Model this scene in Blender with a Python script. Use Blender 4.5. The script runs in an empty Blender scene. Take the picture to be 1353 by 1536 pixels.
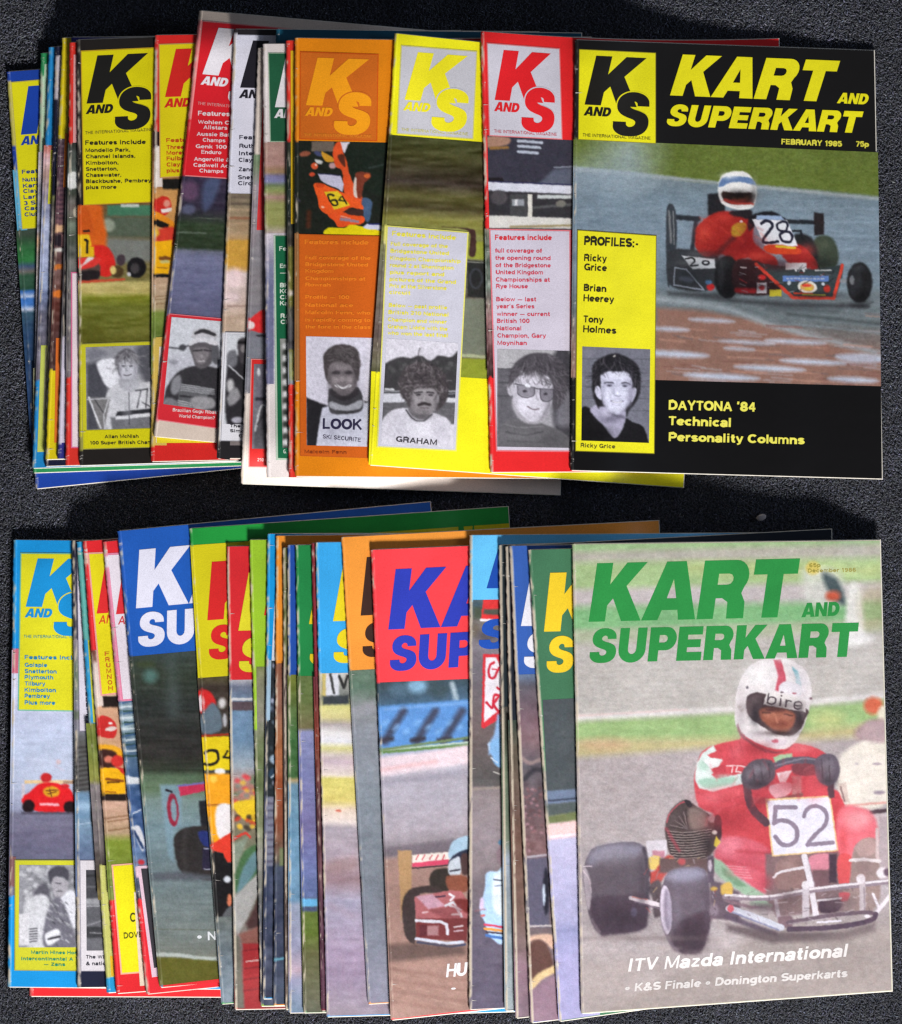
import bpy, math, random
import numpy as np
from mathutils import Vector
from mathutils.geometry import tessellate_polygon
random.seed(7); RNG = np.random.default_rng(11)
S = bpy.context.scene
# ------------------------------------------------------------------ camera, world, light, exposure
CAM_H = 1.5; PPM = 2200.0; CX, CY = 676.5, 768.0        # camera height, picture units per metre on the floor, middle of the layout
cam_d = bpy.data.cameras.new('camera'); cam = bpy.data.objects.new('camera', cam_d); S.collection.objects.link(cam)
cam.location = (0, 0, CAM_H); cam.rotation_euler = (0, 0, 0)
cam_d.sensor_fit = 'VERTICAL'; cam_d.sensor_height = 24; cam_d.lens = 12 / ((768 / PPM) / CAM_H); cam_d.clip_end = 50
S.camera = cam
W = bpy.data.worlds.new('World'); S.world = W; W.use_nodes = True
W.node_tree.nodes['Background'].inputs[0].default_value = (0.80, 0.86, 1.0, 1)
W.node_tree.nodes['Background'].inputs[1].default_value = 0.075
def area(name, loc, size, power, col):
    d = bpy.data.lights.new(name, 'AREA'); d.shape = 'RECTANGLE'; d.size, d.size_y = size; d.energy = power; d.color = col
    o = bpy.data.objects.new(name, d); S.collection.objects.link(o); o.location = loc
    o.rotation_euler = (-Vector(loc)).to_track_quat('-Z', 'Y').to_euler(); return o
area('window_light', (0.72, -2.72, 1.4), (0.62, 0.46), 226, (1.0, 0.985, 0.97))
area('side_fill_light', (3.2, 0.3, 1.5), (1.0, 0.8), 20, (0.62, 0.76, 1.0))  # added cool fill from the right, lightens and blues the right-hand carpet
S.view_settings.view_transform = 'Standard'; S.view_settings.look = 'None'; S.view_settings.exposure = 0; S.view_settings.gamma = 1
S.cycles.filter_width = 1.45

# ------------------------------------------------------------------ materials
def nmat(name):
    m = bpy.data.materials.new(name); m.use_nodes = True
    return m, m.node_tree.nodes, m.node_tree.links, m.node_tree.nodes['Principled BSDF']
def print_mat(name, rough=0.34, spec=0.35, wear=0.0, bump=0.04):
    m, N, L, B = nmat(name)
    a = N.new('ShaderNodeAttribute'); a.attribute_name = 'Col'
    tc = N.new('ShaderNodeTexCoord')
    g = N.new('ShaderNodeTexNoise'); g.inputs['Scale'].default_value = 1500; g.inputs['Detail'].default_value = 2
    L.new(tc.outputs['Object'], g.inputs['Vector'])
    g2 = N.new('ShaderNodeTexNoise'); g2.inputs['Scale'].default_value = 24; g2.inputs['Detail'].default_value = 4
    L.new(tc.outputs['Object'], g2.inputs['Vector'])
    r = N.new('ShaderNodeMapRange'); r.inputs[1].default_value = .25; r.inputs[2].default_value = .75; r.inputs[3].default_value = .86; r.inputs[4].default_value = 1.14
    L.new(g.outputs['Fac'], r.inputs[0])
    r2 = N.new('ShaderNodeMapRange'); r2.inputs[1].default_value = .3; r2.inputs[2].default_value = .7; r2.inputs[3].default_value = .90; r2.inputs[4].default_value = 1.07
    L.new(g2.outputs['Fac'], r2.inputs[0])
    mu = N.new('ShaderNodeMath'); mu.operation = 'MULTIPLY'; L.new(r.outputs[0], mu.inputs[0]); L.new(r2.outputs[0], mu.inputs[1])
    vm = N.new('ShaderNodeVectorMath'); vm.operation = 'SCALE'; L.new(a.outputs['Color'], vm.inputs[0]); L.new(mu.outputs[0], vm.inputs['Scale'])
    last = vm.outputs[0]
    # a few short scuffs where ink has rubbed off
    sc = N.new('ShaderNodeTexNoise'); sc.inputs['Scale'].default_value = 210; sc.inputs['Detail'].default_value = 5; sc.inputs['Roughness'].default_value = .7
    mp = N.new('ShaderNodeMapping'); mp.inputs['Scale'].default_value = (.35, 1, 1); L.new(tc.outputs['Object'], mp.inputs[0]); L.new(mp.outputs[0], sc.inputs['Vector'])
    rs = N.new('ShaderNodeMapRange'); rs.inputs[1].default_value = .735 - wear * .12; rs.inputs[2].default_value = .79 - wear * .10; rs.inputs[4].default_value = .35 + wear * .5
    L.new(sc.outputs['Fac'], rs.inputs[0])
    mx = N.new('ShaderNodeMix'); mx.data_type = 'RGBA'; mx.inputs[7].default_value = (.62, .58, .54, 1)
    L.new(rs.outputs[0], mx.inputs[0]); L.new(last, mx.inputs[6]); L.new(mx.outputs[2], B.inputs['Base Color'])
    B.inputs['Roughness'].default_value = rough; B.inputs['Specular IOR Level'].default_value = spec
    wv = N.new('ShaderNodeTexNoise'); wv.inputs['Scale'].default_value = 22; wv.inputs['Detail'].default_value = 3; L.new(tc.outputs['Object'], wv.inputs['Vector'])
    bp = N.new('ShaderNodeBump'); bp.inputs['Strength'].default_value = bump * 4; bp.inputs['Distance'].default_value = .004
    L.new(wv.outputs['Fac'], bp.inputs['Height']); L.new(bp.outputs[0], B.inputs['Normal'])
    return m
M_PRINT = print_mat('printed_cover_gloss', wear=.04)
M_OLD = print_mat('printed_cover_worn', rough=.42, wear=.18)
M_INK = print_mat('printed_ink', rough=.36)
M_SPINE = print_mat('worn_spine_fold', rough=.6, wear=1.0)
def simple(name, col, rough, spec=.3, scale=600, amp=.12, metal=0):
    m, N, L, B = nmat(name)
    tc = N.new('ShaderNodeTexCoord'); n = N.new('ShaderNodeTexNoise'); n.inputs['Scale'].default_value = scale; n.inputs['Detail'].default_value = 3
    L.new(tc.outputs['Object'], n.inputs['Vector'])
    cr = N.new('ShaderNodeValToRGB'); e = cr.color_ramp.elements; e[0].position = .3; e[1].position = .7
    e[0].color = tuple(c * (1 - amp) for c in col) + (1,); e[1].color = tuple(min(1, c * (1 + amp)) for c in col) + (1,)
    L.new(n.outputs['Fac'], cr.inputs[0]); L.new(cr.outputs[0], B.inputs['Base Color'])
    B.inputs['Roughness'].default_value = rough; B.inputs['Specular IOR Level'].default_value = spec; B.inputs['Metallic'].default_value = metal
    return m
M_PAGE = simple('page_edge_paper', (.72, .67, .58), .8)
M_STAPLE = simple('staple_steel', (.6, .6, .6), .35, .5, 900, .1, 1)

def lin(c):
    c = np.asarray(c, float) / 255.0
    return np.where(c <= .04045, c / 12.92, ((c + .055) / 1.055) ** 2.4)

# ------------------------------------------------------------------ height field: every magazine settles on what lies under it
GS = 5.0; GX0, GY0, GW, GH = -60, -60, 296, 336
gx = GX0 + np.arange(GW) * GS; gy = GY0 + np.arange(GH) * GS; GXX, GYY = np.meshgrid(gx, gy)
HF = np.zeros((GH, GW)) + .0012                                   # top of the carpet pile
def blur(a, s):
    r = int(3 * s) + 1; k = np.exp(-.5 * (np.arange(-r, r + 1) / s) ** 2); k /= k.sum()
    p = np.pad(a, ((r, r), (0, 0)), 'edge'); b = sum(k[i] * p[i:i + a.shape[0]] for i in range(2 * r + 1))
    p = np.pad(b, ((0, 0), (r, r)), 'edge'); return sum(k[i] * p[:, i:i + a.shape[1]] for i in range(2 * r + 1))
def inpoly(X, Y, P):
    ins = np.zeros(X.shape, bool); n = len(P)
    for i in range(n):
        (x1, y1), (x2, y2) = P[i], P[(i + 1) % n]
        if y1 == y2: continue
        c = ((y1 > Y) != (y2 > Y)) & (X < (x2 - x1) * (Y - y1) / (y2 - y1) + x1); ins ^= c
    return ins
def grow(m, n=1):
    for _ in range(n):
        m = m | np.roll(m, 1, 0) | np.roll(m, -1, 0) | np.roll(m, 1, 1) | np.roll(m, -1, 1)
    return m
class Field:
    def __init__(s, a): s.a = a
    def __call__(s, x, y):
        fx = np.clip((np.asarray(x, float) - GX0) / GS, 0, GW - 1.001); fy = np.clip((np.asarray(y, float) - GY0) / GS, 0, GH - 1.001)
        ix = fx.astype(int); iy = fy.astype(int); dx = fx - ix; dy = fy - iy; a = s.a
        return (a[iy, ix] * (1 - dx) + a[iy, ix + 1] * dx) * (1 - dy) + (a[iy + 1, ix] * (1 - dx) + a[iy + 1, ix + 1] * dx) * dy
def settle(corners, t):
    global HF
    m = grow(inpoly(GXX, GYY, corners), 1)
    base = np.where(m, HF, 0.0)
    wm = grow(m, 2).astype(float); bw_ = np.maximum(blur(wm, 4.0), 1e-3)
    z = base.copy()
    for _ in range(7): z = np.maximum(base, blur(z * wm, 4.0) / bw_)
    z = blur(z * wm, 4.0) / bw_
    for _ in range(4):                                            # lift it clear of every high spot without creasing it
        d = np.maximum(base - z, 0)
        if d.max() < 1e-5: break
        e = d.copy()
        for _ in range(5): e = np.maximum(e, np.maximum(np.maximum(np.roll(e, 1, 0), np.roll(e, -1, 0)), np.maximum(np.roll(e, 1, 1), np.roll(e, -1, 1))))
        z = z + blur(e, 3.0)
    z = z + np.maximum(base - z, 0).max() + .0002
    HF = np.where(m, z + t, HF)
    return Field(z), Field(z + t)
def world(px, py, z):
    px = np.asarray(px, float); py = np.asarray(py, float); k = (1 - z / CAM_H)
    return np.stack([(px - CX) / PPM * k, -(py - CY) / PPM * k, z + 0 * px], -1)

# ------------------------------------------------------------------ mesh helpers
def raw_mesh(name, V, F, mat, parent=None, cols=None, smooth=True, n=4):
    me = bpy.data.meshes.new(name)
    V = np.asarray(V, np.float32).reshape(-1, 3)
    if isinstance(F, np.ndarray):
        k = F.shape[1]; me.vertices.add(len(V)); me.vertices.foreach_set('co', V.ravel())
        me.loops.add(F.size); me.loops.foreach_set('vertex_index', F.astype(np.int32).ravel())
        me.polygons.add(len(F)); me.polygons.foreach_set('loop_start', np.arange(0, F.size, k, dtype=np.int32))
        me.update(calc_edges=True)
    else: me.from_pydata(V.tolist(), [], F)
    me.polygons.foreach_set('use_smooth', [smooth] * len(me.polygons))
    if cols is not None:
        a = me.color_attributes.new('Col', 'FLOAT_COLOR', 'POINT')
        c = np.ones((len(V), 4), np.float32); c[:, :3] = cols; a.data.foreach_set('color', c.ravel())
    me.materials.append(mat)
    o = bpy.data.objects.new(name, me); S.collection.objects.link(o)
    if parent is not None: o.parent = parent
    return o
def grid_faces(nr, nc):
    i = np.arange(nr * nc).reshape(nr, nc)
    return np.stack([i[:-1, :-1], i[1:, :-1], i[1:, 1:], i[:-1, 1:]], -1).reshape(-1, 4)
def bil(q, u, v):
    q = np.asarray(q, float)
    return (q[0] * (1 - u)[..., None] + q[1] * u[..., None]) * (1 - v)[..., None] + (q[3] * (1 - u)[..., None] + q[2] * u[..., None]) * v[..., None]

# ------------------------------------------------------------------ painter for the printed photographs (print only, in the magazine's own plane)
def catmull(P, k=6):
    P = np.asarray(P, float); n = len(P); out = []
    for i in range(n):
        a, b, c, d = P[(i - 1) % n], P[i], P[(i + 1) % n], P[(i + 2) % n]
        for t in np.arange(k) / k: out.append(.5 * (2 * b + (c - a) * t + (2 * a - 5 * b + 4 * c - d) * t * t + (3 * b - a - 3 * c + d) * t ** 3))
    return np.array(out)
def vnoise(h, w, sx, sy, seed):
    r = np.random.default_rng(seed); nx = int(w / sx) + 3; ny = int(h / sy) + 3; a = r.random((ny, nx))
    X = np.arange(w) / sx; Y = np.arange(h) / sy; ix = X.astype(int); iy = Y.astype(int); fx = X - ix; fy = Y - iy
    fx = fx * fx * (3 - 2 * fx); fy = fy * fy * (3 - 2 * fy)
    A = a[iy][:, ix]; B = a[iy][:, ix + 1]; C = a[iy + 1][:, ix]; D = a[iy + 1][:, ix + 1]
    return ((A * (1 - fx) + B * fx).T * (1 - fy) + (C * (1 - fx) + D * fx).T * fy).T - .5
class Cv:
    def __init__(s, quad, bg=(128, 128, 128), ss=1.5):
        q = np.asarray(quad, float); s.quad = q
        s.x0, s.y0 = q.min(0) - 3; x1, y1 = q.max(0) + 3; s.ss = ss
        s.w = int((x1 - s.x0) * ss) + 2; s.h = int((y1 - s.y0) * ss) + 2
        s.a = np.zeros((s.h, s.w, 3)) + np.asarray(bg, float); s.f = (0, 0, 1.0)
    def z(s, ox, oy, k): s.f = (ox, oy, k); return s
    def tr(s, P):
        P = np.asarray(P, float); return np.stack([(s.f[0] + P[..., 0] / s.f[2] - s.x0) * s.ss, (s.f[1] + P[..., 1] / s.f[2] - s.y0) * s.ss], -1)
    def _box(s, P, m):
        x0 = max(0, int(P[:, 0].min() - m)); x1 = min(s.w, int(P[:, 0].max() + m) + 2); y0 = max(0, int(P[:, 1].min() - m)); y1 = min(s.h, int(P[:, 1].max() + m) + 2)
        if x1 <= x0 or y1 <= y0: return None
        X, Y = np.meshgrid(np.arange(x0, x1), np.arange(y0, y1)); return x0, x1, y0, y1, X.astype(float), Y.astype(float)
    def _dist(s, X, Y, P, closed=True):
        d = np.full(X.shape, 1e9); n = len(P)
        for i in range(n if closed else n - 1):
            a = P[i]; b = P[(i + 1) % n]; e = b - a; l = (e ** 2).sum() + 1e-9
            t = np.clip(((X - a[0]) * e[0] + (Y - a[1]) * e[1]) / l, 0, 1)
            d = np.minimum(d, (X - a[0] - t * e[0]) ** 2 + (Y - a[1] - t * e[1]) ** 2)
        return np.sqrt(d)
    def _mix(s, b, cov, col, al):
        x0, x1, y0, y1 = b[:4]; cov = (np.clip(cov, 0, 1) ** 1 * al)[..., None]; cov = cov
        s.a[y0:y1, x0:x1] = s.a[y0:y1, x0:x1] * (1 - cov) + np.asarray(col, float) * cov
    def poly(s, P, col, soft=1.2, al=1, smooth=False):
        P = s.tr(P); P = catmull(P) if smooth else P; sf = max(soft * 1.5 / s.f[2], 1.0) * s.ss; b = s._box(P, sf)
        if b is None: return
        X, Y = b[4:]; d = s._dist(X, Y, P); ins = inpoly(X, Y, P); s._mix(b, .5 + np.where(ins, d, -d) / sf, col, al)
    def blob(s, P, col, soft=1.5, al=1): s.poly(P, col, soft, al, True)
    def rect(s, x0, y0, x1, y1, col, soft=1.0, al=1): s.poly([(x0, y0), (x1, y0), (x1, y1), (x0, y1)], col, soft, al)
    def ell(s, cx, cy, rx, ry, col, rot=0, soft=1.3, al=1):
        r = math.radians(rot); t = np.linspace(0, 2 * math.pi, 28, endpoint=False)
        s.poly(np.stack([cx + rx * np.cos(t) * math.cos(r) - ry * np.sin(t) * math.sin(r), cy + rx * np.cos(t) * math.sin(r) + ry * np.sin(t) * math.cos(r)], -1), col, soft, al)
    def line(s, P, wd, col, soft=1.0, al=1, smooth=False):
        P = s.tr(P); wd = wd / s.f[2] * s.ss; sf = max(soft * 1.3 / s.f[2], .9) * s.ss
        if smooth and len(P) > 2:
            Q = np.concatenate([[2 * P[0] - P[1]], P, [2 * P[-1] - P[-2]]]); out = []
            for i in range(1, len(Q) - 2):
                a_, b_, c_, d_ = Q[i - 1], Q[i], Q[i + 1], Q[i + 2]
                for t in np.arange(6) / 6: out.append(.5 * (2 * b_ + (c_ - a_) * t + (2 * a_ - 5 * b_ + 4 * c_ - d_) * t * t + (3 * b_ - a_ - 3 * c_ + d_) * t ** 3))
            P = np.array(out + [P[-1]])
        b = s._box(P, wd / 2 + sf)
        if b is None: return
        X, Y = b[4:]; s._mix(b, .5 + (wd / 2 - s._dist(X, Y, P, False)) / sf, col, al)
    def glow(s, cx, cy, rx, ry, col, al=.6, rot=0):
        """soft round patch of ink that fades out, for modelling volume in a printed photograph"""
        c = s.tr(np.array([[cx, cy]]))[0]; k = s.ss / s.f[2]; rx *= k; ry *= k; m = max(rx, ry) * 2.2
        b = s._box(np.array([c - m, c + m]), 0)
        if b is None: return
        X, Y = b[4:]; r = math.radians(rot); u = (X - c[0]) * math.cos(r) + (Y - c[1]) * math.sin(r); v = -(X - c[0]) * math.sin(r) + (Y - c[1]) * math.cos(r)
        s._mix(b, np.exp(-((u / rx) ** 2 + (v / ry) ** 2)), col, al)
    def warp(s, amp=.8, sc=5, seed=1):
        """the printed image is never vector clean: wander every outline a little"""
        dx = vnoise(s.h, s.w, sc * s.ss, sc * s.ss, seed) * 2 + vnoise(s.h, s.w, sc * .4 * s.ss, sc * .4 * s.ss, seed + 5); dy = vnoise(s.h, s.w, sc * s.ss, sc * s.ss, seed + 1) * 2 + vnoise(s.h, s.w, sc * .4 * s.ss, sc * .4 * s.ss, seed + 6)
        X, Y = np.meshgrid(np.arange(s.w), np.arange(s.h)); x = np.clip(X + dx * amp * s.ss, 0, s.w - 1.01); y = np.clip(Y + dy * amp * s.ss, 0, s.h - 1.01)
        ix = x.astype(int); iy = y.astype(int); fx = (x - ix)[..., None]; fy = (y - iy)[..., None]; a = s.a
        s.a = (a[iy, ix] * (1 - fx) + a[iy, ix + 1] * fx) * (1 - fy) + (a[iy + 1, ix] * (1 - fx) + a[iy + 1, ix + 1] * fx) * fy
    def tone(s, amp=.1, seed=1):
        """uneven tone inside the picture, multiplied so darks stay dark"""
        n = vnoise(s.h, s.w, 11 * s.ss, 9 * s.ss, seed) * .9 + vnoise(s.h, s.w, 4 * s.ss, 3.4 * s.ss, seed + 1) * .8 + vnoise(s.h, s.w, 2.1 * s.ss, 2.1 * s.ss, seed + 2) * .6
        s.a = s.a * (1 + n[..., None] * amp * 1.6) + n[..., None] * amp * 22
        s.a += vnoise(s.h, s.w, 6 * s.ss, 6 * s.ss, seed + 3)[..., None] * np.array([1, -.2, -.8]) * amp * 70
    def vgrad(s, stops, slope=0.0, refx=None):
        Y = s.y0 + np.arange(s.h)[:, None] / s.ss; X = s.x0 + np.arange(s.w)[None, :] / s.ss
        yy = Y - slope * (X - (refx if refx is not None else s.quad[0][0])); ys = [t[0] for t in stops]
        for c in range(3): s.a[..., c] = np.interp(yy, ys, [t[1][c] for t in stops])
    def noise(s, sx, sy, amp, seed=1, y0=None, y1=None, x0=None, x1=None, tint=(1, 1, 1)):
        n = vnoise(s.h, s.w, sx * s.ss, sy * s.ss, seed)[..., None] * np.asarray(tint, float) * amp
        Y = s.y0 + np.arange(s.h)[:, None] / s.ss + np.zeros((1, s.w)); X = s.x0 + np.arange(s.w)[None, :] / s.ss + np.zeros((s.h, 1))
        m = np.ones((s.h, s.w))
        if y0 is not None: m *= np.clip((Y - y0) / 3, 0, 1)
        if y1 is not None: m *= np.clip((y1 - Y) / 3, 0, 1)
        if x0 is not None: m *= np.clip((X - x0) / 3, 0, 1)
        if x1 is not None: m *= np.clip((x1 - X) / 3, 0, 1)
        s.a += n * m[..., None]
    def grain(s, a=6, seed=5):
        s.noise(1.6, 1.6, a * 1.6, seed); s.noise(1.7, 1.5, a, seed + 1, tint=(1, -.3, .8)); s.noise(5, 4, a * .9, seed + 2)
    def soften(s, sg):
        for c in range(3): s.a[..., c] = blur(s.a[..., c], sg * s.ss)
    def sample(s, px, py):
        x = np.clip((px - s.x0) * s.ss, 0, s.w - 1.01); y = np.clip((py - s.y0) * s.ss, 0, s.h - 1.01); ix = x.astype(int); iy = y.astype(int); fx = (x - ix)[..., None]; fy = (y - iy)[..., None]
        a = s.a; return np.clip((a[iy, ix] * (1 - fx) + a[iy, ix + 1] * fx) * (1 - fy) + (a[iy + 1, ix] * (1 - fx) + a[iy + 1, ix + 1] * fx) * fy, 3, 250)

# ------------------------------------------------------------------ lettering
def arc(cx, cy, rx, ry, a0, a1, n=10):
    t = np.radians(np.linspace(a0, a1, n)); return list(zip(cx + rx * np.cos(t), cy + ry * np.sin(t)))
def thick(C, w):
    C = np.asarray(C, float); d = np.gradient(C, axis=0); nrm = np.stack([-d[:, 1], d[:, 0]], -1); nrm /= np.linalg.norm(nrm, axis=1)[:, None] + 1e-9
    w = np.asarray(w)[..., None] / 2 if np.ndim(w) else w / 2
    return [tuple(p) for p in C + nrm * w] + [tuple(p) for p in (C - nrm * w)[::-1]]
Scl = arc(.47, .73, .30, .165, 8, 90, 8) + arc(.44, .73, .30, .165, 92, 268, 14)[0:0]
def open_curve(P, k=4):
    P = np.asarray(P, float); Q = np.concatenate([[2 * P[0] - P[1]], P, [2 * P[-1] - P[-2]]]); out = []
    for i in range(1, len(Q) - 2):
        a, b, c, d = Q[i - 1], Q[i], Q[i + 1], Q[i + 2]
        for t in np.arange(k) / k: out.append(tuple(.5 * (2 * b + (c - a) * t + (2 * a - 5 * b + 4 * c - d) * t * t + (3 * b - a - 3 * c + d) * t ** 3)))
    return out + [tuple(P[-1])]
def s_shape():
    a = [(.865, .69), (.84, .83), (.74, .935), (.60, .99), (.45, 1.01), (.27, .985), (.12, .89), (.055, .75), (.075, .60), (.18, .49), (.33, .425), (.48, .38), (.555, .33), (.55, .26), (.49, .215), (.41, .205), (.345, .24), (.325, .315)]
    b = [(0, .315), (.015, .17), (.10, .07), (.25, .005), (.44, -.01), (.64, .01), (.80, .09), (.885, .22), (.885, .38), (.81, .50), (.66, .57), (.49, .615), (.395, .66), (.375, .72), (.42, .775), (.49, .79), (.55, .76), (.57, .69)]
    return open_curve(a) + open_curve(b)
GL = {
 'K': (1.04, [[(0, 0), (.33, 0), (.33, .27), (.43, .39), (.66, 0), (1.06, 0), (.67, .60), (1.03, 1), (.62, 1), (.33, .63), (.33, 1), (0, 1)]]),
 'A': (1.06, [[(-.02, 0), (.31, 0), (.37, .17), (.69, .17), (.73, 0), (1.08, 0), (.74, 1), (.34, 1)], [(.44, .37), (.53, .70), (.63, .37)]]),
 'T': (.90, [[(.28, 0), (.61, 0), (.61, .74), (.90, .74), (.90, 1), (0, 1), (0, .74), (.28, .74)]]),
 'N': (1.0, [[(0, 0), (.30, 0), (.30, .55), (.64, 0), (.96, 0), (.96, 1), (.66, 1), (.66, .45), (.32, 1), (0, 1)]]),
 'E': (.87, [[(0, 0), (.84, 0), (.84, .25), (.33, .25), (.33, .39), (.78, .39), (.78, .62), (.33, .62), (.33, .76), (.82, .76), (.82, 1), (0, 1)]]),
 'D': (.98, [[(0, 0), (.45, 0)] + arc(.45, .5, .50, .5, -90, 90, 14) + [(0, 1)], [(.33, .25), (.33, .75), (.43, .75)] + arc(.43, .5, .18, .25, 90, -90, 8)]),
 'R': (.99, [[(0, 0), (.33, 0), (.33, .35), (.46, .35), (.58, .28), (.60, 0), (.95, 0), (.93, .28), (.84, .43)] + arc(.66, .72, .29, .28, -40, 90, 9) + [(0, 1)], [(.33, .58), (.33, .77), (.54, .77)] + arc(.54, .675, .10, .095, 90, -90, 6)]),
 'P': (.92, [[(0, 0), (.33, 0), (.33, .32), (.56, .32)] + arc(.57, .66, .35, .34, -90, 90, 12) + [(0, 1)], [(.33, .55), (.33, .77), (.50, .77)] + arc(.50, .66, .11, .11, 90, -90, 6)]),
 'U': (.98, [[(0, 1), (0, .36)] + arc(.46, .36, .46, .38, 180, 360, 16) + [(.92, 1), (.60, 1), (.60, .38)] + arc(.46, .38, .14, .15, 0, -180, 8) + [(.32, 1)]]),
 'S': (.92, [s_shape()]),
 ' ': (.35, []),
}
def tess(loops):
    vl = [[Vector((x, y, 0)) for x, y in l] for l in loops]; tr = tessellate_polygon(vl)
    return np.array([p for l in loops for p in l], float), [tuple(t) for t in tr]
GT = {k: (w, tess(l) if l else (np.zeros((0, 2)), [])) for k, (w, l) in GL.items()}
def heavy(s, shear=.22, gap=.05):
    V = []; F = []; x = 0
    for ch in s:
        w, (v, f) = GT[ch]; b = sum(len(q) for q in V)
        if len(v): V.append(v + [x, 0]); F += [tuple(i + b for i in t) for t in f]
        x += w + (gap if ch != ' ' else 0)
    V = np.concatenate(V); wd = x - gap; V = V.copy(); V[:, 0] += shear * V[:, 1]; return V, F, wd
FONT_CACHE = {}
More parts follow.
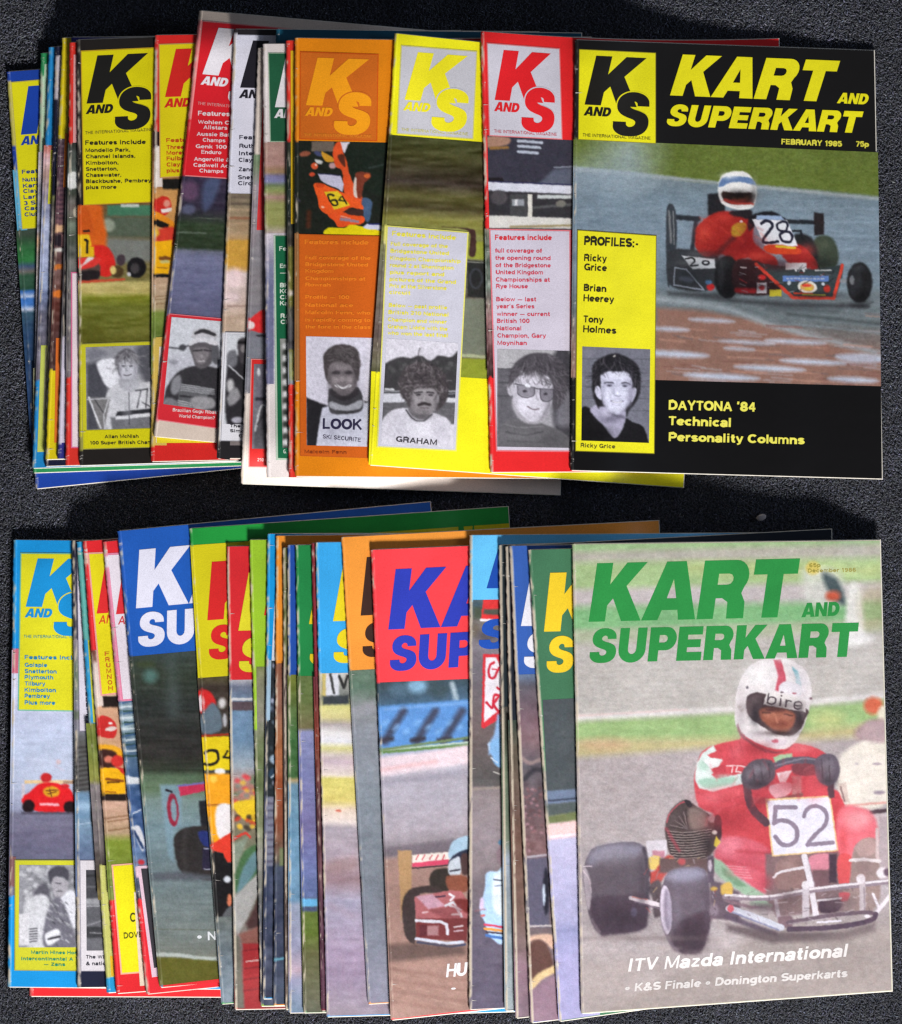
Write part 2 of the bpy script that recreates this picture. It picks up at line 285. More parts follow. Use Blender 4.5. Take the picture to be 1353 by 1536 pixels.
# a plain bold grotesque drawn as strokes: (advance, [polyline, ...]); cap height 1, x-height .73, stroke about .18
def _e(cx, cy, rx, ry, a0, a1, n=9): return arc(cx, cy, rx, ry, a0, a1, n)
h_ = .09; T_ = .91; X_ = .64
SG = {
 'A': (.80, [[(.08, 0), (.40, .94), (.72, 0)], [(.20, .30), (.60, .30)]]),
 'B': (.74, [[(.10, 0), (.10, 1)], [(.10, T_), (.40, T_)] + _e(.40, .715, .19, .195, 90, -90) + [(.10, .52)], [(.10, .52), (.42, .52)] + _e(.42, .305, .21, .215, 90, -90) + [(.10, h_)]]),
 'C': (.78, [_e(.41, .5, .32, .41, 42, 318, 18)]),
 'D': (.78, [[(.10, 0), (.10, 1)], [(.10, T_), (.34, T_)] + _e(.34, .5, .34, .41, 90, -90, 12) + [(.10, h_)]]),
 'E': (.68, [[(.10, 0), (.10, 1)], [(.10, T_), (.63, T_)], [(.10, .52), (.58, .52)], [(.10, h_), (.65, h_)]]),
 'F': (.64, [[(.10, 0), (.10, 1)], [(.10, T_), (.61, T_)], [(.10, .50), (.55, .50)]]),
 'G': (.82, [_e(.42, .5, .33, .41, 42, 345, 18), [(.44, .44), (.76, .44)], [(.73, .46), (.73, .0)]]),
 'H': (.76, [[(.10, 0), (.10, 1)], [(.66, 0), (.66, 1)], [(.10, .52), (.66, .52)]]),
 'I': (.30, [[(.13, 0), (.13, 1)]]), 'J': (.58, [[(.44, 1), (.44, .28)] + _e(.25, .28, .19, .19, 0, -180, 8)]),
 'K': (.78, [[(.10, 0), (.10, 1)], [(.66, .98), (.14, .42)], [(.30, .60), (.70, .02)]]), 'L': (.62, [[(.10, 1), (.10, 0)], [(.10, h_), (.60, h_)]]),
 'M': (.90, [[(.10, 0), (.10, 1)], [(.80, 0), (.80, 1)], [(.13, .95), (.45, .10)], [(.77, .95), (.45, .10)]]), 'N': (.76, [[(.10, 0), (.10, 1)], [(.66, 0), (.66, 1)], [(.12, .93), (.64, .07)]]),
 'O': (.84, [_e(.42, .5, .33, .41, 0, 360, 26)]), 'P': (.70, [[(.10, 0), (.10, 1)], [(.10, T_), (.38, T_)] + _e(.38, .67, .22, .24, 90, -90) + [(.10, .43)]]),
 'Q': (.84, [_e(.42, .5, .33, .41, 0, 360, 26), [(.48, .28), (.74, .02)]]),
 'R': (.76, [[(.10, 0), (.10, 1)], [(.10, T_), (.42, T_)] + _e(.42, .69, .21, .22, 90, -90) + [(.10, .47)], [(.44, .47), (.58, .38), (.61, .18), (.66, 0)]]),
 'S': (.72, [open_curve(_e(.36, .705, .26, .205, 20, 180, 8) + [(.12, .60), (.24, .53), (.36, .50), (.50, .46), (.60, .38)] + _e(.36, .285, .26, .195, 0, -165, 8), 2)]),
 'T': (.66, [[(.33, 0), (.33, 1)], [(.02, T_), (.64, T_)]]), 'U': (.76, [[(.10, 1), (.10, .36)] + _e(.38, .36, .28, .27, 180, 360, 12) + [(.66, 1)]]),
 'V': (.72, [[(.06, 1), (.36, .05), (.66, 1)]]), 'W': (1.0, [[(.06, 1), (.27, .07), (.50, .90), (.73, .07), (.94, 1)]]), 'X': (.72, [[(.07, 0), (.65, 1)], [(.07, 1), (.65, 0)]]), 'Y': (.72, [[(.06, 1), (.36, .45), (.66, 1)], [(.36, .45), (.36, 0)]]), 'Z': (.66, [[(.06, T_), (.58, T_), (.08, h_), (.62, h_)]]),
 'a': (.62, [_e(.28, .20, .20, .15, 0, 360, 14), open_curve([(.10, .50), (.18, .62), (.32, .65), (.47, .58), (.49, .42)], 3) + [(.49, 0)]]),
 'b': (.66, [[(.10, 0), (.10, 1)], _e(.33, .365, .23, .275, 0, 360, 18)]), 'c': (.60, [_e(.32, .365, .23, .275, 45, 315, 14)]), 'd': (.66, [[(.55, 0), (.55, 1)], _e(.32, .365, .23, .275, 0, 360, 18)]),
 'e': (.64, [[(.10, .36), (.54, .36)], _e(.32, .365, .23, .275, 0, 320, 18)]), 'f': (.40, [[(.18, 0), (.18, .76)] + _e(.34, .76, .16, .15, 180, 90, 5), [(.02, X_), (.36, X_)]]),
 'g': (.66, [_e(.32, .385, .23, .255, 0, 360, 18), [(.55, .73), (.55, .02)] + _e(.33, .0, .22, .16, 0, -150, 8)]), 'h': (.64, [[(.10, 0), (.10, 1)], [(.10, .42)] + _e(.31, .42, .21, .22, 170, 0, 8) + [(.52, 0)]]),
 'i': (.28, [[(.12, 0), (.12, .73)], [(.12, .84), (.12, 1.0)]]), 'j': (.28, [[(.14, .73), (.14, -.08), (.02, -.16)], [(.14, .84), (.14, 1.0)]]), 'k': (.62, [[(.10, 0), (.10, 1)], [(.52, .71), (.14, .30)], [(.26, .42), (.54, .02)]]), 'l': (.28, [[(.12, 0), (.12, 1)]]),
 'm': (.94, [[(.10, 0), (.10, .73)], [(.10, .45)] + _e(.28, .45, .18, .19, 170, 0, 8) + [(.46, 0)], [(.46, .45)] + _e(.64, .45, .18, .19, 170, 0, 8) + [(.82, 0)]]), 'n': (.64, [[(.10, 0), (.10, .73)], [(.10, .42)] + _e(.31, .42, .21, .22, 170, 0, 8) + [(.52, 0)]]),
 'o': (.66, [_e(.33, .365, .24, .275, 0, 360, 18)]), 'p': (.66, [[(.10, -.24), (.10, .73)], _e(.33, .365, .23, .275, 0, 360, 18)]), 'q': (.66, [[(.55, -.24), (.55, .73)], _e(.32, .365, .23, .275, 0, 360, 18)]),
 'r': (.44, [[(.10, 0), (.10, .73)], [(.10, .40), (.17, .58), (.30, .65), (.42, .65)]]), 's': (.58, [open_curve(_e(.29, .51, .18, .135, 15, 180, 6) + [(.16, .42), (.29, .375), (.42, .33)] + _e(.29, .225, .19, .14, 0, -165, 6), 2)]),
 't': (.40, [[(.18, .92), (.18, .20), (.24, .09), (.38, .08)], [(.02, X_), (.36, X_)]]), 'u': (.64, [[(.10, .73), (.10, .30)] + _e(.31, .30, .21, .22, 180, 360, 8), [(.52, .73), (.52, 0)]]),
 'v': (.60, [[(.06, .73), (.30, .06), (.54, .73)]]), 'w': (.86, [[(.06, .73), (.24, .07), (.43, .66), (.62, .07), (.80, .73)]]), 'x': (.60, [[(.06, 0), (.54, .73)], [(.06, .73), (.54, 0)]]), 'y': (.60, [[(.06, .73), (.31, .06)], [(.54, .73), (.28, -.12), (.10, -.17)]]), 'z': (.56, [[(.05, X_), (.47, X_), (.07, h_), (.52, h_)]]),
 '0': (.66, [_e(.33, .5, .23, .41, 0, 360, 22)]), '1': (.50, [[(.32, 0), (.32, 1)], [(.08, .74), (.30, .90)]]), '2': (.66, [open_curve([(.10, .70), (.18, .86), (.34, .92), (.52, .84), (.55, .66), (.40, .44), (.16, .22)], 3) + [(.10, h_)], [(.10, h_), (.60, h_)]]),
 '4': (.68, [[(.46, 0), (.46, .96), (.08, .30), (.64, .30)]]), '5': (.66, [[(.56, T_), (.18, T_), (.14, .50)] + open_curve([(.14, .50), (.34, .60), (.55, .48), (.54, .20), (.34, .08), (.10, .17)], 3)]),
 '6': (.66, [_e(.33, .30, .22, .21, 0, 360, 16), open_curve([(.54, .78), (.40, .92), (.22, .84), (.12, .58), (.11, .30)], 3)]), '7': (.62, [[(.06, T_), (.54, T_), (.24, 0)]]), '8': (.66, [_e(.33, .70, .19, .21, 0, 360, 14), _e(.33, .28, .23, .20, 0, 360, 16)]),
 '9': (.66, [_e(.33, .70, .22, .21, 0, 360, 16), open_curve([(.12, .22), (.26, .08), (.44, .16), (.54, .42), (.55, .70)], 3)]), '3': (.64, [_e(.31, .70, .20, .21, 150, -80, 10), _e(.31, .285, .23, .20, 80, -150, 12)]),
 '.': (.28, [[(.12, 0), (.12, .18)]]), ',': (.28, [[(.14, .16), (.08, -.12)]]), ':': (.28, [[(.12, 0), (.12, .18)], [(.12, .5), (.12, .68)]]), '-': (.42, [[(.06, .36), (.34, .36)]]), '\u2014': (.9, [[(.04, .36), (.86, .36)]]), '\u2019': (.26, [[(.14, 1.0), (.10, .72)]]), '?': (.6, [_e(.28, .70, .20, .21, 160, -60, 8) + [(.28, .34), (.28, .26)], [(.28, 0), (.28, .16)]]),
 '&': (.84, [open_curve([(.74, .02), (.40, .50), (.24, .72), (.34, .92), (.50, .80), (.40, .58), (.14, .38), (.12, .16), (.34, .07), (.56, .18), (.70, .44)], 3)]), '\u2022': (.5, [_e(.22, .42, .10, .10, 0, 360, 10)]), ' ': (.32, []),
}
def font_text(s, off=.03, shear=0.0, gap=1.0):
    key = (s, off, shear)
    if key in FONT_CACHE: return FONT_CACHE[key]
    w = .125 + off * 1.9; V = []; F = []; x = 0.0; n = 0; k = 0
    for ch in s:
        adv, st = SG[ch]
        w = (.125 + off * 1.9) * (.74 if ch in 'WwMm' else 1.0)
        if ch in 'WwVvAYy47zZ': st = [q for P in st for q in ([P[i:i + 2] for i in range(len(P) - 1)] if len(P) < 7 else [P])]   # sharp joints: one stroke per side
        for P in st:
            P = np.array(P, float); h2 = w / 2; P[:, 1] = np.where((P[:, 1] > .0005) & (P[:, 1] < .9995) & (P[:, 1] != .73), np.interp(P[:, 1], [.001, .09, .365, .64, .75, .91, .999], [.001, h2, .365, .73 - h2, .80 - h2 * .4, 1 - h2, .999]), P[:, 1]); seg = np.diff(P, axis=0); nn = len(P)
            ns = np.stack([-seg[:, 1], seg[:, 0]], -1); ns /= np.linalg.norm(ns, axis=1)[:, None] + 1e-9
            nv = np.concatenate([ns[:1], ns[:-1] + ns[1:], ns[-1:]]) if nn > 2 else np.tile(ns, (2, 1)); closed = nn > 4 and np.linalg.norm(P[0] - P[-1]) < 1e-6
            if closed: nv[0] = nv[-1] = ns[0] + ns[-1]
            l2 = (nv ** 2).sum(1)[:, None]; nv = nv / np.maximum(l2, 1.3) * (2 if nn > 2 else 1)
            if nn > 2 and not closed: nv[0] = ns[0]; nv[-1] = ns[-1]
            z = np.full((nn, 1), (k % 9) * .000005); k += 1
            A = np.concatenate([P + nv * w / 2 + [x, 0], z], 1); B = np.concatenate([P - nv * w / 2 + [x, 0], z], 1)
            V.append(A); V.append(B); F += [(n + i, n + i + 1, n + nn + i + 1, n + nn + i) for i in range(nn - 1)]; n += 2 * nn
        x += adv + .05
    V = np.concatenate(V); V[:, 0] -= V[:, 0].min(); wd = V[:, 0].max(); V[:, 0] += shear * V[:, 1]
    FONT_CACHE[key] = (V, F, wd); return FONT_CACHE[key]

# ------------------------------------------------------------------ the magazine
def cprop(o, **k):
    for a, b in k.items(): o[a] = b
DX = .000045
ALLQ = []
class Mag:
    """corners TL TR BR BL in layout units; vis = width of the strip left uncovered by the next magazine"""
    def __init__(s, label, group, corners, col, vis=460, t=.0025, sag=0, old=False, spine=None, wear=.5, pages=True):
        s.c = np.asarray(corners, float); s.sag = sag; s.mat = M_OLD if old else M_PRINT; s.col = col; s.t = t; s.spine_col = spine; s.wear = wear
        ALLQ.append(corners)
        s.zb, s.zt = settle([tuple(p) for p in s.c], t)
        s.root = bpy.data.objects.new('magazine', None); S.collection.objects.link(s.root)
        s.org = world(*s.c[3], 0 * 1.0); s.org[2] = float(s.zb(*s.c[3])); s.root.location = s.org
        s.root.empty_display_size = .01
        cprop(s.root, label=label, category='magazine', group=group)
        s.regions = []; s.layer = 0; s.vis = vis
        w = np.linalg.norm(s.c[1] - s.c[0]); h = np.linalg.norm(s.c[3] - s.c[0]); s.w = w; s.h = h
        r = t / 2 * PPM; s.r = r
        us = np.concatenate([np.arange(r, min(vis + 30, w), 6), np.arange(min(vis + 30, w), w, 18), [w]]) / w; us = np.unique(np.clip(us, 0, 1)); s.us = us
        vs = np.linspace(0, 1, int(h / 6)); s.vs = vs
        U, V_ = np.meshgrid(us, vs); P = s.pos(U, V_)
        s.cover = s.sheet('front_cover', P, np.zeros(P.shape[:2]), col, s.root, s.mat)
        Pb = s.pos(*np.meshgrid(np.linspace(r / w, 1, 24), np.linspace(0, 1, 30)))
        zb = s.zb(Pb[..., 0], Pb[..., 1]); Vb = world(Pb[..., 0], Pb[..., 1], zb) - s.org
        raw_mesh('back_cover', Vb, grid_faces(30, 24)[:, ::-1], s.mat, s.root, np.tile(lin(col) * .9, (30 * 24, 1)))
        s.pages()
    def pos(s, U, V):
        P = bil(s.c, U, V); P[..., 1] += s.sag * 4 * U * (1 - U) * (1 - V); return P
    def sheet(s, name, P, lay, col, parent, mat, cols=None):
        z = s.zt(P[..., 0], P[..., 1]) + lay
        # the cover rolls down gently towards the fold
        q = world(P[..., 0], P[..., 1], z) - s.org
        if cols is None: cols = np.tile(lin(col), (q.shape[0] * q.shape[1], 1))
        o = raw_mesh(name, q, grid_faces(q.shape[0], q.shape[1]), mat, parent, cols); return o
    def pages(s):
        r = s.r; e = 1.0; L = []
        n = 40; m = 56
        top = [(u, 0) for u in np.linspace(r / s.w, 1, n)]; right = [(1, v) for v in np.linspace(0, 1, m)][1:]; bot = [(u, 1) for u in np.linspace(1, r / s.w, n)][1:]
        loop = np.array(top + right + bot); P = s.pos(loop[:, 0], loop[:, 1]); out = np.zeros_like(P)
        cen = s.c.mean(0); ed = [(s.c[0] - s.c[3]), (s.c[1] - s.c[0]), (s.c[2] - s.c[1])]
        ex = (s.c[1] - s.c[0]) / s.w; ey = (s.c[3] - s.c[0]) / s.h
        out[:n] -= ey; out[n - 1:n + m - 1] += ex; out[n + m - 2:] += ey
        zb = s.zb(P[:, 0], P[:, 1]); zt = s.zt(P[:, 0], P[:, 1]); rows = []
        K = 9; rr = np.random.default_rng(int(abs(s.c[0, 0]) * 7))
        rows.append((P - out * 14, zt - .00012))
        for k in range(K):
            f = 1 - (k + .5) / K; off = e * (.35 + .45 * (k % 2)) + rr.random() * .35
            rows.append((P + out * off, zb + (zt - zb) * (.04 + .90 * f)))
        rows.append((P - out * 14, zb + .0001))
        V = np.stack([world(p[:, 0], p[:, 1], z) for p, z in rows]) - s.org
        raw_mesh('pages', V, grid_faces(len(rows), len(loop))[:, ::-1], M_PAGE, s.root, smooth=False)
    def colour_at(s, px, py):
        c = np.tile(np.asarray(s.col, float), (len(px), 1))
        for q, src in s.regions:
            m = inpoly(px, py, [tuple(a) for a in q])
            if m.any():
                v = src.sample(px, py) if isinstance(src, Cv) else np.tile(np.asarray(src, float), (len(px), 1)); c[m] = v[m]
        return c
    def finish(s):
        """fold of the cover along the spine, with rubbed ink, and two staples"""
        n = int(s.h / 4); vs = np.linspace(0, 1, n); ph = np.linspace(0, math.pi, 9); r = s.r
        E = s.pos(np.full(n, 0.0), vs); I = s.pos(np.full(n, r / s.w), vs); ex = (s.c[1] - s.c[0]) / s.w
        zt = s.zt(I[:, 0], I[:, 1]); zb = s.zb(I[:, 0], I[:, 1]); zm = (zt + zb) / 2; rz = (zt - zb) / 2
        rr = vnoise(n, 1, 9, 1, int(s.c[0, 0]) + 3)[:, 0] * 1.1
        V = np.zeros((n, 12, 3)); C = np.zeros((n, 12, 3)); sx = I[:, 0] + 3; base = s.colour_at(sx, I[:, 1])
        cream = np.array((206, 192, 172.)); k1 = vnoise(n, 12, 4, 2.0, int(s.c[0, 1]) + 9) + .5; k2 = vnoise(n, 12, 30, 9, int(s.c[3, 0]) + 4) + .5
        for j in range(12):
            if j < 3:                                                 # rubbed rim on the face of the cover
                dxx = (3.0, 1.6, .3)[j]; x = I[:, 0] + ex[0] * dxx; y = I[:, 1] + ex[1] * dxx; zz = s.zt(x, y) + DX * (6 if j else 1); g = (.12, .6, .9)[j]
            else:
                p = ph[j - 3]; x = I[:, 0] - (r + rr) * math.sin(p) * ex[0]; y = I[:, 1] - r * math.sin(p) * ex[1]; zz = zm + (rz + DX * 5) * math.cos(p); g = 1.0 if j < 9 else .6
            V[:, j] = world(x, y, zz) - s.org
            w = np.clip((k1[:, j] * .7 + k2[:, j] * .5 - .98 + s.wear * .95) * 3, 0, 1) * g
            C[:, j] = base * (1 - w[:, None]) + cream * w[:, None]
        raw_mesh('spine_fold', V, grid_faces(n, 12), M_SPINE, s.root, lin(C.reshape(-1, 3)))
        rk = np.random.default_rng(int(s.c[0, 0] * 3 + s.c[3, 0])); k_ = int(3 + 16 * s.wear ** 2); PV = []; PF = []
        for q_ in range(k_):                                          # short cracks in the ink running in from the fold
            v0 = rk.random(); A = s.pos(np.array([(r - .5) / s.w]), np.array([v0]))[0]; ln_ = 2.5 + rk.random() ** 2 * 9; wd_ = .35 + rk.random() * .45; sl = rk.normal() * .8
            PV += [(A[0], A[1] - wd_), (A[0], A[1] + wd_), (A[0] + ln_, A[1] + sl)]; PF.append((3 * q_, 3 * q_ + 1, 3 * q_ + 2))
        s.layer += 1; s.ink(PV, PF, 'spine_cracks', (196, 190, 184))
        for f in (.29, .71):
            A = s.pos(np.array([r / s.w]), np.array([f]))[0]; L_ = 24.0; pts = []
            for a in (0, 1):
                for p in np.linspace(.25, 2.9, 6):
                    pass
            z0 = float(s.zt(*A)); zc = float(s.zb(*A)); zmm = (z0 + zc) / 2; rz2 = (z0 - zc) / 2 + .0002; V = []; F = []
            ey = (s.c[3] - s.c[0]) / s.h
            def pt(al, ang, rad):
                x = A[0] + ey[0] * al - (r + .5) * math.sin(ang) * ex[0]; y = A[1] + ey[1] * al - (r + .5) * math.sin(ang) * ex[1]
                return world(x, y, zmm + (rz2 + rad) * math.cos(ang)) - s.org
            for sgn in (-1, 1):                                       # flat wire along the fold
                for al in (-L_ / 2, L_ / 2):
                    V.append(pt(al, 1.25 + sgn * .14, .0001))
            for al in (-L_ / 2, L_ / 2): V.append(pt(al, 1.25, .0004))
            F = [(0, 1, 5, 4), (4, 5, 3, 2)]
            raw_mesh('staple', V, F, M_STAPLE, s.root)
    # ---- print
    def quadpatch(s, name, q, col, step=6, parent=None, mat=None):
        q = np.asarray(q, float); s.layer += 1
        nu = max(2, int(max(np.linalg.norm(q[1] - q[0]), np.linalg.norm(q[2] - q[3])) / step) + 1); nv = max(2, int(np.linalg.norm(q[3] - q[0]) / step) + 1)
        U, V = np.meshgrid(np.linspace(0, 1, nu), np.linspace(0, 1, nv)); P = bil(q, U, V); cols = None
        if isinstance(col, Cv): cols = lin(col.sample(P[..., 0], P[..., 1]).reshape(-1, 3))
        o = s.sheet(name, P, DX * s.layer, col, s.cover, mat or s.mat, cols); s.regions.append((q, col)); return o
    def panel(s, q, col, name='printed_panel', line=None, lw=1.3, inset=3):
        if line is not None:
            s.quadpatch(name + '_border', q, line); q = s.shrink(q, lw)
        return s.quadpatch(name, q, col)
    def shrink(s, q, d):
        q = np.asarray(q, float); ex = (q[1] - q[0]) / np.linalg.norm(q[1] - q[0]); ey = (q[3] - q[0]) / np.linalg.norm(q[3] - q[0])
        return np.array([q[0] + ex * d + ey * d, q[1] - ex * d + ey * d, q[2] - ex * d - ey * d, q[3] + ex * d - ey * d])
    def photo(s, cv, name='cover_photo', step=1.5): return s.quadpatch(name, cv.quad, cv, step)
    def ink(s, V2, F, name, col, parent=None):
        """V2 in layout units"""
        # split long edges so the lettering follows the sheet
        V2 = [tuple(p) if len(p) == 3 else (p[0], p[1], 0.0) for p in V2]; T = []
        for f in F:
            for k in range(1, len(f) - 1): T.append((f[0], f[k], f[k + 1]))
        for _ in range(6):
            N = []; ch = False
            for a, b, c in T:
                pa, pb, pc = V2[a], V2[b], V2[c]; l = [(math.dist(pa[:2], pb[:2]), a, b, c), (math.dist(pb[:2], pc[:2]), b, c, a), (math.dist(pc[:2], pa[:2]), c, a, b)]; m = max(l)
                if m[0] > 7:
                    i = len(V2); p, q = V2[m[1]], V2[m[2]]; V2.append(((p[0] + q[0]) / 2, (p[1] + q[1]) / 2, (p[2] + q[2]) / 2)); N += [(m[1], i, m[3]), (i, m[2], m[3])]; ch = True
                else: N.append((a, b, c))
            T = N
            if not ch: break
        P = np.array(V2); z = s.zt(P[:, 0], P[:, 1]) + DX * (s.layer + 1.4) + P[:, 2]
        # winding up
        TT = np.array(T, np.int32); A = P[TT[:, 0]]; B = P[TT[:, 1]]; C = P[TT[:, 2]]; cr = (B[:, 0] - A[:, 0]) * (C[:, 1] - A[:, 1]) - (B[:, 1] - A[:, 1]) * (C[:, 0] - A[:, 0])
        TT[cr > 0] = TT[cr > 0][:, ::-1]
        TT = TT[np.abs(cr) > 1e-3]
        return raw_mesh(name, world(P[:, 0], P[:, 1], z) - s.org, TT, M_INK, s.cover, np.tile(lin(col), (len(P), 1)), smooth=False)
    def lay(s, txt, x0, y0, x1, y1, h):
        V, F, wd = txt; d = np.array([x1 - x0, y1 - y0], float); L = np.linalg.norm(d); d /= L; up = np.array([d[1], -d[0]]); k = L / wd
        Q = np.array([x0, y0]) + V[:, :1] * k * d + V[:, 1:2] * h * up
        return (np.concatenate([Q, V[:, 2:3]], 1) if V.shape[1] == 3 else Q), F
    def mast(s, t, x0, y0, x1, y1, h, col, shear=.24, name='masthead', clip=None):
        V, F, wd = heavy(t, 0); L = math.hypot(x1 - x0, y1 - y0); V = V.copy(); V[:, 0] += shear * V[:, 1] * h / (L / wd)
        P, F = s.lay((V, F, wd), x0, y0, x1, y1, h)
        if clip is not None:
            F = [f for f in F if min(P[i][0] for i in f) < clip]
        return s.ink(P, F, name, col)
    def text(s, t, x0, y0, x1, y1, h, col, shear=0, off=.03, name='caption_text'):
        V, F, wd = font_text(t, off, shear); P, F = s.lay((V, F, wd), x0, y0, x1, y1, h); return s.ink(P, F, name, col)
    def lines(s, L, col, h, slope=0.0, name='feature_text', off=.035, shear=0, blurry=False):
        V = []; F = []
        for t, x0, y0, wdt in L:
            v, f, wd = font_text(t, off, shear); P, f = s.lay((v, f, wd), x0, y0, x0 + wdt, y0 + wdt * slope, h); b = sum(len(q) for q in V)
            V.append(P); F += [tuple(i + b for i in q) for q in f]
        return s.ink(np.concatenate(V), F, name, col)
    def logo(s, q, col, bg, line=None, small=None, maxs=1.0, box=True):
        """K and S emblem inside the box q"""
        if box: s.panel(q, bg, 'logo_panel', line)
        q = np.asarray(q, float)
        def put(st): st = np.asarray(st, float); return bil(q, st[:, 0], st[:, 1])
        def glyphs(g, sx, sy, w, h, sh):
            v, f, wd = heavy(g, 0); v = v.copy(); v[:, 0] = v[:, 0] / wd * w + sh * v[:, 1]; v[:, 1] = sy - v[:, 1] * h; v[:, 0] += sx; return put(v), f
        P, F = glyphs('K', .08, .61, .66, .545, .145); s.ink(P, F, 'logo_letter', col)
        if maxs > .4:
            c = np.array([q_ for q_ in GL['S'][1][0]]); v = c.copy(); cen = v.mean(0)
            # pale keyline round the S, then the S itself
            v2, f2, w2 = heavy('S', 0)
            for grow_, colr, dz in ((1.09, bg, .3), (1.0, col, .6)):
                vv = v2.copy(); vv = (vv - [.46, .5]) * [grow_ if grow_ == 1 else 1.07, grow_ if grow_ == 1 else 1.05] + [.46, .5]
                vv[:, 0] = .425 + vv[:, 0] / w2 * .47 + .07 * vv[:, 1]; vv[:, 1] = .93 - vv[:, 1] * .48
                s.layer += .35; s.ink(put(vv), f2, 'logo_letter' if grow_ == 1 else 'logo_keyline', colr)
        P, F = glyphs('AND', .07, .73, .34, .10, .03); s.ink(P, F, 'logo_letter', col)
        if small is not None and maxs > .2:
            v, f, wd = font_text('THE INTERNATIONAL MAGAZINE', .02); v = v.copy(); v[:, 0] = .06 + v[:, 0] / wd * .87; v[:, 1] = .962 - v[:, 1] * .034; s.ink(put(v), f, 'logo_small_text', small)
# ------------------------------------------------------------------ UPPER ROW
UP = 'karting magazines fanned out in the upper row'; LO = 'karting magazines fanned out in the lower row'
YEL = (226, 218, 26); BLK = (30, 29, 27)
def strip(m, q, stops, fn=None, slope=0.0, nz=((40, 4, 16),), seed=1, step=1.6, grain=6, soft=0, name='cover_photo'):
    c = Cv(q); c.vgrad(stops, slope)
    for i, n in enumerate(nz): c.noise(n[0], n[1], n[2], seed * 13 + i)
    if fn: fn(c)
    c.f = (0, 0, 1.0)
    if soft: c.soften(soft)
    c.warp(.5, 4, seed); c.tone(.035, seed * 3)
    c.grain(grain, seed); return m.photo(c, name, step)
def bw(q, fn, bg=(170, 170, 176), seed=3):
    c = Cv(q, bg); fn(c); c.f = (0, 0, 1.0); c.warp(.45, 4, seed); n_ = vnoise(c.h, c.w, 5, 5, seed)[..., None] * .10 + vnoise(c.h, c.w, 2.2, 2.2, seed + 2)[..., None] * .12; c.a = c.a * (1 + n_); c.soften(.4); c.grain(4, seed); return c

def strands(c, roots, dirs, n, cols, wd, ln, seed=1, al=.5, curl=.3):
    """fine hair drawn inside a polygon of root points"""
    r = np.random.default_rng(seed); R = np.asarray(roots, float); lo = R.min(0); hi = R.max(0); k = 0
    for _ in range(n * 6):
        p = lo + r.random(2) * (hi - lo)
        if not inpoly(np.array([p[0]]), np.array([p[1]]), [tuple(q) for q in R])[0]: continue
        d = np.array(dirs(p[0], p[1]), float); d /= np.linalg.norm(d) + 1e-6; q = np.array([-d[1], d[0]]) * r.normal() * curl; L_ = ln * (.6 + .8 * r.random())
        c.line([p, p + (d + q) * L_ * .5, p + (d + q * 2.2) * L_], wd * (.6 + .8 * r.random()), cols[int(r.integers(len(cols)))], 4, al, True); k += 1
        if k >= n: break
def glows(c, L_):
    for g in L_: c.glow(*g)
# U1
m = Mag('royal blue and yellow karting magazine at the far left end of the upper row', UP, [(10, 108), (465, 75), (508, 687), (53, 733)], (30, 66, 160), 62, wear=.3)
strip(m, [(24, 345), (110, 338), (137, 640), (45, 650)], [(330, (60, 75, 70)), (352, (58, 72, 60)), (372, (48, 100, 58)), (392, (45, 112, 60)), (400, (60, 80, 110)), (408, (118, 112, 108)), (414, (50, 86, 66)), (434, (44, 78, 60)), (438, (60, 110, 185)), (446, (190, 200, 225)), (449, (60, 112, 185)), (458, (66, 118, 190)), (465, (200, 205, 225)), (470, (60, 90, 110)), (500, (44, 70, 104)), (650, (40, 62, 100))], seed=2, slope=-.05)
m.quadpatch('colour_block', [(19, 255), (34, 254), (41, 345), (26, 346)], (96, 170, 205))
m.panel([(16, 123), (131, 113), (148, 335), (33, 344)], YEL, 'feature_panel', (196, 186, 90))
m.logo([(16, 123), (131, 114), (141, 245), (26, 254)], (28, 66, 165), YEL, small=(120, 120, 40), maxs=0, box=False)
m.lines([('Features include', 33, 261, 92), ('Nutts Corner', 34, 273, 60), ('Kart Mania', 34.5, 282, 60), ('Clay Pigeon', 35, 290, 60), ('Lark Hall', 35.5, 299, 50), ('3 Sisters', 36, 308, 50), ('Cadwell', 37, 316, 45), ('Club news', 37, 325, 50)], (30, 60, 130), 6, -.07)
m.finish()
# U2
m = Mag('green karting magazine, only a narrow green band showing beside the leftmost royal blue one', UP, [(61, 80), (520, 66), (508, 693), (49, 709)], (44, 140, 84), 14, wear=.4)
m.quadpatch('logo_panel', [(67, 96), (180, 92), (176, 230), (60, 232)], (176, 206, 176))
strip(m, [(58, 228), (95, 228), (95, 600), (51, 602)], [(228, (196, 190, 196)), (262, (205, 198, 205)), (285, (150, 150, 160)), (310, (170, 175, 190)), (345, (150, 150, 165)), (360, (215, 170, 130)), (385, (205, 195, 190)), (430, (190, 180, 180)), (460, (130, 126, 140)), (540, (126, 126, 138)), (600, (118, 112, 124))], seed=4, nz=((12, 6, 50), (8, 3, 40)))
m.quadpatch('portrait_border', [(50, 552), (90, 552), (90, 690), (49, 690)], (150, 150, 120))
m.finish()
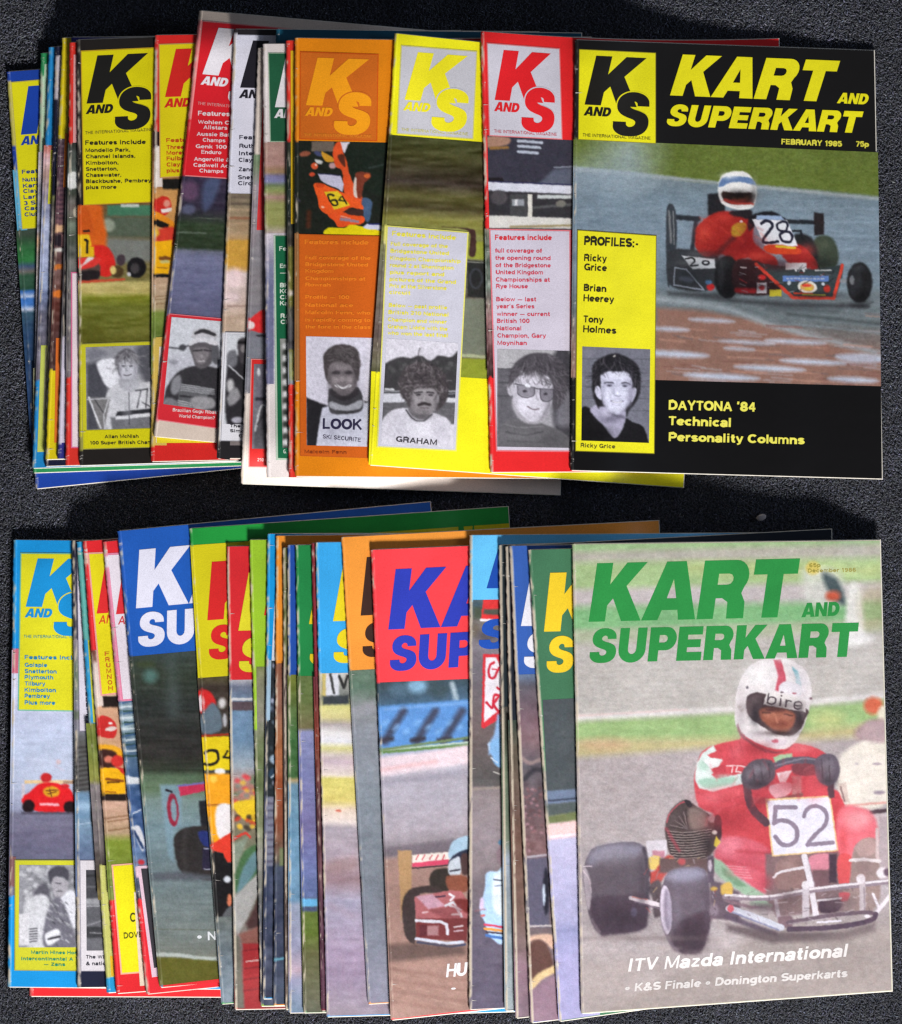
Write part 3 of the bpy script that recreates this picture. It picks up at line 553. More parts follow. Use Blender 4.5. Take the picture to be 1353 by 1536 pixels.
# U3
m = Mag('sky blue karting magazine squeezed between the green one and the navy one, upper left', UP, [(73, 71), (530, 62), (505, 688), (48, 702)], (32, 132, 196), 14, wear=.4)
strip(m, [(66, 218), (100, 218), (90, 560), (54, 570)], [(218, (196, 110, 96)), (240, (206, 170, 176)), (262, (190, 160, 150)), (290, (140, 130, 150)), (315, (160, 165, 195)), (345, (168, 176, 205)), (400, (160, 168, 200)), (430, (150, 165, 200)), (446, (120, 130, 165)), (470, (112, 112, 130)), (568, (118, 110, 124))], seed=5, nz=((10, 8, 44), (6, 3, 30)))
m.quadpatch('feature_panel', [(76, 225), (110, 225), (106, 306), (71.5, 306)], (206, 204, 60))
m.quadpatch('portrait_border', [(61.5, 518), (100, 518), (96, 677), (56, 678)], (196, 204, 96)); m.quadpatch('portrait_photo', [(68, 522), (100, 522), (96, 645), (64, 645)], (160, 156, 120))
m.finish()
# U4
m = Mag('navy spined karting magazine with a thin white band, left of the tall yellow sliver', UP, [(83, 70), (540, 60), (524, 686), (67, 699)], (26, 28, 52), 14, wear=.4)
m.quadpatch('logo_panel', [(88, 83), (200, 80), (195, 290), (84, 292)], (188, 180, 190))
strip(m, [(80, 292), (120, 292), (110, 560), (72, 570)], [(292, (120, 130, 60)), (306, (100, 96, 90)), (330, (190, 180, 170)), (360, (150, 120, 120)), (380, (190, 180, 180)), (440, (150, 140, 150)), (480, (140, 128, 136)), (560, (96, 84, 80))], seed=6, nz=((10, 8, 60), (6, 3, 40)))
m.finish()
# U5
m = Mag('yellow karting magazine sliver with orange strip, poking above its neighbours at upper left', UP, [(93, 57), (550, 50), (525, 676), (68, 689)], (218, 196, 24), 13, wear=.3)
def f(c):
    c.rect(84, 338, 98, 348, (226, 180, 140)); c.rect(84, 372, 98, 378, (226, 220, 214)); c.rect(84, 396, 98, 404, (204, 116, 50)); c.ell(88, 441, 7, 6, (214, 116, 44)); c.rect(84, 352, 92, 370, (40, 32, 40)); c.rect(93, 352, 99, 370, (200, 150, 150))
    for y in range(214, 330, 7): c.rect(85, y, 99, y + 3.0, (70, 50, 62), 2)
strip(m, [(88, 208), (125, 208), (112, 556), (74, 556)], [(208, (92, 74, 84)), (250, (104, 78, 90)), (320, (120, 84, 92)), (350, (90, 64, 66)), (420, (120, 90, 86)), (450, (104, 60, 52)), (500, (84, 54, 52)), (556, (70, 48, 46))], f, seed=7, nz=((8, 5, 44),))
m.quadpatch('feature_panel', [(97.5, 200), (120, 200), (116, 281), (95, 281)], (220, 122, 40)); m.quadpatch('portrait_border', [(84, 507), (110, 507), (106, 664), (81.5, 664)], (216, 110, 44))
m.finish()
# U6
m = Mag('dark violet karting magazine nearly hidden between the yellow sliver and the red sliver', UP, [(107, 56), (562, 56), (541, 676), (86, 688)], (52, 50, 128), 10, wear=.3)
strip(m, [(103, 150), (140, 150), (130, 552), (90, 556)], [(150, (60, 50, 60)), (300, (90, 90, 90)), (400, (80, 76, 80)), (552, (96, 94, 96))], seed=8, nz=((10, 12, 50),))
m.quadpatch('portrait_border', [(97.5, 504), (130, 504), (124, 664), (92.5, 664)], (206, 198, 216))
m.finish()
# U7
m = Mag('red karting magazine sliver with a long pale pink band at upper left', UP, [(104, 64), (562, 52), (552, 686), (98, 698)], (214, 52, 42), 18, wear=.3)
strip(m, [(102, 214), (150, 214), (145, 565), (99, 565)], [(214, (64, 68, 64)), (250, (74, 82, 78)), (282, (70, 80, 70)), (310, (110, 100, 96)), (340, (100, 112, 96)), (372, (84, 88, 82)), (430, (112, 108, 108)), (490, (120, 116, 118)), (565, (108, 100, 104))], lambda c: (c.blob([(102, 262), (114, 258), (117, 278), (110, 283), (101, 280)], (226, 226, 224)), c.ell(116, 318, 6, 9, (200, 190, 170))), seed=9, nz=((12, 9, 50),))
m.quadpatch('logo_panel', [(110.5, 82), (135, 82), (134, 214), (109.5, 214)], (222, 160, 160))
m.panel([(106.5, 408), (150, 408), (150, 672), (106.5, 672)], (232, 214, 220), 'feature_panel', (216, 112, 150), 2)
m.finish()
# U8
m = Mag('black karting magazine with large black emblem on yellow and boy driver holding a trophy', UP, [(115, 60), (572, 44), (578, 684), (119, 698)], (34, 30, 28), 116, wear=.4)
def f(c):
    c.z(0, 0, 3.98)
    c.rect(640, 1225, 930, 1290, (70, 120, 92), 8); c.rect(720, 1218, 830, 1236, (190, 200, 190), 6); c.rect(630, 1290, 930, 1420, (86, 96, 80), 20); c.ell(645, 1345, 40, 38, (150, 158, 140), 0, 14)
    c.blob([(470, 1230), (600, 1225), (615, 1300), (640, 1420), (640, 1560), (450, 1560), (445, 1400)], (214, 96, 30), 16); c.blob([(470, 1280), (520, 1240), (560, 1380), (500, 1400)], (190, 80, 26), 14, .7)
    c.poly([(640, 1420), (930, 1430), (930, 1560), (620, 1580)], (120, 122, 116), 20)
    c.poly([(458, 1400), (535, 1400), (560, 1540), (455, 1540)], (232, 184, 28), 5); c.line([(500, 1380), (530, 1378)], 14, (40, 30, 26), 4); c.line([(510, 1432), (522, 1440), (520, 1500)], 16, (30, 26, 24), 4)
    c.z(0, 370, 3.98)
    c.blob([(540, 0), (640, 0), (690, 100), (650, 180), (560, 150), (530, 60)], (214, 42, 36), 8); c.poly([(462, 40), (560, 50), (600, 120), (590, 200), (470, 210)], (84, 66, 60), 8)
    c.blob([(466, 70), (600, 70), (560, 120), (470, 130)], (216, 56, 50), 6); c.poly([(470, 130), (560, 70), (540, 40), (500, 100)], (226, 220, 220), 5)
    c.blob([(470, 150), (590, 145), (580, 195), (500, 215), (468, 190)], (36, 30, 32), 6); c.line([(470, 212), (740, 195)], 14, (196, 74, 50), 8)
    c.ell(815, 125, 58, 62, (26, 24, 26), 0, 7); c.ell(806, 130, 26, 32, (66, 62, 64), 0, 8); c.ell(770, 165, 12, 12, (200, 196, 200), 0, 6); c.ell(722, 80, 26, 34, (66, 54, 60), 0, 7); c.ell(700, 150, 38, 36, (74, 58, 34), 0, 8); c.ell(675, 140, 18, 26, (220, 196, 120), 0, 8)
    c.rect(455, 0, 560, 62, (226, 180, 28), 5); c.line([(520, 0), (520, 34)], 16, (30, 26, 24), 4)
strip(m, [(116.5, 308), (232, 303), (232, 512), (118.5, 516)], [(300, (110, 80, 50)), (420, (120, 112, 66)), (424, (190, 176, 110)), (438, (186, 170, 104)), (446, (124, 128, 40)), (460, (104, 108, 40)), (516, (98, 96, 38))], f, seed=10, nz=((30, 4, 26), (12, 3, 12)))
m.panel([(121, 76), (240, 70.5), (240, 303), (125, 308)], (220, 208, 16), 'feature_panel', (196, 160, 40), 1.5)
m.logo([(120, 76), (236, 70.5), (237, 201), (121, 207)], BLK, (220, 208, 16), small=(120, 110, 40), box=False)
m.lines([('Features include', 128, 217.5, 91)], (40, 36, 30), 6.6, -.015)
m.lines([('Mondello Park,', 128.5, 228.5, 67), ('Channel Islands,', 129, 237.8, 74), ('Kimbolton,', 129, 247.4, 49), ('Snetterton,', 129, 256.6, 48), ('Chasewater,', 129, 265.8, 53), ('Blackbushe, Pembrey', 129, 275, 98), ('plus more', 129, 284, 46)], (60, 54, 36), 5.6, -.015)
m.panel([(121, 515.5), (240, 511), (240, 671), (123.5, 674.5)], (196, 190, 40), 'portrait_panel', (150, 146, 70), 1.3)
def f(c):
    c.z(0, 370, 3.98); c.poly([(510, 580), (920, 580), (920, 760), (510, 760)], (150, 150, 158), 4)
    c.blob([(515, 640), (560, 600), (640, 640), (600, 660), (540, 680)], (120, 120, 130), 20); c.blob([(820, 600), (920, 590), (920, 800), (860, 800), (820, 700)], (88, 88, 96), 26)
    c.poly([(515, 700), (600, 680), (650, 830), (640, 900), (600, 1100), (515, 1100)], (74, 74, 82), 20)
    c.blob([(580, 690), (680, 670), (720, 720), (710, 830), (640, 835), (600, 770)], (232, 232, 240), 10)
    c.blob([(640, 870), (720, 810), (860, 810), (920, 830), (920, 1100), (660, 1100), (630, 960)], (206, 206, 212), 8); c.poly([(660, 1020), (915, 1000), (915, 1100), (670, 1100)], (110, 110, 116), 10)
    c.poly([(700, 985), (915, 965), (915, 990), (690, 1012)], (40, 40, 46), 5); c.poly([(690, 1014), (915, 992), (915, 1012), (690, 1034)], (214, 214, 220), 4)
    c.line([(770, 840), (772, 1060)], 6, (60, 60, 66), 3); c.line([(810, 860), (880, 850)], 10, (60, 60, 66), 4); c.line([(840, 860), (820, 960)], 9, (60, 60, 66), 4); c.line([(850, 930), (895, 955)], 8, (60, 60, 66), 4); c.line([(880, 850), (870, 960)], 8, (60, 60, 66), 4)
    c.blob([(715, 790), (800, 780), (830, 830), (770, 870), (720, 840)], (180, 180, 188), 6); c.blob([(705, 670), (810, 670), (818, 760), (790, 800), (750, 806), (715, 770)], (196, 196, 206), 6)
    c.blob([(688, 700), (700, 640), (760, 608), (820, 650), (826, 700), (812, 690), (790, 665), (740, 672), (712, 690), (706, 730), (696, 720)], (92, 90, 96), 8)
    for x in (736, 782): c.ell(x, 712, 11, 5, (60, 60, 68), 0, 4)
    c.line([(722, 698), (750, 696)], 4, (80, 80, 88), 4); c.line([(772, 694), (798, 698)], 4, (80, 80, 88), 4); c.line([(758, 712), (752, 738), (764, 742)], 4, (140, 140, 150), 4); c.line([(738, 766), (762, 770), (784, 762)], 6, (96, 92, 100), 3); c.line([(715, 740), (725, 790)], 6, (130, 130, 140), 8, .6)
    c.poly([(522, 900), (660, 900), (640, 1000), (620, 1100), (590, 1100), (560, 990)], (120, 118, 120), 8); c.line([(530, 900), (600, 1080)], 10, (220, 220, 226), 5); c.line([(560, 905), (615, 990)], 6, (60, 60, 64), 4); c.line([(650, 905), (620, 1000), (625, 1090)], 6, (200, 200, 206), 4); c.line([(520, 912), (660, 905)], 6, (190, 190, 196), 4)
    strands(c, [(690, 720), (695, 650), (750, 612), (815, 640), (826, 700), (790, 668), (730, 675), (705, 720)], lambda x, y: ((x - 760) * .8, 60), 90, [(130, 128, 134), (60, 58, 64), (150, 148, 154)], 5, 36, 9, .6)
    glows(c, [(715, 740, 10, 50, (140, 138, 148), .6), (808, 745, 10, 50, (140, 138, 148), .6), (760, 700, 40, 12, (220, 220, 228), .5), (760, 800, 36, 10, (140, 138, 146), .6), (700, 900, 40, 60, (178, 178, 186), .5), (840, 900, 50, 50, (222, 222, 228), .5), (760, 960, 30, 70, (170, 170, 178), .5)])
m.photo(bw([(128.5, 521), (240, 517), (240, 641.5), (130, 645)], f), 'portrait_photo', 1.3)
m.quadpatch('caption_panel', [(126, 646), (240, 642.5), (240, 670), (126.5, 673)], (206, 198, 20))
m.lines([('Allan McNish', 157, 657.5, 51), ('100 Super British Champion', 135, 667, 110)], (50, 46, 30), 5.2, -.012)
m.finish()
# U9
m = Mag('red bordered karting magazine with a red emblem on yellow, half under the tilted white one', UP, [(232, 53), (690, 46), (684, 682), (226, 692)], (208, 40, 36), 76, wear=.5)
def f(c):
    c.z(0, 0, 3.98); c.rect(915, 790, 970, 880, (40, 20, 24), 4); c.poly([(925, 870), (965, 870), (970, 1115), (920, 1115)], (226, 214, 206), 3); c.rect(970, 1068, 1100, 1140, (26, 24, 22), 4)
    c.rect(915, 1130, 1100, 1560, (206, 150, 88), 10); c.ell(970, 1230, 52, 60, (200, 44, 34), 20, 5); c.ell(996, 1215, 20, 22, (226, 150, 130), 0, 8); c.poly([(960, 1250), (1025, 1240), (1022, 1262), (965, 1272)], (230, 220, 214), 4)
    c.blob([(918, 1260), (1030, 1320), (1040, 1370), (930, 1330)], (226, 140, 34), 5); c.poly([(920, 1300), (1010, 1340), (1000, 1370), (920, 1345)], (26, 22, 20), 5); c.blob([(940, 1380), (1040, 1360), (1040, 1480), (950, 1480)], (206, 60, 44), 10); c.ell(930, 1390, 20, 24, (226, 180, 60), 0, 10)
    c.rect(915, 1468, 1040, 1560, (236, 168, 24), 5)
    c.z(0, 370, 3.98); c.poly([(915, -30), (1030, -40), (1020, 110), (1005, 165), (915, 160), (922, 60)], (240, 176, 20), 4); c.ell(985, 70, 38, 14, (120, 70, 30), 0, 6); c.ell(985, 90, 30, 10, (200, 190, 120), 0, 6); c.line([(940, 125), (1000, 128)], 5, (150, 100, 30), 4); c.rect(915, 163, 1010, 184, (26, 24, 26), 4)
    for y in (300, 318, 345): c.line([(916, y), (990, y - 8)], 6, (120, 90, 60), 5, .7)
strip(m, [(229, 198), (300, 195), (300, 560), (226.8, 562)], [(190, (60, 40, 40)), (300, (200, 140, 80)), (408, (200, 160, 130)), (416, (190, 158, 130)), (440, (186, 160, 132)), (462, (176, 156, 120)), (470, (118, 136, 60)), (500, (104, 124, 56)), (562, (110, 116, 60))], f, seed=11, nz=((20, 4, 20),))
m.panel([(238, 66), (352, 62), (346, 262), (239.5, 267)], (220, 202, 22), 'feature_panel', (196, 150, 90), 1.5)
m.logo([(238, 66), (353, 62), (350, 193), (239, 197)], (206, 40, 34), (220, 202, 22), small=(170, 90, 40), maxs=0, box=False)
m.lines([('Features include', 249.5, 213.5, 92), ('Three Sisters', 250, 224, 62), ('Morecambe', 250, 232.5, 55), ('Fulbeck', 250, 241, 40), ('Clay Pigeon', 250, 250, 55), ('plus more', 250, 259, 46)], (196, 66, 30), 6, -.02)
m.quadpatch('feature_panel', [(233.5, 506), (250, 505), (250, 668), (230, 668)], (206, 176, 84)); m.quadpatch('feature_panel', [(239, 520), (330, 520), (330, 664), (234, 664)], (226, 212, 200)); m.quadpatch('feature_panel', [(235, 655), (330, 655), (330, 664), (235, 664.5)], (216, 196, 40))
m.finish()
# U10
m = Mag('tilted white bordered karting magazine with red panel and driver in a peaked cap', UP, [(299, 16), (754, 56), (690, 697), (230, 654)], (214, 196, 182), 100, wear=.3)
def f(c):
    c.z(220, 0, 3.98); c.ell(260, 1140, 50, 60, (96, 70, 96), 0, 20); c.ell(250, 1250, 40, 30, (84, 86, 110), 0, 14); c.blob([(350, 1080), (440, 1070), (400, 1200), (350, 1260), (330, 1200)], (74, 82, 112), 20); c.line([(170, 1385), (350, 1392)], 8, (130, 140, 130), 6, .6); c.line([(280, 1302), (450, 1306)], 4, (110, 120, 100), 4, .7)
strip(m, [(275, 262), (380, 270), (345, 482), (250, 474)], [(255, (60, 50, 72)), (310, (50, 44, 60)), (326, (52, 56, 54)), (336, (50, 64, 44)), (370, (48, 60, 42)), (376, (104, 106, 124)), (384, (116, 118, 148)), (420, (106, 108, 140)), (482, (94, 94, 122))], f, slope=.05, seed=12, nz=((30, 3, 14), (8, 3, 10)))
m.panel([(303, 31), (440, 43), (412, 273), (275.5, 264)], (214, 34, 44), 'feature_panel', (226, 130, 130), 1.6)
m.logo([(303, 31), (418, 41), (404, 172), (289, 161)], (232, 226, 232), (214, 34, 44), small=(226, 150, 150), box=False)
m.lines([('Features include', 297, 173, 91)], (236, 214, 216), 7, .03)
m.lines([('Wohlen Challenge', 297, 185.5, 90), ('Allstars', 305, 193.5, 36), ('Aussie Battle', 295, 203.5, 62), ('Champs', 304, 212.5, 34), ('Genk 100 Wins', 293.5, 222, 74), ('Enduro', 302, 230.5, 30), ('Angerville & more', 291, 241, 80), ('Cadwell Aces', 290, 250, 64), ('Champs', 299, 258.5, 36)], (236, 206, 210), 5.8, .03)
m.panel([(252.5, 470), (370, 481), (353, 647), (234.5, 630)], (210, 44, 54), 'portrait_panel', (226, 120, 130), 1.5)
def f(c):
    c.z(220, 370, 3.98); c.poly([(100, 640), (450, 640), (450, 960), (90, 960)], (186, 186, 196), 60)
    c.line([(130, 600), (200, 610), (250, 590)], 10, (90, 90, 96), 6); c.ell(215, 602, 22, 20, (70, 70, 76), 0, 8); c.ell(160, 690, 30, 14, (150, 150, 160), 0, 10)
    c.blob([(105, 900), (130, 820), (200, 740), (300, 710), (400, 720), (460, 760), (460, 970), (105, 960)], (52, 50, 54), 8); c.blob([(100, 960), (120, 900), (200, 930), (220, 960)], (120, 120, 126), 10); c.blob([(150, 800), (200, 770), (200, 860), (150, 880)], (130, 130, 136), 10)
    c.poly([(205, 820), (405, 850), (370, 880), (330, 975), (185, 950), (190, 880)], (96, 96, 100), 6)
    for k in range(4): c.line([(205, 820 + k * 12), (405, 852 + k * 10)], 4, (190, 190, 196), 3)
    for k in range(3): c.line([(190, 918 + k * 13), (265, 936 + k * 12)], 5, (196, 196, 200), 3)
    c.line([(200, 890), (330, 905)], 12, (36, 34, 38), 6, .8); c.blob([(270, 900), (390, 905), (400, 960), (290, 975)], (150, 148, 152), 10)
    c.blob([(262, 580), (400, 580), (400, 660), (360, 720), (300, 720), (270, 650)], (92, 88, 92), 7); c.blob([(280, 610), (370, 610), (350, 690), (300, 690)], (128, 122, 126), 10); c.line([(280, 622), (330, 618)], 9, (50, 48, 52), 6); c.line([(345, 618), (385, 622)], 9, (50, 48, 52), 6); c.line([(310, 684), (345, 684)], 7, (190, 186, 190), 5); c.ell(330, 655, 12, 10, (150, 144, 148), 0, 6)
    c.blob([(395, 590), (430, 600), (430, 700), (390, 680)], (90, 90, 96), 8)
    c.blob([(268, 545), (285, 500), (340, 485), (400, 500), (418, 545), (340, 540)], (196, 194, 200), 5); c.blob([(290, 510), (340, 490), (410, 520), (400, 535), (340, 515), (290, 525)], (56, 54, 58), 5); c.blob([(255, 575), (300, 545), (400, 555), (425, 580), (400, 590), (330, 565), (262, 590)], (214, 212, 218), 4)
m.photo(bw([(257.5, 475.5), (365, 485), (350, 621), (245, 606)], f, (206, 208, 216)), 'portrait_photo', 1.3)
m.lines([('Brazilian Gugu Ribas', 259, 617, 66), ('World Champion?', 268, 626, 54)], (236, 200, 200), 5, .06)
m.finish()
# U11
m = Mag('black bordered karting magazine with a white panel, right of the tilted red panel cover', UP, [(351, 44), (808, 48), (782, 690), (325, 687)], (38, 34, 38), 48, wear=.4)
def f(c):
    c.z(220, 0, 3.98)
    for y, col in ((1175, (110, 96, 84)), (1215, (90, 78, 70)), (1250, (186, 160, 130)), (1300, (150, 96, 70)), (1330, (180, 150, 120))): c.line([(460, y), (640, y + 4)], 14, col, 9, .8)
    c.z(220, 370, 3.98); c.rect(455, -40, 620, 118, (206, 156, 66), 10); c.ell(520, 190, 60, 60, (232, 206, 206), 0, 30); c.line([(450, 355), (620, 355)], 10, (150, 120, 110), 8, .7); c.ell(500, 300, 60, 30, (224, 200, 200), 0, 20)
strip(m, [(343, 288), (420, 290), (405, 668), (327, 668)], [(288, (120, 108, 92)), (310, (140, 124, 100)), (350, (176, 148, 116)), (380, (200, 150, 70)), (404, (206, 160, 90)), (410, (206, 190, 186)), (450, (212, 190, 182)), (475, (196, 170, 150)), (500, (186, 162, 140)), (548, (190, 170, 160)), (552, (150, 130, 130)), (668, (120, 110, 110))], f, seed=13, nz=((20, 4, 22),))
m.quadpatch('cover_band', [(329, 549), (345, 549), (345, 690), (325, 687)], (36, 34, 36))
m.panel([(354.5, 52), (470, 54), (458, 292), (345, 290)], (220, 218, 232), 'feature_panel', (200, 198, 214), 1)
m.logo([(354, 52), (469, 54), (464, 185), (349, 182)], (34, 32, 40), (220, 218, 232), small=(120, 118, 130), maxs=0, box=False)
m.lines([('Features include', 359, 209, 92), ('Ruthin Park', 359, 222, 60), ('Interview', 358.5, 233, 52), ('Clay Pigeon', 358, 243, 55), ('Zandvoort', 358, 257, 48), ('Snetterton', 357, 269, 52), ('Circuits', 357, 278, 40)], (44, 42, 60), 6.2, .01)
m.panel([(337, 497.5), (420, 499), (410, 663), (330.5, 661.5)], (222, 220, 226), 'portrait_panel', (150, 148, 156), 1.2)
def f(c):
    c.z(220, 370, 3.98); c.blob([(480, 700), (520, 660), (600, 680), (620, 1060), (480, 1060)], (44, 42, 46), 10); c.blob([(545, 560), (620, 560), (620, 690), (560, 690)], (70, 66, 70), 8); c.line([(550, 572), (620, 570)], 16, (30, 28, 30), 5); c.ell(580, 610, 20, 24, (130, 124, 126), 0, 8)
    c.blob([(480, 640), (530, 620), (540, 700), (490, 720)], (110, 110, 116), 10); c.line([(490, 710), (590, 800)], 8, (200, 200, 206), 5); c.ell(500, 830, 22, 40, (190, 188, 190), 0, 14); c.blob([(480, 900), (530, 840), (560, 900), (500, 950)], (140, 138, 142), 10); c.ell(545, 1035, 40, 18, (170, 168, 180), 0, 8)
m.photo(bw([(341, 501), (418, 502), (409, 638), (335.5, 636)], f, (206, 208, 214)), 'portrait_photo', 1.4)
m.lines([('The Wombwell', 345, 641, 64), ('Simon Wright', 345, 648.5, 58), ('Geoff', 358, 656, 26)], (60, 58, 64), 4.6, .03)
m.finish()
# U12
m = Mag('cream white karting magazine with red helmet photo, its bottom edge lowest in upper row', UP, [(387, 72), (848, 86), (840, 742), (361, 725)], (220, 206, 196), 40, wear=.3)
def f(c):
    c.z(220, 370, 3.98); c.blob([(600, 470), (640, 410), (720, 380), (760, 510), (640, 505)], (216, 48, 50), 5); c.ell(625, 468, 20, 22, (230, 214, 214), 0, 6); c.line([(660, 530), (760, 535)], 12, (50, 48, 54), 6)
strip(m, [(381, 232), (440, 232), (425, 590), (367, 590)], [(228, (130, 150, 120)), (250, (112, 128, 100)), (280, (160, 150, 160)), (345, (150, 140, 146)), (380, (140, 136, 142)), (440, (134, 128, 132)), (500, (124, 124, 134)), (540, (128, 130, 140)), (590, (132, 130, 136))], f, seed=14, nz=((20, 5, 16),))
m.quadpatch('feature_panel', [(394.5, 150), (430, 150), (425, 346), (385, 345)], (220, 60, 62)); m.quadpatch('feature_panel', [(398, 100), (430, 100), (428, 262), (397, 262)], (210, 130, 130))
m.panel([(376.5, 538), (440, 540), (430, 702), (372.5, 701)], (216, 46, 44), 'portrait_panel', (232, 150, 146), 1.4)
def f(c):
    c.z(220, 370, 3.98); c.rect(650, 680, 760, 960, (112, 108, 120), 10); c.ell(668, 750, 10, 24, (206, 206, 212), 0, 6); c.rect(650, 900, 760, 920, (50, 48, 56), 8); c.blob([(640, 1200), (650, 1080), (690, 960), (740, 960), (760, 1230), (640, 1230)], (92, 90, 96), 6); c.line([(648, 1100), (680, 960), (715, 950)], 12, (196, 196, 200), 5, 1, True); c.line([(660, 1060), (700, 1000)], 8, (60, 58, 62), 6)
m.photo(bw([(381, 546), (438, 547), (430, 674), (378, 673)], f, (120, 118, 126)), 'portrait_photo', 1.4)
m.text('210 Grand Prix', 386, 692, 428, 693, 5, (240, 200, 196))
m.finish()
# teal
m = Mag('dark teal karting magazine mostly buried under the white one with the green panel', UP, [(414, 44), (872, 50), (866, 690), (407, 684)], (22, 84, 108), 20, wear=.2); m.finish()
# U13
m = Mag('white karting magazine with a dark green panel and white lettering in the upper row', UP, [(394, 66), (852, 62), (858, 710), (400, 716)], (222, 212, 210), 44, wear=.35)
strip(m, [(400, 213), (450, 213), (450, 350), (398, 350)], [(213, (176, 140, 130)), (246, (170, 132, 124)), (258, (150, 122, 90)), (264, (120, 116, 150)), (272, (130, 130, 170)), (278, (110, 124, 90)), (286, (140, 150, 90)), (296, (176, 140, 130)), (306, (148, 150, 90)), (336, (150, 152, 92)), (350, (176, 160, 156))], seed=15, nz=((20, 4, 16),))
strip(m, [(401, 350), (450, 350), (450, 576), (402, 576)], [(350, (206, 196, 204)), (400, (120, 122, 150)), (450, (110, 112, 145)), (576, (112, 112, 142))], lambda c: (c.rect(396, 340, 402.5, 580, (216, 206, 210), 1), c.rect(411, 340, 415, 580, (210, 206, 210), 1)), seed=16, nz=((8, 14, 16),))
m.panel([(402, 79), (520, 80), (520, 213), (405, 213)], (34, 88, 60), 'logo_panel', (150, 176, 150), 1.4)
m.logo([(402, 79), (518, 80), (518, 213), (404, 213)], (226, 222, 226), (34, 88, 60), small=(170, 196, 170), maxs=0, box=False)
m.panel([(410.5, 353), (440, 353), (436, 690), (414, 690)], (176, 196, 176), 'feature_panel'); m.quadpatch('feature_panel', [(413, 354), (440, 354), (442, 688), (417, 687)], (26, 100, 66))
m.lines([('Features', 419, 376, 40), ('Emma', 420, 402, 24), ('\u2014', 420, 412, 9), ('BKC', 420, 431, 20), ('KGB', 420, 440, 20), ('CIK', 420, 449, 18), ('Kart', 420, 458, 20), ('RAC', 421, 477, 20), ('Club', 421, 486, 22)], (216, 226, 214), 6.6)
def f(c):
    for y in range(520, 690, 9): c.ell(424 + (y * 7 % 9), y, 4, 5, (220, 220, 222) if (y // 9) % 2 else (60, 64, 60), 0, 3)
m.photo(bw([(420, 508), (440, 508), (441, 672), (424, 672)], f, (140, 142, 138)), 'portrait_photo', 1.5)
m.text('G. Smith', 425, 680, 445, 680, 6, (200, 214, 200)); m.finish()
# U14
m = Mag('red spined karting magazine with thin yellow line, under left edge of the orange one', UP, [(429, 61), (886, 56), (890, 712), (433, 716)], (222, 54, 42), 14, wear=.3)
def f(c):
    c.rect(434, 370, 443, 460, (112, 110, 50), 3); c.ell(437, 440, 5, 4, (214, 206, 196), 0, 3); c.rect(438, 480, 446, 510, (130, 128, 134), 4); c.rect(432, 530, 444, 575, (150, 156, 170), 4); c.rect(438, 525, 441, 570, (170, 170, 70), 1.5)
strip(m, [(430, 212), (470, 212), (470, 577), (432, 577)], [(212, (40, 44, 38)), (280, (30, 44, 36)), (330, (36, 42, 40)), (362, (60, 54, 46)), (460, (90, 90, 80)), (500, (60, 60, 62)), (577, (120, 118, 124))], f, seed=17, nz=((8, 10, 44),))
m.quadpatch('logo_panel', [(436, 76), (520, 76), (520, 330), (436.5, 336)], (222, 182, 34)); m.finish()
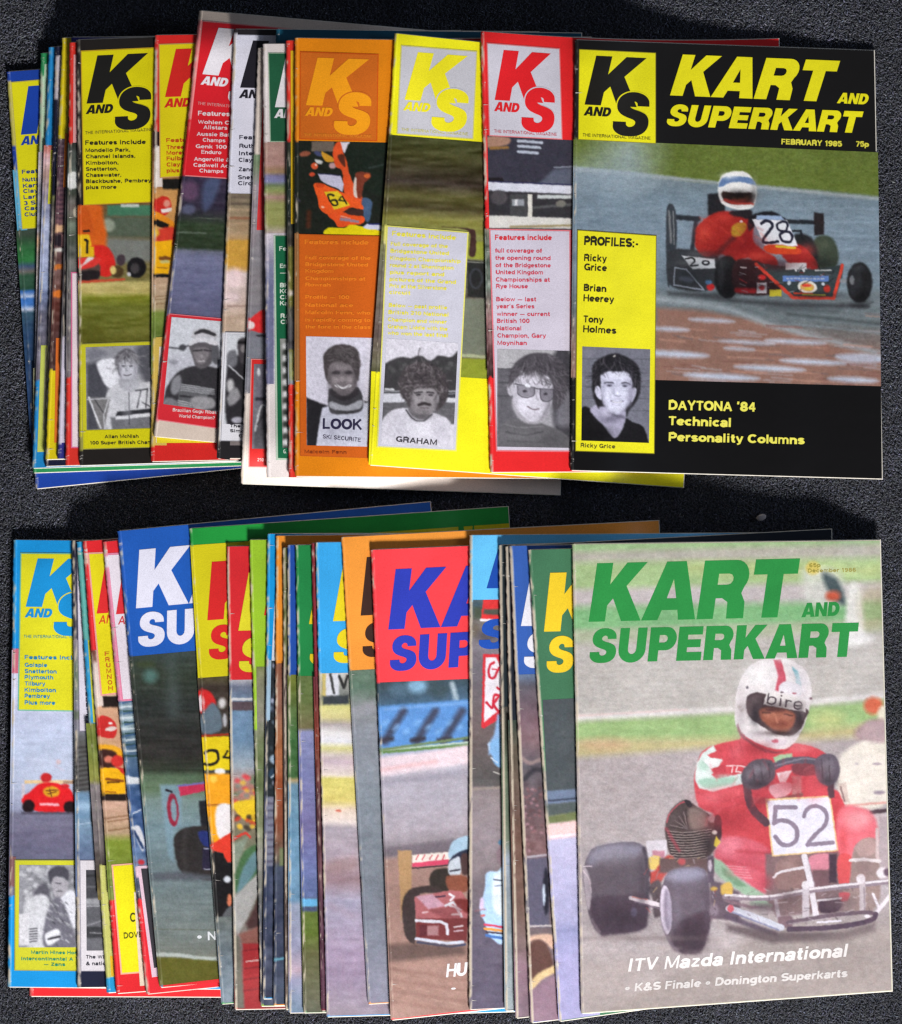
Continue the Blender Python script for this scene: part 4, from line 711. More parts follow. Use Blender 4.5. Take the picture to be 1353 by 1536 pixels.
# U16
m = Mag('orange karting magazine with dark orange panels and kart numbered 64', UP, [(442, 57), (900, 66), (905, 718), (442, 714)], (226, 132, 18), 140, wear=.3)
def f(c):
    c.z(440, 200, 8.456)
    c.rect(0, 80, 1200, 1300, (30, 34, 28), 4); c.rect(230, 100, 520, 230, (110, 98, 88), 12); c.ell(150, 260, 70, 34, (150, 84, 62), -10, 14); c.ell(320, 260, 60, 30, (70, 74, 110), 20, 14); c.blob([(360, 230), (520, 320), (500, 360), (400, 350)], (206, 150, 44), 10); c.blob([(280, 330), (370, 350), (350, 390), (290, 370)], (206, 206, 206), 10); c.ell(268, 415, 44, 42, (214, 90, 54), 0, 8); c.ell(285, 400, 14, 14, (240, 200, 180), 0, 8); c.ell(238, 520, 38, 26, (200, 74, 46), 0, 8); c.ell(500, 410, 50, 40, (190, 150, 150), 0, 14)
    c.blob([(520, 160), (560, 110), (620, 110), (640, 260), (700, 400), (740, 600), (860, 760), (880, 900), (700, 800), (640, 740), (620, 480), (540, 420), (500, 260)], (226, 84, 40), 10); c.poly([(600, 110), (720, 110), (680, 180), (650, 250), (620, 200)], (226, 216, 226), 8)
    c.blob([(560, 290), (640, 270), (660, 420), (620, 400)], (90, 44, 30), 12); c.blob([(680, 200), (760, 120), (1190, 140), (1180, 760), (900, 700), (760, 560), (700, 480)], (28, 36, 28), 12)
    c.poly([(310, 510), (600, 540), (640, 640), (620, 740), (540, 690), (420, 640), (350, 600)], (196, 192, 214), 7); c.line([(320, 510), (600, 535)], 10, (40, 40, 80), 8)
    c.blob([(800, 500), (960, 500), (980, 560), (900, 640), (860, 820), (800, 780), (790, 620)], (120, 56, 40), 12); c.ell(935, 540, 40, 28, (206, 100, 50), 0, 10); c.blob([(770, 580), (800, 570), (800, 760), (815, 820), (775, 800), (760, 700)], (216, 200, 190), 6); c.blob([(880, 820), (960, 830), (1000, 900), (960, 1120), (900, 1080), (870, 900)], (70, 92, 122), 14); c.line([(960, 440), (1140, 400)], 22, (50, 58, 54), 12)
    c.blob([(260, 640), (380, 640), (420, 660), (600, 740), (780, 830), (880, 920), (870, 970), (740, 940), (600, 1010), (440, 1030), (340, 960), (310, 840), (280, 740)], (236, 90, 36), 6); c.blob([(440, 1030), (640, 1000), (880, 1050), (880, 1140), (720, 1170), (580, 1190), (520, 1110)], (232, 84, 36), 6)
    c.blob([(640, 1000), (720, 960), (880, 970), (870, 1040), (760, 1040)], (60, 40, 36), 8); c.poly([(600, 1070), (700, 1080), (840, 1110), (830, 1140), (590, 1105)], (150, 126, 140), 6); c.line([(600, 1050), (720, 1075)], 8, (230, 200, 190), 5); c.ell(375, 935, 22, 14, (255, 200, 170), 0, 8); c.ell(340, 660, 60, 30, (206, 70, 30), 0, 8)
    c.poly([(390, 745), (560, 730), (720, 910), (520, 970)], (226, 196, 40), 4)
    c.line([(510, 790), (470, 775), (440, 790), (470, 870), (520, 915), (560, 900), (545, 850), (500, 845), (480, 865)], 24, (36, 34, 24), 5, 1, True); c.line([(600, 805), (575, 850), (660, 860)], 18, (36, 34, 24), 5); c.line([(620, 800), (675, 895)], 20, (36, 34, 24), 5)
    c.line([(200, 1000), (190, 1180)], 60, (80, 40, 24), 30, .8); c.blob([(440, 1200), (640, 1200), (720, 1160), (860, 1180), (1110, 1240), (1110, 1320), (440, 1300)], (232, 212, 20), 5); c.blob([(880, 1190), (960, 1150), (1120, 1170), (1110, 1220), (960, 1215)], (206, 206, 226), 6); c.line([(960, 1150), (1130, 1150)], 16, (40, 46, 110), 8); c.line([(0, 760), (80, 860)], 20, (60, 56, 70), 14)
strip(m, [(442, 211), (584, 214), (582, 354), (442, 352)], [(200, (30, 34, 28)), (360, (30, 30, 28))], f, seed=18, nz=((8, 8, 8),), step=1.3)
m.quadpatch('cover_photo_margin', [(442, 350), (449, 350), (449, 572), (442, 572)], (150, 104, 62))
m.panel([(450, 77), (568, 81), (566, 212), (449, 209)], (206, 104, 30), 'logo_panel', (206, 84, 20), 1.5)
m.logo([(450, 77), (568, 81), (566, 212), (449, 209)], (244, 158, 26), (206, 104, 30), small=(232, 140, 40), box=False)
m.panel([(448.5, 351), (590, 354), (580, 688), (450, 684)], (206, 96, 26), 'feature_panel', (190, 90, 30), 1.2)
o = (236, 128, 34)
m.lines([('Features include', 457, 366, 96)], o, 7, .01, off=.05)
m.lines([('Full coverage of the', 458, 389, 98), ('Bridgestone United', 458, 399, 94), ('Kingdom', 458, 409, 42), ('Championships at', 458, 420, 90), ('Rowrah', 458, 429.5, 38), ('Profile \u2014 100', 458, 448, 66), ('National ace', 458, 460, 72), ('Malcolm Fenn, who', 458, 471, 98), ('is rapidly coming to', 458, 482, 98), ('the fore in the class', 458, 492.5, 98)], o, 5.8, .008, off=.045)
def f(c):
    c.z(220, 370, 3.98); c.poly([(950, 540), (1370, 540), (1340, 930), (1060, 960), (960, 960)], (212, 208, 222), 3)
    c.poly([(952, 900), (1080, 950), (1060, 1000), (1020, 1200), (955, 1200)], (38, 36, 40), 8); c.poly([(1300, 920), (1345, 930), (1330, 1200), (1310, 1200)], (60, 58, 60), 6)
    c.poly([(1050, 960), (1290, 940), (1345, 920), (1335, 1000), (1315, 1200), (1010, 1200), (1030, 1060)], (206, 206, 222), 5)
    c.blob([(1085, 870), (1110, 840), (1250, 835), (1290, 900), (1280, 980), (1180, 1000), (1095, 985)], (66, 64, 68), 6); c.blob([(1100, 925), (1190, 950), (1280, 915), (1280, 960), (1200, 980), (1100, 965)], (170, 170, 178), 7); c.blob([(1100, 880), (1180, 920), (1260, 880), (1240, 840), (1120, 850)], (50, 46, 50), 8)
    c.blob([(1060, 720), (1080, 660), (1260, 660), (1270, 740), (1240, 850), (1180, 890), (1120, 860), (1080, 800)], (118, 110, 114), 6)
    c.blob([(1058, 720), (1058, 640), (1120, 590), (1200, 585), (1260, 620), (1272, 700), (1262, 800), (1235, 740), (1200, 700), (1120, 690), (1085, 730), (1080, 800), (1066, 770)], (70, 64, 66), 7); c.blob([(1120, 610), (1200, 610), (1240, 680), (1160, 660)], (92, 86, 88), 14, .7)
    c.ell(1130, 752, 24, 10, (50, 46, 50), 0, 7); c.ell(1205, 752, 22, 10, (50, 46, 50), 0, 7); c.ell(1168, 790, 18, 14, (150, 140, 144), 0, 8); c.ell(1125, 795, 22, 16, (146, 136, 140), 0, 12); c.ell(1215, 795, 18, 16, (146, 136, 140), 0, 12); c.line([(1130, 828), (1170, 845), (1215, 828)], 14, (226, 222, 226), 5, 1, True); c.line([(1125, 820), (1170, 855), (1220, 820)], 4, (60, 52, 56), 4, .8, True)
    strands(c, [(1060, 720), (1065, 640), (1130, 592), (1205, 588), (1265, 630), (1270, 720), (1250, 780), (1225, 720), (1180, 690), (1110, 700), (1080, 760)], lambda x, y: (80, 20 + (x - 1150) * .5), 90, [(104, 98, 100), (48, 44, 46), (116, 110, 112)], 5, 26, 8, .45)
    glows(c, [(1165, 720, 50, 20, (146, 138, 142), .6), (1090, 800, 14, 60, (84, 78, 82), .6), (1248, 800, 14, 60, (80, 74, 78), .6), (1128, 752, 28, 12, (70, 64, 68), .7), (1206, 752, 26, 12, (70, 64, 68), .7), (1170, 875, 50, 16, (88, 82, 86), .6), (1130, 795, 22, 18, (156, 148, 152), .6), (1212, 795, 20, 18, (150, 142, 146), .6), (1100, 1100, 40, 90, (186, 186, 204), .6), (1250, 1130, 50, 60, (190, 190, 206), .5)])
m.photo(bw([(459, 504.5), (560, 507), (551, 670), (460, 668)], f, (212, 208, 222)), 'portrait_photo', 1.3)
m.text('LOOK', 484, 643.5, 543, 645, 16, (48, 44, 72), off=.05, name='bib_lettering'); m.text('SKI SECURITE', 484, 657.5, 541, 663, 6, (70, 64, 84), off=.02, name='bib_lettering')
m.text('Malcolm Fenn', 457, 680, 520, 681, 5, (150, 66, 24)); m.finish()
# U17
m = Mag('bright yellow karting magazine with grey panels and curly haired driver with moustache', UP, [(592, 50), (1052, 92), (1025, 731), (553, 697)], (240, 232, 30), 180, wear=.25, sag=2)
def f(c):
    c.z(540, 370, 3.98); c.poly([(640, -30), (760, -30), (760, 80), (640, 70)], (150, 156, 60), 8); c.poly([(640, 80), (760, 90), (760, 310), (640, 300)], (42, 42, 40), 8); c.ell(692, 190, 42, 62, (64, 66, 72), 0, 8); c.ell(692, 190, 30, 50, (40, 40, 40), 0, 8); c.line([(640, 92), (760, 96)], 5, (140, 140, 130), 4); c.poly([(600, 310), (770, 315), (770, 650), (600, 640)], (116, 120, 104), 8); c.line([(600, 648), (770, 660)], 20, (170, 176, 140), 8); c.poly([(600, 665), (770, 672), (770, 800), (600, 790)], (140, 150, 48), 6)
    c.z(540, 30, 3.98); c.blob([(490, 1235), (660, 1245), (690, 1280), (690, 1400), (650, 1400), (650, 1262)], (66, 44, 40), 5)
strip(m, [(583, 202), (735, 214), (742, 569), (557, 557)], [(200, (62, 66, 34)), (230, (70, 68, 36)), (270, (58, 48, 40)), (290, (92, 88, 48)), (308, (76, 68, 42)), (325, (136, 132, 66)), (345, (130, 132, 70)), (400, (116, 112, 96)), (500, (112, 96, 90)), (560, (96, 96, 70))], f, slope=.07, seed=19, nz=((34, 5, 34), (14, 3, 14)), step=1.5)
m.quadpatch('cover_band', [(557, 557), (742, 569), (745, 700), (553, 697)], (240, 232, 30))
m.panel([(601.5, 67.5), (716, 76.5), (710, 209), (595, 201)], (196, 194, 200), 'logo_panel', (206, 200, 120), 1.6)
m.logo([(601.5, 67.5), (716, 76.5), (710, 209), (595, 201)], (238, 226, 34), (196, 194, 200), small=(206, 200, 110), box=False)
m.panel([(580, 338), (703, 348), (685, 677), (565, 671)], (202, 200, 212), 'feature_panel', (226, 220, 110), 2)
y = (234, 222, 70)
m.lines([('Features include', 588, 353.5, 96)], y, 7.4, .07, off=.05)
m.lines([('Full coverage of the', 586, 368.5, 86), ('Bridgestone United', 585.5, 379, 88), ('Kingdom Championship', 585, 390, 106), ('round 2 at Shenington', 584.5, 400.5, 96), ('plus report and', 584.5, 411, 82), ('pictures of the Grand', 584, 421.5, 100), ('Prix at the Silverstone', 584, 431.5, 86), ('circuit', 583.5, 441, 32), ('Below \u2014 past profile', 583, 460.5, 88), ('British 210 National', 582.5, 471, 90), ('Champion and winner', 582, 482, 88), ('Graham Liddle with the', 581.5, 492.5, 90), ('who won the last final', 581.5, 502, 90)], y, 6, .045, off=.045)
def f(c):
    c.z(540, 370, 3.98)
    c.blob([(130, 780), (150, 700), (240, 660), (300, 665), (360, 650), (420, 680), (470, 650), (540, 660), (600, 630), (600, 860), (130, 870)], (62, 60, 62), 8)
    for k in range(26): c.ell(150 + k * 17, 690 + (k * 37 % 60) + (20 if k < 3 else 0), 16, 14, (50 + k * 13 % 50,) * 3, 0, 10, .7)
    c.rect(120, 860, 600, 930, (206, 206, 214), 8); c.line([(120, 870), (600, 872)], 10, (60, 60, 64), 6); c.line([(150, 850), (200, 852)], 10, (226, 226, 230), 6); c.rect(500, 880, 600, 925, (60, 60, 66), 5); c.poly([(490, 900), (600, 905), (600, 935), (480, 930)], (214, 214, 220), 5)
    c.rect(100, 930, 600, 1060, (96, 94, 98), 6)
    for k in range(14): c.line([(120 + k * 33, 950 + (k * 29 % 60)), (170 + k * 33, 955 + (k * 29 % 60))], 5, (130, 128, 132), 5, .6)
    c.blob([(120, 1060), (190, 980), (280, 965), (430, 990), (540, 1050), (560, 1220), (100, 1210)], (212, 208, 218), 6)
    c.blob([(285, 960), (300, 900), (430, 900), (420, 1000), (370, 1035), (310, 1010)], (106, 102, 106), 7); c.line([(275, 975), (320, 1030), (380, 1040), (430, 1000)], 9, (60, 58, 62), 5, 1, True)
    c.blob([(300, 860), (340, 830), (440, 840), (465, 900), (440, 980), (400, 1000), (330, 990), (300, 930)], (142, 136, 140), 7)
    c.blob([(240, 880), (232, 800), (270, 720), (340, 690), (420, 695), (500, 750), (530, 850), (510, 930), (455, 980), (470, 900), (440, 850), (380, 850), (330, 850), (310, 890), (300, 960), (270, 920)], (72, 66, 68), 8)
    strands(c, [(238, 880), (236, 790), (280, 710), (350, 685), (430, 695), (500, 750), (530, 850), (505, 930), (465, 960), (470, 880), (430, 845), (330, 845), (300, 930), (270, 920)], lambda x, y: (math.sin(x * .13 + y * .05), math.cos(y * .11 + x * .04)), 190, [(112, 104, 108), (44, 40, 44), (140, 132, 136), (66, 60, 64)], 6, 17, 7, .55, .7)
    glows(c, [(385, 860, 50, 14, (180, 174, 178), .5), (340, 915, 18, 24, (176, 170, 174), .5), (425, 910, 20, 26, (170, 164, 168), .5), (455, 930, 14, 40, (100, 94, 98), .6), (312, 930, 12, 40, (104, 98, 102), .6), (380, 985, 50, 18, (112, 106, 110), .6), (380, 1015, 60, 16, (84, 80, 84), .6), (250, 1100, 60, 80, (196, 192, 204), .5), (480, 1110, 50, 70, (190, 186, 198), .6), (350, 1090, 80, 40, (230, 228, 236), .6)])
    c.line([(325, 872), (370, 868)], 8, (50, 46, 50), 5); c.line([(400, 868), (440, 874)], 8, (50, 46, 50), 5); c.ell(350, 884, 15, 6, (56, 52, 56), 0, 5); c.ell(422, 886, 13, 6, (56, 52, 56), 0, 5); c.line([(384, 890), (380, 920), (392, 926)], 7, (176, 170, 174), 7); c.blob([(345, 938), (385, 926), (425, 940), (415, 952), (385, 945), (352, 952)], (56, 50, 52), 5); c.line([(360, 962), (408, 964)], 5, (90, 80, 84), 4)
m.photo(bw([(580, 507.5), (687, 514.5), (679.5, 671.5), (571.4, 666.5)], f, (214, 210, 220)), 'portrait_photo', 1.3)
m.text('GRAHAM', 593.5, 662.5, 655, 668, 8.5, (70, 66, 72), off=.05, name='shirt_lettering'); m.finish()
# U18
m = Mag('red karting magazine with grey panels, white truck and driver wearing large glasses', UP, [(721, 47), (1168, 58), (1185, 706), (735, 708)], (228, 40, 42), 138, wear=.45, sag=7)
def f(c):
    c.z(540, 30, 3.979)
    c.rect(730, 680, 1290, 980, (58, 56, 68), 6); c.blob([(735, 700), (880, 700), (885, 740), (760, 760)], (170, 130, 110), 8); c.line([(780, 765), (880, 760)], 16, (150, 110, 60), 8)
    for yy in (722, 752, 785): c.line([(945, yy), (1085 - (yy - 722) * .4, yy + 10)], 16, (186, 192, 206), 6)
    c.poly([(1060, 980), (1160, 890), (1290, 880), (1290, 985)], (92, 96, 112), 14); c.line([(1160, 880), (1270, 875)], 8, (150, 155, 170), 6); c.poly([(735, 940), (850, 940), (860, 965), (735, 965)], (34, 30, 34), 6)
    c.poly([(738, 965), (1290, 990), (1290, 1040), (738, 1015)], (214, 214, 226), 5); c.line([(738, 962), (1290, 985)], 6, (40, 40, 80), 5)
    c.poly([(738, 1020), (1290, 1045), (1290, 1180), (738, 1165)], (52, 50, 54), 5); c.ell(830, 1060, 50, 44, (80, 76, 80), 0, 10); c.rect(895, 1040, 1000, 1175, (70, 70, 72), 4); c.rect(908, 1070, 980, 1110, (150, 154, 160), 5); c.rect(925, 1072, 940, 1108, (220, 220, 222), 4); c.rect(1002, 1040, 1028, 1190, (220, 216, 206), 3); c.rect(1060, 1045, 1290, 1066, (196, 200, 200), 5); c.line([(1040, 1120), (1280, 1100)], 14, (90, 90, 92), 10); c.ell(1200, 1095, 30, 20, (120, 116, 110), 0, 8)
    c.poly([(738, 1165), (1290, 1185), (1290, 1245), (738, 1240)], (216, 212, 206), 5); c.line([(900, 1235), (1290, 1225)], 14, (130, 110, 60), 8, .7)
strip(m, [(731, 203), (870, 211), (870, 345), (734, 344)], [(200, (60, 58, 70)), (350, (90, 88, 92))], f, seed=20, nz=((20, 6, 10),), step=1.4)
strip(m, [(727, 343), (737, 343), (746, 568), (731, 566)], [(340, (110, 106, 90)), (370, (90, 100, 90)), (430, (120, 130, 120)), (480, (150, 110, 110)), (567, (60, 40, 40))], None, seed=21, nz=((5, 6, 70),))
m.panel([(730, 64), (840, 72.5), (844, 209.7), (733.5, 204)], (204, 200, 210), 'logo_panel', (222, 120, 124), 1.5)
m.logo([(731, 64), (839, 72.5), (843, 209.7), (735, 204)], (222, 34, 40), (204, 200, 210), small=(200, 90, 100), box=False)
m.panel([(733.5, 343), (856, 345), (858, 678), (744, 677)], (206, 198, 212), 'feature_panel', (222, 120, 130), 2.2)
r_ = (206, 62, 82)
m.lines([('Features include', 742.5, 360, 85.5)], (214, 52, 62), 8, .004, off=.05)
m.lines([('full coverage of', 742.8, 379, 70), ('the opening round', 743, 390, 83), ('of the Bridgestone', 743.3, 401, 83), ('United Kingdom', 743.5, 411.5, 71), ('Championships at', 743.8, 422.5, 81), ('Rye House', 744, 432.5, 48), ('Below \u2014 last', 744.3, 452, 60), ('year\u2019s Series', 744.6, 462.5, 57), ('winner \u2014 current', 745, 474, 80), ('British 100', 745.4, 484.5, 49), ('National', 745.8, 495.5, 36), ('Champion, Gary', 746, 506.5, 73), ('Moynihan', 746.3, 517.5, 44)], r_, 6.4, .004, off=.035)
def f(c):
    c.z(540, 370, 3.98); c.rect(815, 610, 1260, 730, (176, 174, 178), 10); c.rect(820, 728, 960, 1210, (96, 94, 100), 8)
    for yy in (728, 810, 890): c.line([(820, yy), (960, yy + 4)], 4, (60, 60, 64), 4)
    c.blob([(1160, 640), (1260, 650), (1260, 1210), (1180, 1120), (1150, 1000)], (66, 64, 70), 20); c.blob([(1200, 900), (1260, 880), (1260, 1060), (1170, 1050)], (112, 110, 118), 24)
    c.blob([(835, 1205), (850, 1060), (940, 1030), (1100, 1060), (1240, 1130), (1260, 1210), (1000, 1225)], (98, 96, 100), 8); c.line([(870, 1105), (980, 1125), (1090, 1105)], 8, (62, 60, 64), 6, 1, True); c.line([(860, 1060), (960, 1080), (1090, 1070)], 6, (130, 128, 132), 6, .8, True); c.line([(880, 1160), (1100, 1170)], 8, (78, 76, 80), 8, .8)
    c.blob([(920, 900), (1120, 920), (1100, 1040), (1000, 1055), (930, 1000)], (166, 162, 170), 8); c.blob([(905, 830), (930, 760), (1100, 760), (1160, 850), (1135, 960), (1070, 1030), (1010, 1040), (940, 970), (915, 900)], (208, 204, 216), 6); c.ell(900, 850, 20, 42, (190, 186, 196), 0, 6)
    c.blob([(885, 840), (895, 760), (930, 690), (1010, 640), (1130, 640), (1220, 710), (1230, 850), (1190, 960), (1150, 960), (1150, 830), (1110, 760), (1080, 800), (1050, 745), (1000, 770), (960, 740), (930, 790), (905, 820)], (78, 74, 80), 8)
    strands(c, [(890, 830), (900, 740), (1000, 650), (1140, 645), (1225, 720), (1230, 860), (1180, 950), (1150, 830), (1100, 760), (1000, 745), (940, 780)], lambda x, y: ((x - 1040) * .9 - 10, 90 + abs(x - 1040) * .3), 150, [(112, 106, 114), (52, 48, 54), (130, 124, 132), (70, 66, 72)], 5, 40, 5, .5)
    strands(c, [(930, 770), (960, 740), (1100, 750), (1140, 800), (1080, 790), (1000, 770)], lambda x, y: ((x - 1060) * .5, 60), 40, [(90, 86, 92), (60, 56, 62)], 5, 44, 6, .7)
    glows(c, [(1030, 790, 70, 24, (232, 228, 240), .6), (980, 940, 40, 50, (226, 222, 236), .5), (1120, 960, 24, 60, (150, 146, 156), .7), (930, 900, 18, 70, (170, 166, 176), .6), (1040, 1020, 60, 20, (170, 166, 176), .6), (960, 1130, 120, 30, (120, 118, 122), .5), (1150, 1150, 80, 50, (76, 74, 78), .6)])
    c.line([(1150, 850), (1130, 950), (1080, 1030)], 14, (120, 116, 124), 14, .7)
    c.line([(925, 820), (1000, 832), (1060, 848), (1160, 855)], 8, (80, 76, 84), 4); c.blob([(940, 828), (1040, 838), (1040, 880), (990, 900), (950, 880)], (128, 124, 134), 6, .85); c.blob([(1075, 850), (1150, 858), (1145, 910), (1110, 925), (1078, 905)], (118, 114, 124), 6, .85)
    c.line([(940, 830), (945, 880), (990, 902), (1038, 885), (1042, 840)], 5, (70, 66, 74), 3, 1, True); c.line([(1075, 848), (1078, 905), (1110, 926), (1148, 908), (1155, 860)], 5, (70, 66, 74), 3, 1, True); c.ell(1000, 830, 18, 9, (240, 240, 250), 10, 5); c.ell(985, 862, 14, 7, (60, 56, 64), 0, 5); c.ell(1108, 880, 12, 7, (60, 56, 64), 0, 5)
    c.line([(1058, 860), (1050, 905), (1066, 915)], 7, (160, 156, 166), 6); c.line([(1000, 955), (1035, 972), (1068, 968)], 7, (110, 96, 104), 4, 1, True)
m.photo(bw([(746, 523.5), (860, 526.5), (862, 672), (745.5, 670)], f, (160, 158, 164)), 'portrait_photo', 1.3)
m.finish()
# U19
m = Mag('black karting magazine with yellow lettering and red kart 28, top of the upper row', UP, [(862, 60), (1311, 76), (1323, 718), (855, 705)], (22, 21, 21), 470, wear=.35)
def f(c):
    c.z(960, 230, 3.443)
    Z = lambda *p: p
    # grass, wet track, spray
    c.poly([(-400, -120), (1300, -120), (1300, 232), (1000, 200), (600, 165), (300, 145), (0, 108), (-400, 70)], (98, 112, 50), 16)
    c.poly([(-400, 60), (0, 100), (400, 145), (800, 182), (1300, 235), (1300, 250), (800, 200), (400, 160), (0, 122), (-400, 90)], (150, 158, 160), 10)
    c.ell(-60, 0, 130, 160, (150, 164, 170), 0, 160, .75); c.ell(-200, 110, 220, 80, (150, 166, 180), 0, 120, .6)
    for k in range(20): c.line([(650 + k * 6, 250 + k * 33), (1300, 250 + k * 36)], 8, (148, 166, 182) if k % 2 else (116, 134, 150), 12, .4)
    c.poly([(-320, 690), (0, 700), (600, 740), (1300, 700), (1300, 900), (-320, 840)], (104, 112, 116), 30, .8)
    c.noise(2.4, 1.4, 11, 91); c.noise(8, 2.2, 9, 92); c.noise(3, 3, 14, 93, y1=262, tint=(.8, 1, .3))
    # rear wing and end plates
    c.line([(180, 330), (300, 338)], 26, (40, 44, 50), 8); c.line([(760, 352), (940, 358)], 22, (36, 40, 46), 7); c.blob([(138, 285), (182, 290), (188, 480), (150, 690), (136, 560)], (54, 58, 64), 6); c.line([(150, 300), (160, 460)], 10, (150, 150, 150), 8, .7); c.line([(172, 300), (176, 470)], 5, (170, 170, 170), 4, .6)
    c.poly([(898, 305), (950, 310), (950, 420), (900, 425)], (40, 34, 36), 6); c.line([(290, 350), (270, 500)], 22, (44, 48, 56), 8)
    # seat block, driver
    c.poly([(350, 210), (440, 205), (440, 330), (350, 320)], (34, 34, 38), 8)
    c.blob([(905, 440), (980, 430), (1022, 500), (1015, 580), (940, 610), (880, 560)], (58, 66, 54), 10); c.blob([(800, 420), (880, 430), (920, 520), (900, 580), (820, 500)], (36, 36, 38), 10); c.line([(790, 400), (830, 400), (840, 440)], 10, (30, 30, 34), 6)
    c.blob([(160, 500), (300, 500), (400, 530), (420, 640), (340, 710), (170, 690), (140, 590)], (50, 52, 56), 8)
    c.poly([(215, 528), (385, 545), (390, 592), (270, 598)], (206, 208, 212), 5); c.line([(235, 545), (268, 540), (282, 556), (262, 580), (300, 578)], 9, (30, 30, 34), 4, 1, True); c.ell(340, 565, 22, 14, (30, 30, 34), 0, 4); c.ell(340, 565, 11, 6, (206, 208, 212), 0, 4)
    c.line([(180, 590), (240, 600), (330, 705), (175, 680), (180, 590)], 7, (150, 156, 170), 4); c.ell(240, 650, 38, 14, (96, 102, 118), 10, 10); c.ell(365, 690, 20, 18, (196, 40, 40), 0, 7); c.ell(355, 665, 18, 12, (80, 120, 160), 0, 7)
    c.blob([(285, 440), (300, 370), (380, 310), (470, 300), (580, 340), (590, 460), (700, 540), (700, 590), (600, 575), (560, 540), (480, 560), (420, 520), (330, 530), (290, 490)], (156, 40, 36), 8)
    c.blob([(700, 470), (820, 470), (900, 540), (915, 600), (820, 600), (760, 560)], (150, 38, 36), 8); c.line([(330, 470), (420, 480), (500, 440)], 14, (140, 34, 32), 10, .8, True); c.line([(410, 340), (400, 420), (360, 470)], 8, (150, 38, 34), 10, .7); c.line([(560, 380), (540, 480)], 12, (140, 34, 34), 10, .7); c.line([(480, 440), (400, 520)], 26, (56, 36, 34), 14, .7)
    c.blob([(470, 300), (570, 290), (575, 340), (520, 330), (470, 320)], (36, 32, 36), 8)
    c.blob([(402, 180), (420, 120), (490, 92), (560, 105), (598, 170), (600, 230), (575, 282), (500, 290), (430, 265), (408, 230)], (226, 224, 222), 6)
    c.blob([(404, 170), (430, 125), (500, 118), (575, 130), (596, 165), (540, 150), (470, 150), (425, 172)], (96, 122, 164), 6); c.blob([(425, 200), (500, 206), (588, 205), (590, 250), (570, 270), (500, 275), (440, 250)], (52, 34, 30), 6); c.ell(520, 228, 42, 16, (112, 66, 44), 0, 10); c.line([(440, 240), (490, 258), (580, 262)], 16, (168, 60, 52), 7, .9, True); c.line([(440, 262), (500, 272), (578, 272)], 13, (214, 208, 206), 5, 1, True)
    # steering, number shield
    c.blob([(560, 340), (600, 310), (680, 300), (740, 330), (760, 360), (620, 340), (590, 380), (560, 400)], (28, 28, 34), 7); c.blob([(475, 380), (520, 355), (550, 370), (545, 400), (510, 430), (475, 425)], (176, 140, 44), 7); c.ell(522, 352, 8, 6, (230, 220, 220), 0, 4)
    c.poly([(580, 340), (760, 345), (815, 478), (650, 486)], (218, 218, 224), 4); c.poly([(604, 320), (730, 322), (745, 345), (600, 342)], (140, 160, 190), 5)
    c.line([(628, 362), (650, 348), (676, 358), (682, 382), (640, 440), (648, 462), (712, 456)], 15, (36, 36, 52), 4, 1, True)
    c.line([(735, 352), (708, 366), (716, 396), (748, 402), (762, 378), (756, 356), (735, 352)], 12, (36, 36, 52), 4, 1, True); c.line([(748, 404), (722, 420), (738, 452), (776, 456), (786, 428), (772, 408), (748, 404)], 13, (36, 36, 52), 4, 1, True)
    c.blob([(640, 480), (700, 470), (820, 490), (822, 520), (700, 520), (650, 505)], (196, 66, 36), 5); c.line([(705, 480), (800, 488)], 12, (206, 180, 50), 5)
    # nose and pods
    c.ell(450, 640, 66, 112, (24, 24, 26), 0, 8); c.ell(418, 620, 18, 80, (44, 44, 48), 0, 12, .8); c.blob([(490, 560), (620, 560), (700, 640), (720, 720), (500, 720)], (48, 30, 32), 8); c.line([(500, 706), (590, 708)], 26, (160, 34, 38), 10); c.ell(630, 640, 20, 14, (190, 40, 40), 0, 7); c.rect(603, 668, 655, 722, (206, 200, 206), 4); c.ell(630, 694, 15, 14, (190, 60, 60), 0, 5); c.rect(668, 704, 732, 738, (190, 176, 50), 4)
    c.poly([(600, 565), (900, 600), (1050, 575), (1045, 640), (1010, 745), (790, 748), (690, 660)], (52, 60, 62), 6); c.rect(738, 632, 975, 662, (96, 128, 196), 4); c.line([(760, 646), (950, 648)], 7, (206, 216, 236), 4, .9)
    for k in range(9): c.rect(770 + k * 20, 641, 774 + k * 20, 652, (96, 128, 196), 2)
    c.ell(864, 690, 50, 33, (210, 206, 200), 8, 4); c.ell(864, 690, 37, 23, (196, 150, 90), 8, 4); c.ell(860, 682, 24, 8, (206, 66, 50), 0, 4); c.ell(870, 700, 22, 7, (200, 176, 60), 0, 4); c.line([(796, 722), (890, 726)], 8, (206, 66, 44), 4); c.line([(840, 730), (955, 732)], 8, (196, 180, 60), 4); c.ell(965, 700, 17, 20, (176, 52, 44), 0, 6); c.ell(770, 668, 10, 12, (190, 196, 206), 0, 4); c.ell(945, 675, 8, 9, (190, 196, 206), 0, 4)
    c.line([(600, 572), (690, 655), (790, 745), (1000, 748), (1040, 600), (1045, 578)], 17, (206, 66, 50), 5); c.rect(752, 566, 860, 600, (210, 210, 212), 5); c.line([(800, 590), (806, 606)], 12, (210, 210, 212), 4); c.line([(840, 590), (846, 606)], 12, (210, 210, 212), 4); c.line([(905, 604), (985, 604)], 7, (200, 200, 200), 4); c.line([(520, 588), (548, 590)], 6, (200, 190, 190), 4)
